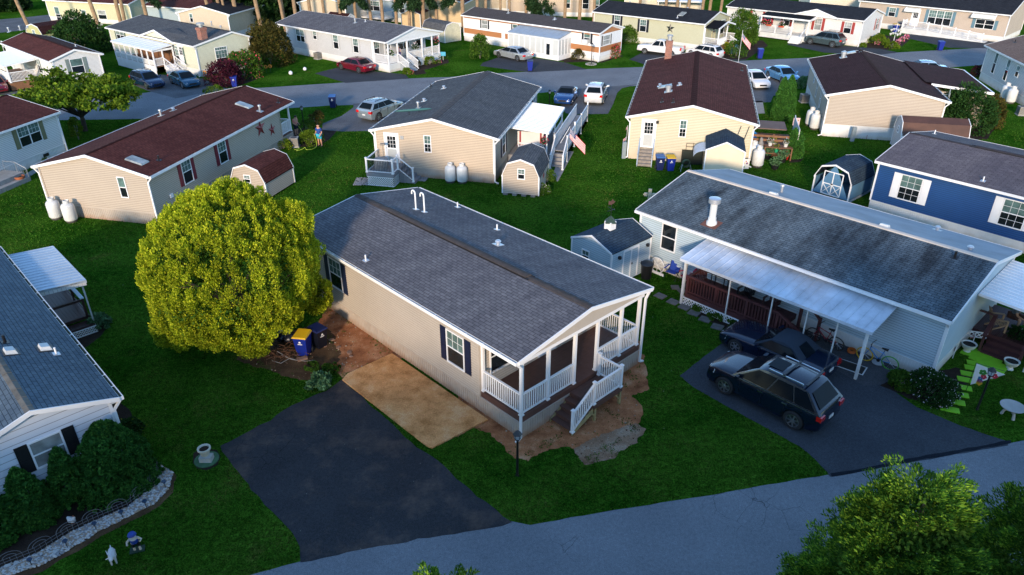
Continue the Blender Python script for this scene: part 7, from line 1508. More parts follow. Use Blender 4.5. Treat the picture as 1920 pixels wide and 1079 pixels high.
# statues
t = thing('boy_statue', 'small boy statue in blue cap and waistcoat on the front left lawn', 'statue', gp(258, 1032), R(20)); q = MB(); q.cbox(0, 0, .02, .42, .26, .04); q.build('base', green_dk, t)
q = MB(); q.tube([(-.07, 0, .04), (-.07, 0, .2), (-.05, 0, .34)], [.04, .035, .05], 8); q.tube([(.1, -.03, .04), (.08, -.02, .2), (.05, 0, .34)], [.04, .035, .05], 8); q.tube([(-.03, 0, .34), (0, 0, .52), (0, 0, .56)], [.09, .11, .05], 10); q.tube([(-.1, 0, .52), (-.2, -.02, .42), (-.2, -.1, .36)], [.04, .035, .03], 6); q.tube([(.1, 0, .52), (.2, -.02, .44), (.16, -.1, .42)], [.04, .035, .03], 6); q.lathe([(.03, -.08), (.085, -.02), (.085, .05), (.03, .09)], (0, -.02, .65), 12); q.build('figure', paint('statue_cream', (.5, .45, .36), .7, .1), t, True)
q = MB(); q.tube([(-.0, 0, .36), (0, 0, .5)], [.11, .125], 10); q.build('waistcoat', paint('statue_blue', (.012, .05, .28), .6), t, True); q = MB(); q.lathe([(.13, 0), (.1, .06), (.03, .09)], (0, -.04, .70), 12); q.build('cap', paint('statue_blue', (.01, .05, .28)), t, True)
q = MB(); q.tube([(-.07, 0, .18), (-.07, 0, .34)], [.055, .07], 8); q.tube([(.08, 0, .18), (.06, 0, .34)], [.055, .07], 8); q.build('breeches', black, t, True)
t = thing('goat_statue', 'small white goat statue left of the boy statue on the lawn', 'statue', gp(214, 1052), R(-60)); q = MB(); bdy = [(-.22, 0, .28), (-.1, 0, .30), (.08, 0, .30), (.2, 0, .34), (.28, 0, .44)]; q.tube(bdy, [.07, .10, .10, .08, .05], 10); q.tube([(.26, 0, .44), (.34, 0, .48), (.44, 0, .44)], [.055, .06, .03], 8)
for x, y in ((-.17, .06), (-.17, -.06), (.14, .06), (.14, -.06)): q.tube([(x, y, .27), (x-.02 if x < 0 else x+.01, y*1.1, .14), (x, y*1.1, 0)], [.045, .028, .024], 6)
for y in (-1, 1): q.tube([(.33, y*.03, .53), (.28, y*.06, .64), (.2, y*.08, .68)], [.018, .014, .006], 6); q.tube([(.34, y*.05, .49), (.32, y*.14, .46)], [.02, .012], 6)
q.tube([(-.22, 0, .32), (-.3, 0, .38)], [.025, .01], 6); q.build('figure', paint('statue_white', (.6, .6, .6), .7, .1), t, True)
t = thing('rooster_statue', 'small white hen figurine behind the wire edging', 'statue', gp(138, 985), R(-20)); q = MB(); q.tube([(-.16, 0, .3), (-.05, 0, .22), (.08, 0, .24), (.14, 0, .34)], [.03, .1, .08, .035], 8); q.lathe([(.01, -.04), (.04, 0), (.02, .05)], (.16, 0, .38), 8); q.build('figure', paint('statue_white', (.6, .6, .6)), t, True); q = MB(); q.tube([(0, .03, .14), (0, .03, 0)], .012, 5); q.tube([(0, -.03, .14), (0, -.03, 0)], .012, 5); q.prism([(.13, .4), (.19, .42), (.17, .47), (.12, .46)], -.008, .008); q.build('comb_and_legs', terra, t)
# ------------------------------------------------------------------ things around A
t = thing('brick', 'tan paving brick lying in front of the yellow-lidded bin', 'brick', gp(567, 675), .5); q = MB(); q.cbox(0, 0, .06, .42, .22, .1); o = q.build('brick_block', paint('tan_brick', (.26, .15, .10), .9, .2, 5), t)
for i, (x, y, s_, lab) in enumerate(((622, 638, .32, 'flat stone left of the dirt strip, topmost'), (635, 652, .28, 'flat stone second down from the wall'), (655, 662, .34, 'flat reddish stone nearer the slab'), (658, 669, .22, 'small flat stone beside the reddish one'), (610, 650, .2, 'little stone in the shaded grass beside the dark bin'))):
    q = MB(); q.lathe([(s_*.5, 0), (s_*.46, .04), (s_*.3, .05)], (0, 0, 0), 6, 1, .7); o = q.build('flat_stone', paint('tan_brick', (.26, .15, .10)), None, loc=gp(x, y)); o.rotation_euler = (0, 0, i); tag(o, lab, 'stone', 'flat stones by the dirt strip')
t = thing('brush_pile', 'pile of dry brown branches left of the yellow-lidded bin', 'brush pile', gp(530, 668)); q = MB(); rr = random.Random(4)
for k in range(90):
    a = rr.uniform(0, 6.28); L = rr.uniform(.25, .7); c_ = Vector((rr.gauss(0, .45), rr.gauss(0, .28), rr.uniform(.03, .32))); d_ = Vector((math.cos(a), math.sin(a), rr.uniform(-.25, .35)))*L*.5; q.tube([c_-d_, c_+Vector((rr.uniform(-.05, .05), rr.uniform(-.05, .05), .03)), c_+d_], [.012, .01, .004], 4)
q.build('twigs', paint('dry_twig', (.17, .075, .035), .9, .3, 5), t)
q = MB()
for P in ([(.0, -.1, .1), (.5, -.35, .06), (1.1, -.45, .04), (1.5, -.38, .05)], [(.35, -.3, .06), (.1, -.62, .05), (-.3, -.5, .1)], [(-.2, .0, .25), (.3, -.25, .1), (.8, -.42, .04)]): q.tube(P, [.022, .02, .015, .008][:len(P)], 5)
q.build('bare_branch', wood_grey, t)
t = thing('bag_heap', 'dark rubbish bags with bluish shine under the golden tree', 'bags', gp(545, 640)); q = MB()
for k, (x, y, r) in enumerate(((0, 0, .3), (.45, .15, .26), (-.4, .1, .28))): q.lathe([(r*.7, 0), (r, r*.5), (r*.8, r*1.1), (r*.2, r*1.5), (r*.3, r*1.7)], (x, y, 0), 9)
q.build('bag', paint('black_bag', (.012, .016, .03), .25, .2), t, True)
hb = shingle('x', (.1, .1, .1), (.1, .1, .1)) if False else None
# ------------------------------------------------------------------ around G
for i, (x, y) in enumerate(((1238, 556), (1262, 567), (1283, 577), (1301, 588), (1322, 600), (1345, 614), (1372, 630))):
    q = MB(); q.cbox(0, 0, .02, .52, .46, .05); o = q.build('stepping_stone', paint('mossy_slab', (.14, .13, .12), .9, .3, 4), None, loc=gp(x, y)); o.rotation_euler = (0, 0, -.81+.05*i); tag(o, ['topmost grey stepping slab next to the porch corner post', 'second grey stepping slab down from the porch corner', 'third grey stepping slab down from the porch corner', 'fourth grey stepping slab, middle of the row', 'fifth grey stepping slab along the lattice bed', 'sixth grey stepping slab along the lattice bed', 'last grey stepping slab nearest the convertible'][i], 'stepping stone', 'grey stepping slabs beside the lattice bed')
for i, (x, y, lab) in enumerate(((1266, 540, 'loose slab between the two canvas chairs and the row, upper left'), (1278, 546, 'loose slab right below the blue canvas chair'), (1290, 538, 'loose slab nearest the red canvas chair'))):
    q = MB(); q.cbox(0, 0, .02, .4, .4, .05); o = q.build('stepping_stone', paint('mossy_slab', (.14, .13, .12)), None, loc=gp(x, y)); o.rotation_euler = (0, 0, .3*i); tag(o, lab, 'stepping stone', 'grey stepping slabs beside the lattice bed')
lime = paint('lime_green_paver', (.20, .52, .012), .7, .14, 3)
L_ = [(1782, 767), (1793, 753), (1800, 739), (1806, 726), (1814, 712), (1820, 701), (1827, 690), (1831, 681)]
for i, (x, y) in enumerate(L_):
    o = MB(); o.box(-.34, .34, -.17, .17, .012, .05); o = o.build('lime_paver', lime, None, loc=gp(x-2, y+2)); o.rotation_euler = (0, 0, R(-22)); tag(o, ['first lime green paver at the bottom end of the path', 'second lime green paver from the bottom end', 'third lime green paver from the bottom end', 'fourth lime green paver from the bottom end', 'fourth lime green paver from the top end, by the lamp post', 'third lime green paver from the top end, by the lamp post', 'second lime green paver from the top end', 'first lime green paver below the four large ones'][i], 'paver', 'lime green pavers forming a path')
for i, (x, y, lab) in enumerate(((1822, 662, 'large lime green slab left in the pad by the porch steps'), (1838, 672, 'large lime green slab left-centre in the pad'), (1856, 680, 'large lime green slab right-centre in the pad'), (1868, 690, 'large lime green slab at the right end of the pad'))):
    o = MB(); o.box(-.36, .36, -.42, .42, .012, .055+.003*i); o = o.build('lime_slab', lime, None, loc=gp(x, y)); o.rotation_euler = (0, 0, R(-46)); tag(o, lab, 'paver', 'large lime green slabs at the porch steps')
t = thing('bird_bath', 'concrete bird bath bowl on three legs at the right edge of the lawn', 'bird bath', gp(1892, 780)); q = MB(); q.lathe([(.10, .30), (.30, .36), (.42, .44), (.44, .47), (.40, .47), (.28, .42), (.02, .40)], n=24); q.build('bowl', paint('bath_concrete', (.42, .40, .37), .85, .15, 4), t, True)
for k in range(3): a = k*2.09+.5; q = MB(); q.tube([(math.cos(a)*.12, math.sin(a)*.12, .36), (math.cos(a)*.22, math.sin(a)*.22, .18), (math.cos(a)*.26, math.sin(a)*.26, .0)], [.06, .05, .06], 8); q.build('leg', paint('bath_concrete', (.42, .40, .37)), t, True)
def canvas_chair(label, pos, rz, col):
    t = thing('folding_chair', label, 'chair', pos, rz, 'canvas folding chairs'); q = MB(); q.hexa([(-.27, -.25, .40), (.27, -.25, .40), (.27, .22, .34), (-.27, .22, .34), (-.27, -.25, .42), (.27, -.25, .42), (.27, .22, .36), (-.27, .22, .36)]); q.build('seat', col, t)
    q = MB(); q.hexa([(-.27, .22, .34), (.27, .22, .34), (.27, .24, .34), (-.27, .24, .34), (-.25, .36, .92), (.25, .36, .92), (.25, .38, .92), (-.25, .38, .92)]); q.build('backrest', col, t)
    for s_ in (-1, 1):
        q = MB(); q.bar((s_*.33, -.28, .60), (s_*.31, .26, .62), .07, .02); q.build('armrest', col, t)
        q = MB(); q.bar((s_*.32, -.28, 0), (s_*.28, .30, .5), .02); q.bar((s_*.32, .3, 0), (s_*.28, -.27, .6), .02); q.bar((s_*.28, .22, .3), (s_*.27, .38, .92), .02); q.build('frame', black, t)
    return t
canvas_chair('blue canvas folding chair against the pale blue house wall', gp(1259, 522), -.81+R(8), paint('blue_canvas', (.012, .05, .32), .75)); canvas_chair('bright red-pink canvas folding chair left of the red deck', gp(1286, 532), -.81-R(25), paint('red_pink_canvas', (.55, .01, .06), .75))
t = thing('rubbish_can', 'round black rubbish can between the pale blue shed and the house', 'bin', gp(1211, 521)); q = MB(); q.lathe([(.26, 0), (.31, .78), (.33, .80)], n=18); q.build('can_body', black, t, True); q = MB(); q.lathe([(.34, .79), (.34, .83), (.28, .88), (.05, .9)], n=18); q.bar((-.34, 0, .84), (-.3, 0, .98), .03); q.bar((.34, 0, .84), (.3, 0, .98), .03); q.build('lid', paint('charcoal_lid', (.02, .03, .045), .5), t, True)
t = thing('wheel_ornament', 'white wagon-wheel planter ornament leaning by the black rubbish can', 'garden ornament', gp(1231, 512), -.81); q = MB(); P = [(.42*math.cos(a), 0, .45+.42*math.sin(a)) for a in [k*math.pi/10 for k in range(21)]]; q.tube(P, .022, 6, False)
for k in range(8): a = k*math.pi/4; q.tube([(0, 0, .45), (.42*math.cos(a), 0, .45+.42*math.sin(a))], .012, 5)
q.box(-.6, .5, -.12, -.08, 0, .14); q.build('wheel_rim', white, t)
t = thing('rake', 'garden rake standing tines up behind the red-pink chair', 'rake', G.L2W(-4.3, -G.W/2-.18, 0), -.81); q = MB(); q.tube([(0, 0, 0), (0, 0, 1.0)], .014, 6); q.build('handle', wood_brown, t); q = MB()
for k in range(-4, 5): q.tube([(0, 0, 1.0), (k*.045, -.02, 1.4)], .006, 4)
q.bar((-.14, 0, 1.25), (.14, 0, 1.25), .012); q.build('tines', galv, t)
def deckchair(name, label, pos, rz, mat, slats=7, w_=.56, grp=None):
    t = thing(name, label, 'chair', pos, rz, grp); q = MB()
    for k in range(5): q.box(-w_/2, w_/2, -.28+.11*k, -.19+.11*k, .38-.02*k, .40-.02*k)
    q.build('seat', mat, t); q = MB()
    for k in range(slats): x = -w_/2+w_*(k+.5)/slats; q.bar((x, .22, .32), (x*1.15, .42, .95+(.06 if abs(k-slats//2) < 2 else 0)), w_/slats*.8, .02, up=(0, 1, 0))
    q.build('backrest', mat, t)
    for s_ in (-1, 1): q = MB(); q.bar((s_*w_*.58, -.3, .60), (s_*w_*.58, .30, .60), .1, .025); q.bar((s_*w_*.55, -.28, 0), (s_*w_*.55, -.28, .60), .07); q.build('armrest', mat, t); q = MB(); q.bar((s_*w_*.5, .35, 0), (s_*w_*.5, -.28, .38), .06); q.build('leg', mat, t)
    return t
deckchair('metal_armchair', 'brown metal armchair on the red deck under the metal canopy', G.L2W(.6, -G.W/2-.55, .62), -.81, paint('brown_metal', (.07, .03, .03), .5), grp='chairs on the red deck')
deckchair('metal_armchair', 'black chair beside the brown armchair on the red deck', G.L2W(-.7, -G.W/2-.6, .62), -.81, black, grp='chairs on the red deck')
adm = paint('cedar_chair', (.42, .26, .15), .7, .15)
deckchair('adirondack_chair', 'cedar slatted chair nearer the pale blue wall on the right porch', G.L2W(G.L/2+.75, 1.0, .62), -.81+R(120), adm, grp='cedar slatted chairs on the right porch'); deckchair('adirondack_chair', 'cedar slatted chair at the back of the right porch behind the man', G.L2W(G.L/2+1.9, 2.9, .62), -.81+R(10), adm, grp='cedar slatted chairs on the right porch')
t = thing('drum', 'bright green round canister on the right porch beside the bending man', 'canister', G.L2W(G.L/2+1.75, 1.5, .62), 0); q = MB(); q.T = lambda a, b, c: (c*.9, b, a*.6+.25); q.lathe([(.16, -.2), (.18, -.18), (.18, .18), (.16, .2)], n=16); q.build('canister_body', paint('bright_green', (.03, .42, .03), .4), t, True); q = MB(); q.cbox(-.2, 0, .25, .02, .16, .1); q.build('canister_end', white, t)
t = thing('grill', 'black covered barbecue grill on the red deck', 'grill', G.L2W(-2.2, -G.W/2-.55, .62), -.81); q = MB(); q.prism([(-.4, .75), (.4, .75), (.42, .95), (.3, 1.12), (-.3, 1.12), (-.42, .95)], -.25, .25); q.build('hood', black, t); q = MB()
for x in (-.35, .35):
    for y in (-.2, .2): q.bar((x, y, 0), (x, y, .75), .04)
q.box(-.75, .75, -.2, .2, .72, .75); q.build('cart', black, t); q = MB(); q.bar((-.25, -.28, .9), (.25, -.28, .9), .03); q.build('handle', chrome, t)
def bike(label, pos, rz, frame, t1, t2, lean=.12):
    t = thing('bicycle', label, 'bicycle', pos, rz, 'bicycles leaning on the skirting under the canopy'); t.rotation_euler = (lean, 0, rz); r = .33
    for x, tm in ((-.52, t1), (.52, t2)):
        q = MB(); P = [(x+r*math.cos(a), 0, r+r*math.sin(a)) for a in [k*math.pi/14 for k in range(29)]]; q.tube(P, .026, 6, False); wh = q.build('wheel', tm, t, True)
        q = MB()
        for k in range(10): a = k*math.pi/5; q.tube([(x, 0, r), (x+r*.95*math.cos(a), 0, r+r*.95*math.sin(a))], .004, 3)
        q.tube([(x, -.05, r), (x, .05, r)], .03, 8); q.build('spokes', chrome, wh)
    bb, seat_, head_ = (.06, 0, .30), (.20, 0, .80), (-.34, 0, .82); q = MB()
    for a, b, w_ in ((bb, seat_, .022), (bb, (-.36, 0, .70), .026), ((.17, 0, .70), head_, .022), (bb, (.52, 0, r), .015), ((.18, 0, .72), (.52, 0, r), .013), (head_, (-.36, 0, .68), .025), ((-.36, 0, .68), (-.52, 0, r), .02)): q.tube([a, b], w_, 6)
    q.build('frame', frame, t); q = MB(); q.tube([head_, (-.33, 0, .98)], .018, 6); q.tube([(-.25, -.28, 1.05), (-.33, -.1, .99), (-.33, .1, .99), (-.25, .28, 1.05)], .016, 6); q.build('handlebar', black, t)
    q = MB(); q.tube([seat_, (.21, 0, .92)], .015, 6); q.hexa([(.08, -.03, .92), (.08, .03, .92), (.34, .08, .92), (.34, -.08, .92), (.08, -.02, .96), (.08, .02, .96), (.34, .07, .97), (.34, -.07, .97)]); q.build('saddle', black, t)
    q = MB(); q.tube([(.06, -.07, .30), (.06, .07, .30)], .07, 12); q.bar((.06, .1, .3), (.2, .1, .2), .02); q.bar((.06, -.1, .3), (-.08, -.1, .4), .02); q.build('crank', black, t); return t
bike('red bicycle with dark tyres leaning by the white canopy post', gp(1545, 647), -.81, paint('red_bike_frame', (.30, .015, .03), .35, coat=1), paint('dark_tyre', (.02, .02, .02)), paint('dark_tyre', (.02, .02, .02)))
bike('blue bicycle with a yellow front tyre and a green rear tyre', gp(1642, 684), -.81+R(4), paint('blue_bike_frame', (.02, .20, .50), .35, coat=1), paint('yellow_tyre', (.62, .38, .01), .6), paint('green_tyre', (.08, .33, .04), .6))
t = thing('door_mat', 'black door mat with a white border on the patio by the convertible', 'mat', gp(1583, 684), -.81+R(8)); q = MB(); q.box(-.85, .85, -.35, .35, .014, .022); q.build('mat_border', white_old, t); q = MB(); q.box(-.8, .8, -.3, .3, .022, .03); q.build('mat_field', black, t)
t = thing('cord_reel', 'orange coiled cord reel on the patio beside the blue bicycle', 'cord reel', gp(1596, 661)); q = MB()
for k in range(4): q.tube([(.16*math.cos(a), .16*math.sin(a), .04+.035*k) for a in [j*math.pi/8 for j in range(17)]], .02, 5, False)
q.build('cord', paint('orange_cord', (.55, .12, .01), .6), t)
q = MB(); q.lathe([(.0, 0), (.22, .01), (.24, .05), (.05, .06)], n=16); tag(q.build('plastic_lid', paint('grey_plastic', (.4, .42, .45), .5), loc=gp(1645, 682, .0)+Vector((0, 0, .02))), 'round grey lid lying by the canopy post under the blue bicycle', 'lid')
def urn(label, pos, s_=1.):
    t = thing('urn_planter', label, 'planter', pos, 0, 'white urn planters by the right porch'); t.scale = (s_,)*3; q = MB(); q.lathe([(.16, 0), (.12, .08), (.10, .12), (.22, .22), (.27, .34), (.29, .40), (.25, .40), (.22, .34)], n=20, cap=False); q.build('urn', pot_white, t, True); q = MB(); q.lathe([(.23, .33), (.23, .36)], n=14); q.build('potting_soil', soil, t); return t
urn('white urn planter at the left foot of the right porch steps', gp(1812, 660), 1.1); urn('white urn planter at the canopy post right of the lime pad', gp(1892, 692), 1.05)
q = MB(); lattice(q, lambda a, d, z: (a, d, z), -.5, .5, .35, .6, .2, .04); o = q.build('lattice_panel', white, None, loc=gp(1820, 645)); o.rotation_euler = (0, 0, -.3); tag(o, 'white lattice offcut behind the left urn planter', 'lattice')
t = thing('bird_pole', 'white cross-shaped birdhouse pole behind the weathered slate roof', 'birdhouse', gp(1214, 412), R(-10)); q = MB(); q.tube([(0, 0, 0), (0, 0, 1.5)], .02, 6); q.build('pole', galv, t); q = MB()
for dx, dz in ((0, 0), (-.24, 0), (.24, 0), (0, .26), (0, -.22)): q.cbox(dx, 0, 1.62+dz, .2, .16, .18)
q.cbox(0, 0, 1.62, .8, .05, .05); q.build('birdhouse_box', paint('cream_pine', (.52, .45, .32), .7), t)
# satellite dish on F
t = thing('satellite_dish', 'grey satellite dish on the right eave corner of the near-black roof', 'satellite dish', F.L2W(-F.RL/2+.2, -F.RW/2+.1, F.ze+.1), R(150)); q = MB(); q.T = lambda a, b, c: (c, a, b+.55); q.lathe([(.02, 0), (.22, .03), (.36, .09)], n=18, sy=1.15, cap=False); q.build('dish', galv, t, True); q = MB(); q.tube([(0, 0, 0), (0, 0, .5)], .03, 6); q.tube([(0, 0, .35), (.45, 0, .35)], .015, 5); q.cbox(.48, 0, .38, .1, .1, .1); q.build('mast', galv, t)
# air conditioners and utility boxes
def acu(label, pos, rz, s_=1.):
    t = thing('air_conditioner', label, 'air conditioner', pos, rz, 'air conditioning units beside the houses'); t.scale = (s_,)*3; q = MB(); q.box(-.4, .4, -.4, .4, 0, .06); q.build('pad', concrete, t); q = MB(); q.box(-.35, .35, -.35, .35, .06, .76)
    q.build('casing', paint('beige_metal', (.32, .31, .28), .6, .1), t); q = MB()
    for k in range(14): z = .12+.045*k; q.box(-.36, .36, -.36, .36, z, z+.022)
    q.lathe([(.26, .76), (.26, .78)], n=16); q.build('louvre', paint('dark_louvre', (.07, .07, .07), .6), t); return t
acu('air conditioner by the light grey wall beside the dark red sedan', gp(597, 111), -.67); acu('air conditioner by the left wall of the near-black roofed house', gp(1507, 192), .0); acu('air conditioner cut off at the right edge by the grey house', gp(1914, 216), -.2); acu('grey box unit with the hose on it, at the porch of the red-shuttered house', gp(553, 275), .1, .95)
def ubox(label, pos, rz, h_=1.1):
    t = thing('utility_pedestal', label, 'utility box', pos, rz, 'grey utility pedestals'); q = MB(); q.box(-.14, .14, -.1, .1, 0, h_); q.build('pedestal', paint('utility_grey', (.24, .29, .31), .5, .08), t); q = MB(); q.box(-.15, .15, -.13, -.1, h_*.45, h_*.95); q.cbox(.04, -.15, h_*.75, .14, .06, .16); q.build('meter_cover', paint('utility_grey', (.24, .29, .31)), t); return t
ubox('grey utility pedestal left of the cream yellow house', gp(1169, 297), 0, 1.25); ubox('grey utility pedestal in front of the white skirting by the brown barn', gp(1597, 265), 0, 1.15)
t = thing('shovel', 'red shovel leaning on the white skirting beside the brown barn', 'shovel', gp(1629, 260), .1); q = MB(); q.bar((0, .0, .05), (.35, .25, 1.6), .03); q.build('handle', wood_grey, t); q = MB(); q.box(-.28, .22, -.12, .02, .0, .32); q.build('blade', paint('red_blade', (.30, .01, .015), .5), t)
# things behind E
t = thing('hose_reel', 'dark green hose reel between the yellow-lidded bin and the cream shed', 'hose reel', gp(1285, 320)); q = MB()
for k in range(6): r = .30-.015*abs(k-2.5); q.tube([(r*math.cos(a), -.1+.05*k, .52+r*math.sin(a)) for a in [j*math.pi/8 for j in range(17)]], .03, 5, False)
q.build('coiled_hose', paint('green_hose', (.012, .05, .035), .5), t); q = MB()
for x in (-.4, .4): q.bar((x, -.25, 0), (x*.5, 0, .75), .03); q.bar((x, .25, 0), (x*.5, 0, .75), .03)
q.build('frame', galv, t)
t = thing('crate_stack', 'dark crate and folded metal cart frame against the cream yellow skirting', 'crate', gp(1297, 308)); q = MB(); q.box(-.75, .7, -.15, .35, 0, 1.0); q.build('crate', paint('very_dark_green', (.012, .02, .016), .6, .2), t); q = MB()
for x in (-.5, 0, .5): q.bar((x, .2, 1.0), (x, .2, 1.5), .03)
for z in (1.25, 1.5): q.bar((-.5, .2, z), (.5, .2, z), .03)
q.build('cart_frame', paint('brown_metal', (.07, .03, .03)), t)
for i, (dx, lab) in enumerate(((-.45, 'dark pole leaning on the cream wall, left one'), (.1, 'dark pole leaning on the cream wall, right one'))):
    q = MB(); b0 = Ee.L2W(-Ee.L/2-.35, -3.2-dx, 0); b1 = Ee.L2W(-Ee.L/2-.08, -3.9-dx, 3.0); q.tube([b0, b1], .03, 6); tag(q.build('leaning_pole', paint('dark_pole', (.05, .06, .06), .6)), lab, 'pole', 'poles leaning on the cream wall')
t = thing('potting_deck', 'wooden deck and potting bench with pots at the right of the cream yellow house', 'deck', Ee.L2W(-5.4, -6.1, 0), 1.338); q = MB(); q.box(-1.5, 2.5, -1.6, 1.5, .55, .6); q.box(-1.5, -1.45, -1.6, 1.5, 0, .5); q.build('deck_floor', wood_brown, t); q = MB()
for z in (.75, 1.15, 1.45): q.box(-1.5, -1.44, -1.6, 1.5, z, z+.16)
for y in (-1.6, 0, 1.5): q.cbox(-1.47, y, .85, .1, .1, 1.7)
q.build('bench_back', wood_brown, t); q = MB(); q.box(-2.3, -1.5, -1.4, .6, .45, .5); q.box(-2.3, -1.5, -1.4, .6, .9, .94)
for x, y in ((-2.25, -1.35), (-2.25, .55)): q.cbox(x, y, .47, .08, .08, .94)
q.build('potting_bench', wood_brown, t); q = MB(); q.box(-1.6, 1.9, -1.75, -1.70, .6, 2.2); q.bar((-1.6, -1.73, 1.6), (1.9, -1.73, 2.3), .06); q.build('white_screen', white_old, t); q = MB(); q.box(1.1, 3.3, -1.2, 1.4, 1.3, 1.38); q.build('table_cover', paint('brown_cover', (.16, .11, .09), .8, .15), t)
rr = random.Random(8)
for i, (u, v, z, m_, fl, lab) in enumerate(((-.9, 1.0, .62, pot_white, g_yel, 'white pot of yellow flowers on the potting deck, left one'), (-.9, -.2, .62, pot_white, g_yel, 'white pot of yellow flowers on the potting deck, right one'), (-1.9, .2, .94, white_old, f_white, 'white pot on the potting bench, left one'), (-1.9, -.9, .94, white_old, f_white, 'white pot on the potting bench, right one'), (-2.0, -.3, .5, paint('teal_pot', (.02, .3, .15), .4), g_yel, 'teal patterned pot on the bench shelf'), (-1.95, -1.1, .0, paint('red_pot', (.35, .01, .01), .5), f_red, 'red pot under the potting bench'), (2.9, 2.3, .0, yellow_p, g_yel, 'yellow pot by the concrete path'))):
    c_, s_ = math.cos(1.338), math.sin(1.338); o_ = Ee.L2W(-5.4, -6.1, 0); p_ = Vector((o_.x+u*c_-v*s_, o_.y+u*s_+v*c_, z)); t = thing('potted_plant', lab, 'potted plant', p_, 0, 'pots around the potting deck'); q = MB(); q.lathe([(.12, 0), (.18, .28), (.2, .28), (.17, .26)], n=12, cap=False); q.build('pot', m_, t, True); rg_ = np.random.default_rng(300+i); P, d_ = lobes(np.array([[0, 0, .38]]), .24, 90, rg_); leaves('foliage', P, d_, .06, g_mid, t, rng=rg_); P, d_ = lobes(np.array([[0, 0, .42]]), .24, 40, rg_); leaves('flower', P, d_, .06, fl, t, rng=rg_)
for i, (x, y, lab) in enumerate(((1452, 318, 'dark pot of leafy plants on the lawn, lower one'), (1466, 305, 'dark pot of leafy plants on the lawn, upper one'), (1438, 298, 'leafy potted plant beside the propane tanks'))):
    t = thing('potted_plant', lab, 'potted plant', gp(x, y), 0, 'pots around the potting deck'); q = MB(); q.lathe([(.2, 0), (.28, .34), (.3, .34), (.26, .3)], n=14, cap=False); q.build('pot', black, t, True); rg_ = np.random.default_rng(320+i); P, d_ = lobes(np.array([[0, 0, .5], [.15, 0, .7], [-.12, .1, .6]]), .28, 110, rg_); leaves('foliage', P, d_, .07, g_hosta, t, rng=rg_)
t = thing('play_tent', 'blue plastic slide end beside the potting deck and tanks', 'play toy', gp(1409, 275), 0); q = MB(); q.prism([(-.35, 0), (.4, 0), (.2, 1.1), (0, 1.25), (-.15, 1.1)], -.2, .2); q.build('slide_end', paint('sky_blue_plastic', (.02, .22, .55), .4), t)
t = thing('yard_statue', 'grey cloth-draped figure standing at the potting bench', 'statue', Ee.L2W(-7.6, -5.2, 0), 0); q = MB(); q.lathe([(.3, 0), (.24, .7), (.2, 1.2), (.12, 1.35), (.13, 1.5), (.02, 1.62)], n=10); q.build('figure', paint('grey_cloth', (.25, .24, .23), .9, .2), t, True)
# ------------------------------------------------------------------ around D
t = thing('patio_table', 'grey patterned covered table with a small bird feeder on the corner deck', 'table', D.L2W(-D.L/2-1.3, 3.4, .93), 0); q = MB(); q.lathe([(.48, 0), (.5, .35), (.48, .68), (.1, .74)], n=14); q.build('table_cover', paint('patterned_cover', (.22, .24, .25), .8, .4, 8), t); q = MB(); q.tube([(.1, .6, 0), (.1, .6, 1.5)], .02, 6); q.cbox(.1, .6, 1.5, .3, .25, .12); q.build('feeder_pole', wood_grey, t)
q = MB(); [q.lathe([(.04, 0), (.06, .03), (.02, .06)], (random.uniform(-.55, .5), random.uniform(-.7, .7), 0), 5) for _ in range(260)]; o = q.build('grey_gravel', paint('gravel_grey', (.26, .26, .27), .9, .3, 9), loc=gp(681, 341)); tag(o, 'patch of grey gravel left of the latticed corner deck', 'gravel'); o['kind'] = 'stuff'
q = MB(); q.cbox(0, 0, .02, 1.0, .8, .04); o = q.build('paving_slab', paint('grey_paving', (.24, .23, .23)), loc=gp(788, 336)); o.rotation_euler = (0, 0, -.23); tag(o, 'grey paving slab at the foot of the corner deck steps', 'paver')
t = thing('roof_antenna', 'teal boat-shaped antenna lying across the grey roof', 'antenna', D.L2W(*D.rp(775, 214)), R(15)); q = MB(); q.T = lambda a, b, c: (c, a, b+.28); q.lathe([(.02, -1.3), (.07, -.9), (.09, 0), (.07, .9), (.02, 1.3)], n=8); q.build('antenna_body', paint('teal_plastic', (.04, .14, .13), .5), t, True); q = MB(); q.bar((-.3, 0, -.05), (-.3, 0, .25), .04); q.bar((.4, 0, -.05), (.4, 0, .25), .04); q.build('antenna_foot', black, t)
t = thing('hanging_flower', 'red and blue hanging basket at the end of the white canopy porch', 'hanging basket', D.L2W(-3.25, -6.9, 2.0)); rg_ = np.random.default_rng(9); P, d_ = lobes(np.array([[0, 0, 0]]), .28, 160, rg_); leaves('foliage', P, d_, .06, g_dk, t, rng=rg_); P, d_ = lobes(np.array([[0, 0, .05]]), .3, 60, rg_); leaves('flower', P, d_, .06, f_red, t, rng=rg_); q = MB(); q.lathe([(.1, -.2), (.2, 0)], n=10); q.tube([(0, 0, 0), (0, 0, .5)], .008, 4); q.build('basket', black, t)
q = MB(); q.box(-.5, .5, -.4, .4, 0, .8); o = q.build('storage_box', paint('grey_box', (.15, .16, .18), .6, .1), loc=D.L2W(-5.9, -5.0, 0)); o.rotation_euler = (0, 0, 1.342); tag(o, 'grey storage box between the tan house and the beige barn shed', 'box')
star('small dark red star on the right side of the beige barn shed', sD.L2W(-.2, -sD.W/2-.03, 1.0), 1.341-math.pi/2, .25, rst)
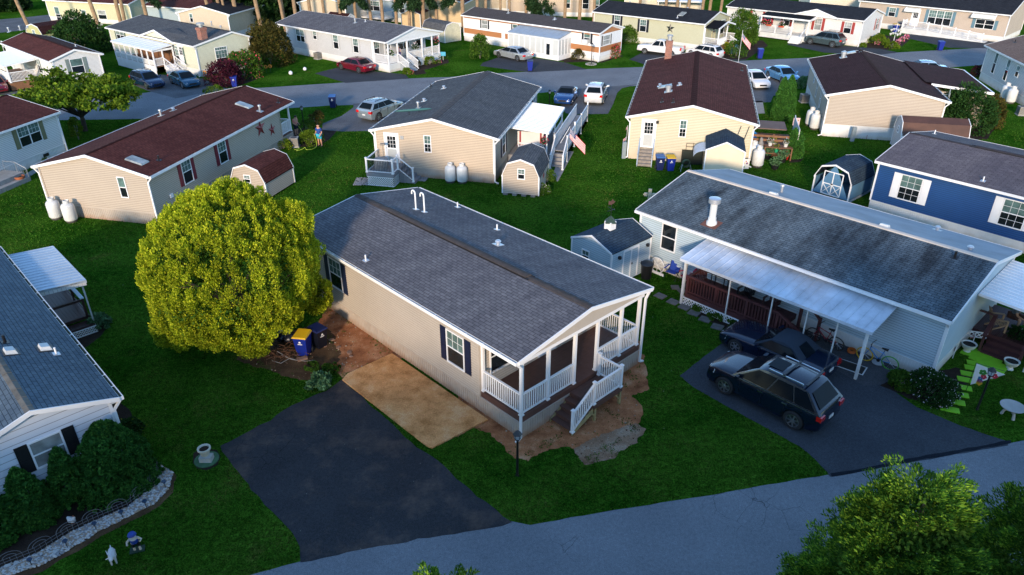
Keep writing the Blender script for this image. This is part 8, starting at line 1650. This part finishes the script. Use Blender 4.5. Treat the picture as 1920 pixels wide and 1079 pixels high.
# ------------------------------------------------------------------ I and J side
t = thing('terracotta_pot', 'large terracotta pot on the grass by the off-white house steps', 'planter', gp(40, 343)); q = MB(); q.lathe([(.2, 0), (.3, .38), (.34, .38), (.34, .48), (.28, .48), (.26, .4)], n=18, cap=False); q.build('pot', terra, t, True); q = MB(); q.lathe([(.27, .4), (.27, .43)], n=12); q.build('potting_soil', soil, t)
t = thing('terracotta_pot', 'smaller dark pot at the handrail end behind the terracotta one', 'planter', gp(37, 332)); q = MB(); q.lathe([(.15, 0), (.2, .35), (.16, .33)], n=14, cap=False); q.build('pot', paint('dark_terracotta', (.10, .03, .02), .8), t, True)
t = thing('concrete_steps', 'concrete steps with a thin metal handrail at the left edge', 'steps', gp(5, 350), 1.34); q = MB(); q.box(-1.4, 1.4, -.6, 1.2, 0, .6); q.box(-1.4, 1.4, -1.0, -.6, 0, .3); q.build('step_block', concrete, t); q = MB()
for y in (-1.0, -.2, .8): q.tube([(1.3, y, .3), (1.3, y, 1.3 if y > -.9 else .9)], .018, 6)
q.tube([(1.3, -1.0, .9), (1.3, -.2, 1.3), (1.3, .8, 1.3)], .02, 6)
for k in range(9): y = -.9+.19*k; q.tube([(1.3, y, .35), (1.3, y, 1.1)], .008, 4)
q.build('handrail', galv, t)
sheet('path', [(38, 332), (74, 312), (78, 318), (42, 340)], .008, concrete, 0)
# ------------------------------------------------------------------ far extras
for i, (hs, u, v, z, lab) in enumerate(((Lh, -Lh.L/2+.15, 3.6, 2.1, 'hanging fern basket at the left corner of the railed porch'), (Lh, -Lh.L/2+.15, -.2, 2.2, 'hanging basket of dark and white flowers in the middle of the railed porch'), (Lh, -Lh.L/2+.15, -3.5, 2.35, 'hanging basket of dark flowers at the right bay of the railed porch'), (O, 1.9, O.W/2+2.2, 2.0, 'red and white hanging basket left on the white house porch'), (O, .2, O.W/2+2.2, 2.0, 'red and white hanging basket in the middle of the white house porch'), (O, 2.7, O.W/2+2.2, 2.0, 'red hanging basket nearest the left post of the white house porch'))):
    t = thing('hanging_basket', lab, 'hanging basket', hs.L2W(u, v, z), 0, 'hanging baskets on the porches'); rg_ = np.random.default_rng(330+i); P, d_ = lobes(np.array([[0, 0, 0], [.15, 0, -.1], [-.15, 0, -.1]]), .28, 70, rg_); leaves('foliage', P, d_, .09, g_dk if i else g_mid, t, rng=rg_); P, d_ = lobes(np.array([[0, 0, .05]]), .38, 50, rg_); leaves('flower', P, d_, .09, [f_white, f_white, f_red, f_red, f_white, f_red][i], t, rng=rg_); q = MB(); q.lathe([(.12, -.25), (.22, -.02)], n=10); q.tube([(0, 0, 0), (0, 0, .6)], .012, 4); q.build('basket', black, t)
t = thing('flower_pole', 'white pole with tiers of hanging white flower pots in the dark bed by the road', 'flower stand', gp(1674, 84)); q = MB(); q.tube([(0, 0, 0), (0, 0, 2.6)], .03, 6)
for z in (1.4, 1.9, 2.4): q.tube([(-.6, 0, z), (.6, 0, z)], .02, 5); q.tube([(0, -.6, z), (0, .6, z)], .02, 5)
q.build('pole', white, t)
for k, (x, y, z) in enumerate([(a*.6, b*.6, z) for z in (1.35, 1.85) for a, b in ((1, 0), (-1, 0), (0, 1), (0, -1))]): q = MB(); q.lathe([(.06, -.2), (.16, 0), (.14, .05)], (x, y, z), 8); q.build('hanging_pot', pot_white, t)
for i, (x, y) in enumerate(((1683, 84), (1690, 79), (1698, 74), (1644, 84))):
    t = thing('potted_flower', ['pink flowers in the dark bed, nearest the flower pole', 'pink flowers in the dark bed, second from the flower pole', 'pink flowers at the tip of the dark bed', 'single pale pink flower at the left part of the dark bed'][i], 'flower', gp(x, y), 0, 'pink flowers in the dark bed'); rg_ = np.random.default_rng(340+i); P, d_ = lobes(np.array([[0, 0, .3]]), .35, 60, rg_); leaves('flower', P, d_, .12, f_pink, t, rng=rg_); P, d_ = lobes(np.array([[0, 0, .15]]), .25, 40, rg_); leaves('foliage', P, d_, .1, g_mid, t, rng=rg_)
for i, (x, y, r, lab) in enumerate(((545.5, 141, .22, 'white ball ornament on the lawn by the road'), (572, 133, .2, 'white post reflector left of the black driveway'))):
    q = MB(); q.lathe([(.02, 0), (r*.8, r*.4), (r, r), (r*.8, r*1.6), (.02, r*2)], n=14); tag(q.build('garden_ball', white, smooth=True, loc=gp(x, y)), lab, 'ornament')
for i, (x, y, lab) in enumerate(((500, 137, 'orange daisy ornament left by the small tree'), (508, 136, 'orange daisy ornament right by the small tree'), (386, 148, 'orange flower spinner by the pale yellow-green wall'))):
    t = thing('flower_ornament', lab, 'ornament', gp(x, y), 0, 'orange flower ornaments'); q = MB(); q.tube([(0, 0, 0), (0, 0, .6)], .02, 5); q.build('stem', green_dk, t); q = MB()
    for k in range(8): a = k*math.pi/4; q.cbox(.14*math.cos(a), 0, .65+.14*math.sin(a), .12, .03, .12)
    q.build('petals', paint('orange_petal', (.6, .22, .03), .6), t)
t = thing('garden_chair', 'pale blue rounded garden ornament chair among the shrubs by the sage house', 'chair', gp(1374, 100), 0); q = MB(); q.lathe([(.45, 0), (.5, .5), (.45, .9), (.2, 1.1)], n=12, sy=.5); q.build('backrest', paint('pale_blue_paint', (.15, .35, .50), .6), t, True); q = MB(); q.cbox(0, -.25, .4, .9, .5, .1); q.cbox(-.3, -.4, .2, .1, .1, .4); q.cbox(.3, -.4, .2, .1, .1, .4); q.build('seat', paint('pale_blue_paint', (.15, .35, .50)), t)
person('person in yellow top and blue jeans standing among the shrubs by the sage house', gp(1369, 104), 0, 1.7, std, (paint('yellow_top', (.5, .42, .15), .8), (1.9, paint('blue_jeans', (.02, .08, .2), .8), .04), blk), paint('dark_hair', (.02, .013, .01)))
q = MB(); q.tube([(0, 0, 0), (0, 0, 2.0)], .03, 6); q.bar((-.8, 0, 1.95), (.8, 0, 1.95), .05); tag(q.build('clothes_post', white, loc=gp(189, 76)), 'white clothes post by the small gate left of the screened porch', 'post')
t = thing('blue_cover', 'blue tarpaulin heap in front of the yellow-green barn shed', 'tarpaulin', gp(112, 76)); q = MB()
for k in range(6): q.lathe([(.7, 0), (.55, .5), (.2, .8)], (-1.6+.7*k, .3*math.sin(k*2), 0), 7, 1, .7)
q.build('tarpaulin_cloth', paint('blue_tarpaulin', (.015, .12, .22), .5, .3, 4), t)
t = thing('trailer_steps', 'small blue and white sign at the corner of the railed porch', 'sign', Lh.L2W(-Lh.L/2-.1, -Lh.W/2-.3, 0), 0); q = MB(); q.tube([(0, 0, 0), (0, 0, .6)], .02, 5); q.build('stake', white, t); q = MB(); q.box(-.3, .3, -.03, .0, .5, .95); q.build('sign_board', paint('light_blue_sign', (.05, .35, .5), .5), t)

# ------------------------------------------------------------------ real grass blades over the nearer lawns
def inpoly(P, x, y):
    P = np.array(P); n = len(P); r = np.zeros(len(x), bool); j = n-1
    for i in range(n):
        xi, yi = P[i]; xj, yj = P[j]; c_ = (yi > y) != (yj > y)
        if c_.any(): r ^= c_ & (x < (xj-xi)*(y-yi)/((yj-yi) or 1e-9)+xi)
        j = i
    return r
def blades(name, label, n, y0, y1, h, seed):
    rng = np.random.default_rng(seed); y = y0+(y1-y0)*rng.random(n)**1.15; x = (rng.random(n)*2-1)*y*.86
    k = np.ones(n, bool)
    for P in POLYS:
        A = np.array(P); b = (x > A[:, 0].min()) & (x < A[:, 0].max()) & (y > A[:, 1].min()) & (y < A[:, 1].max())
        if b.any(): ii = np.where(b)[0]; k[ii[inpoly(P, x[ii], y[ii])]] = False
    nz = np.sin(x*2.1+np.sin(y*1.7)*2)+np.sin(y*2.6+np.sin(x*3.1)*1.5)+.8*np.sin(x*6.3+y*4.9)+.6*np.sin(y*9.1-x*7.7)
    for P in SOFT: ii = np.where(inpoly(P, x, y))[0]; k[ii] &= (nz[ii] > 1.35) | (rng.random(len(ii)) < .03)
    for s_ in HOUSES:
        u = (x-s_.h[0])*s_.c+(y-s_.h[1])*s_.s; v = -(x-s_.h[0])*s_.s+(y-s_.h[1])*s_.c; k &= ~((abs(u) < s_.L/2) & (abs(v) < s_.W/2))
    x, y = x[k], y[k]; n = len(x); P = np.stack([x, y, np.full(n, h*.42)], 1); D = np.tile([0, 0, 1.], (n, 1))
    o = leaves(name, P, D, h*.55, g_grass, None, aspect=1.9, rng=rng, jit=.55); tag(o, label, 'grass'); o['kind'] = 'stuff'
g_grass = leafmat('grass_blades', (.014, .060, .003), (.034, .118, .007), (.085, .19, .018), .3, .35, dry=(.16, .15, .04))
blades('grass', 'short mown grass of the nearer lawns around the central house', 230000, 14.5, 36, .055, 1)
blades('grass', 'short mown grass of the lawns farther back towards the middle road', 110000, 36, 66, .08, 2)
rng = np.random.default_rng(77); q = MB(); mats = [paint('pebble_tan', (.42, .26, .16), .9, .2, 9), paint('pebble_pale', (.36, .28, .20), .9, .2, 9), paint('pebble_brown', (.15, .07, .04), .9, .2, 9)]
for P in SOFT[:4]:
    A = np.array(P); n = 230; x = A[:, 0].min()+np.ptp(A[:, 0])*rng.random(n); y = A[:, 1].min()+np.ptp(A[:, 1])*rng.random(n); ii = inpoly(P, x, y)
    for a, b in zip(x[ii], y[ii]): r = .012+.03*rng.random()**2; q.m = int(rng.integers(0, 3)); q.lathe([(r, -.0), (r, r*.5), (r*.4, r*.9)], (a, b, .006), 5)
o = q.build('pebbles', mats); tag(o, 'small pebbles and clods strewn over the orange dirt around the brown-floored porch', 'pebbles'); o['kind'] = 'stuff'
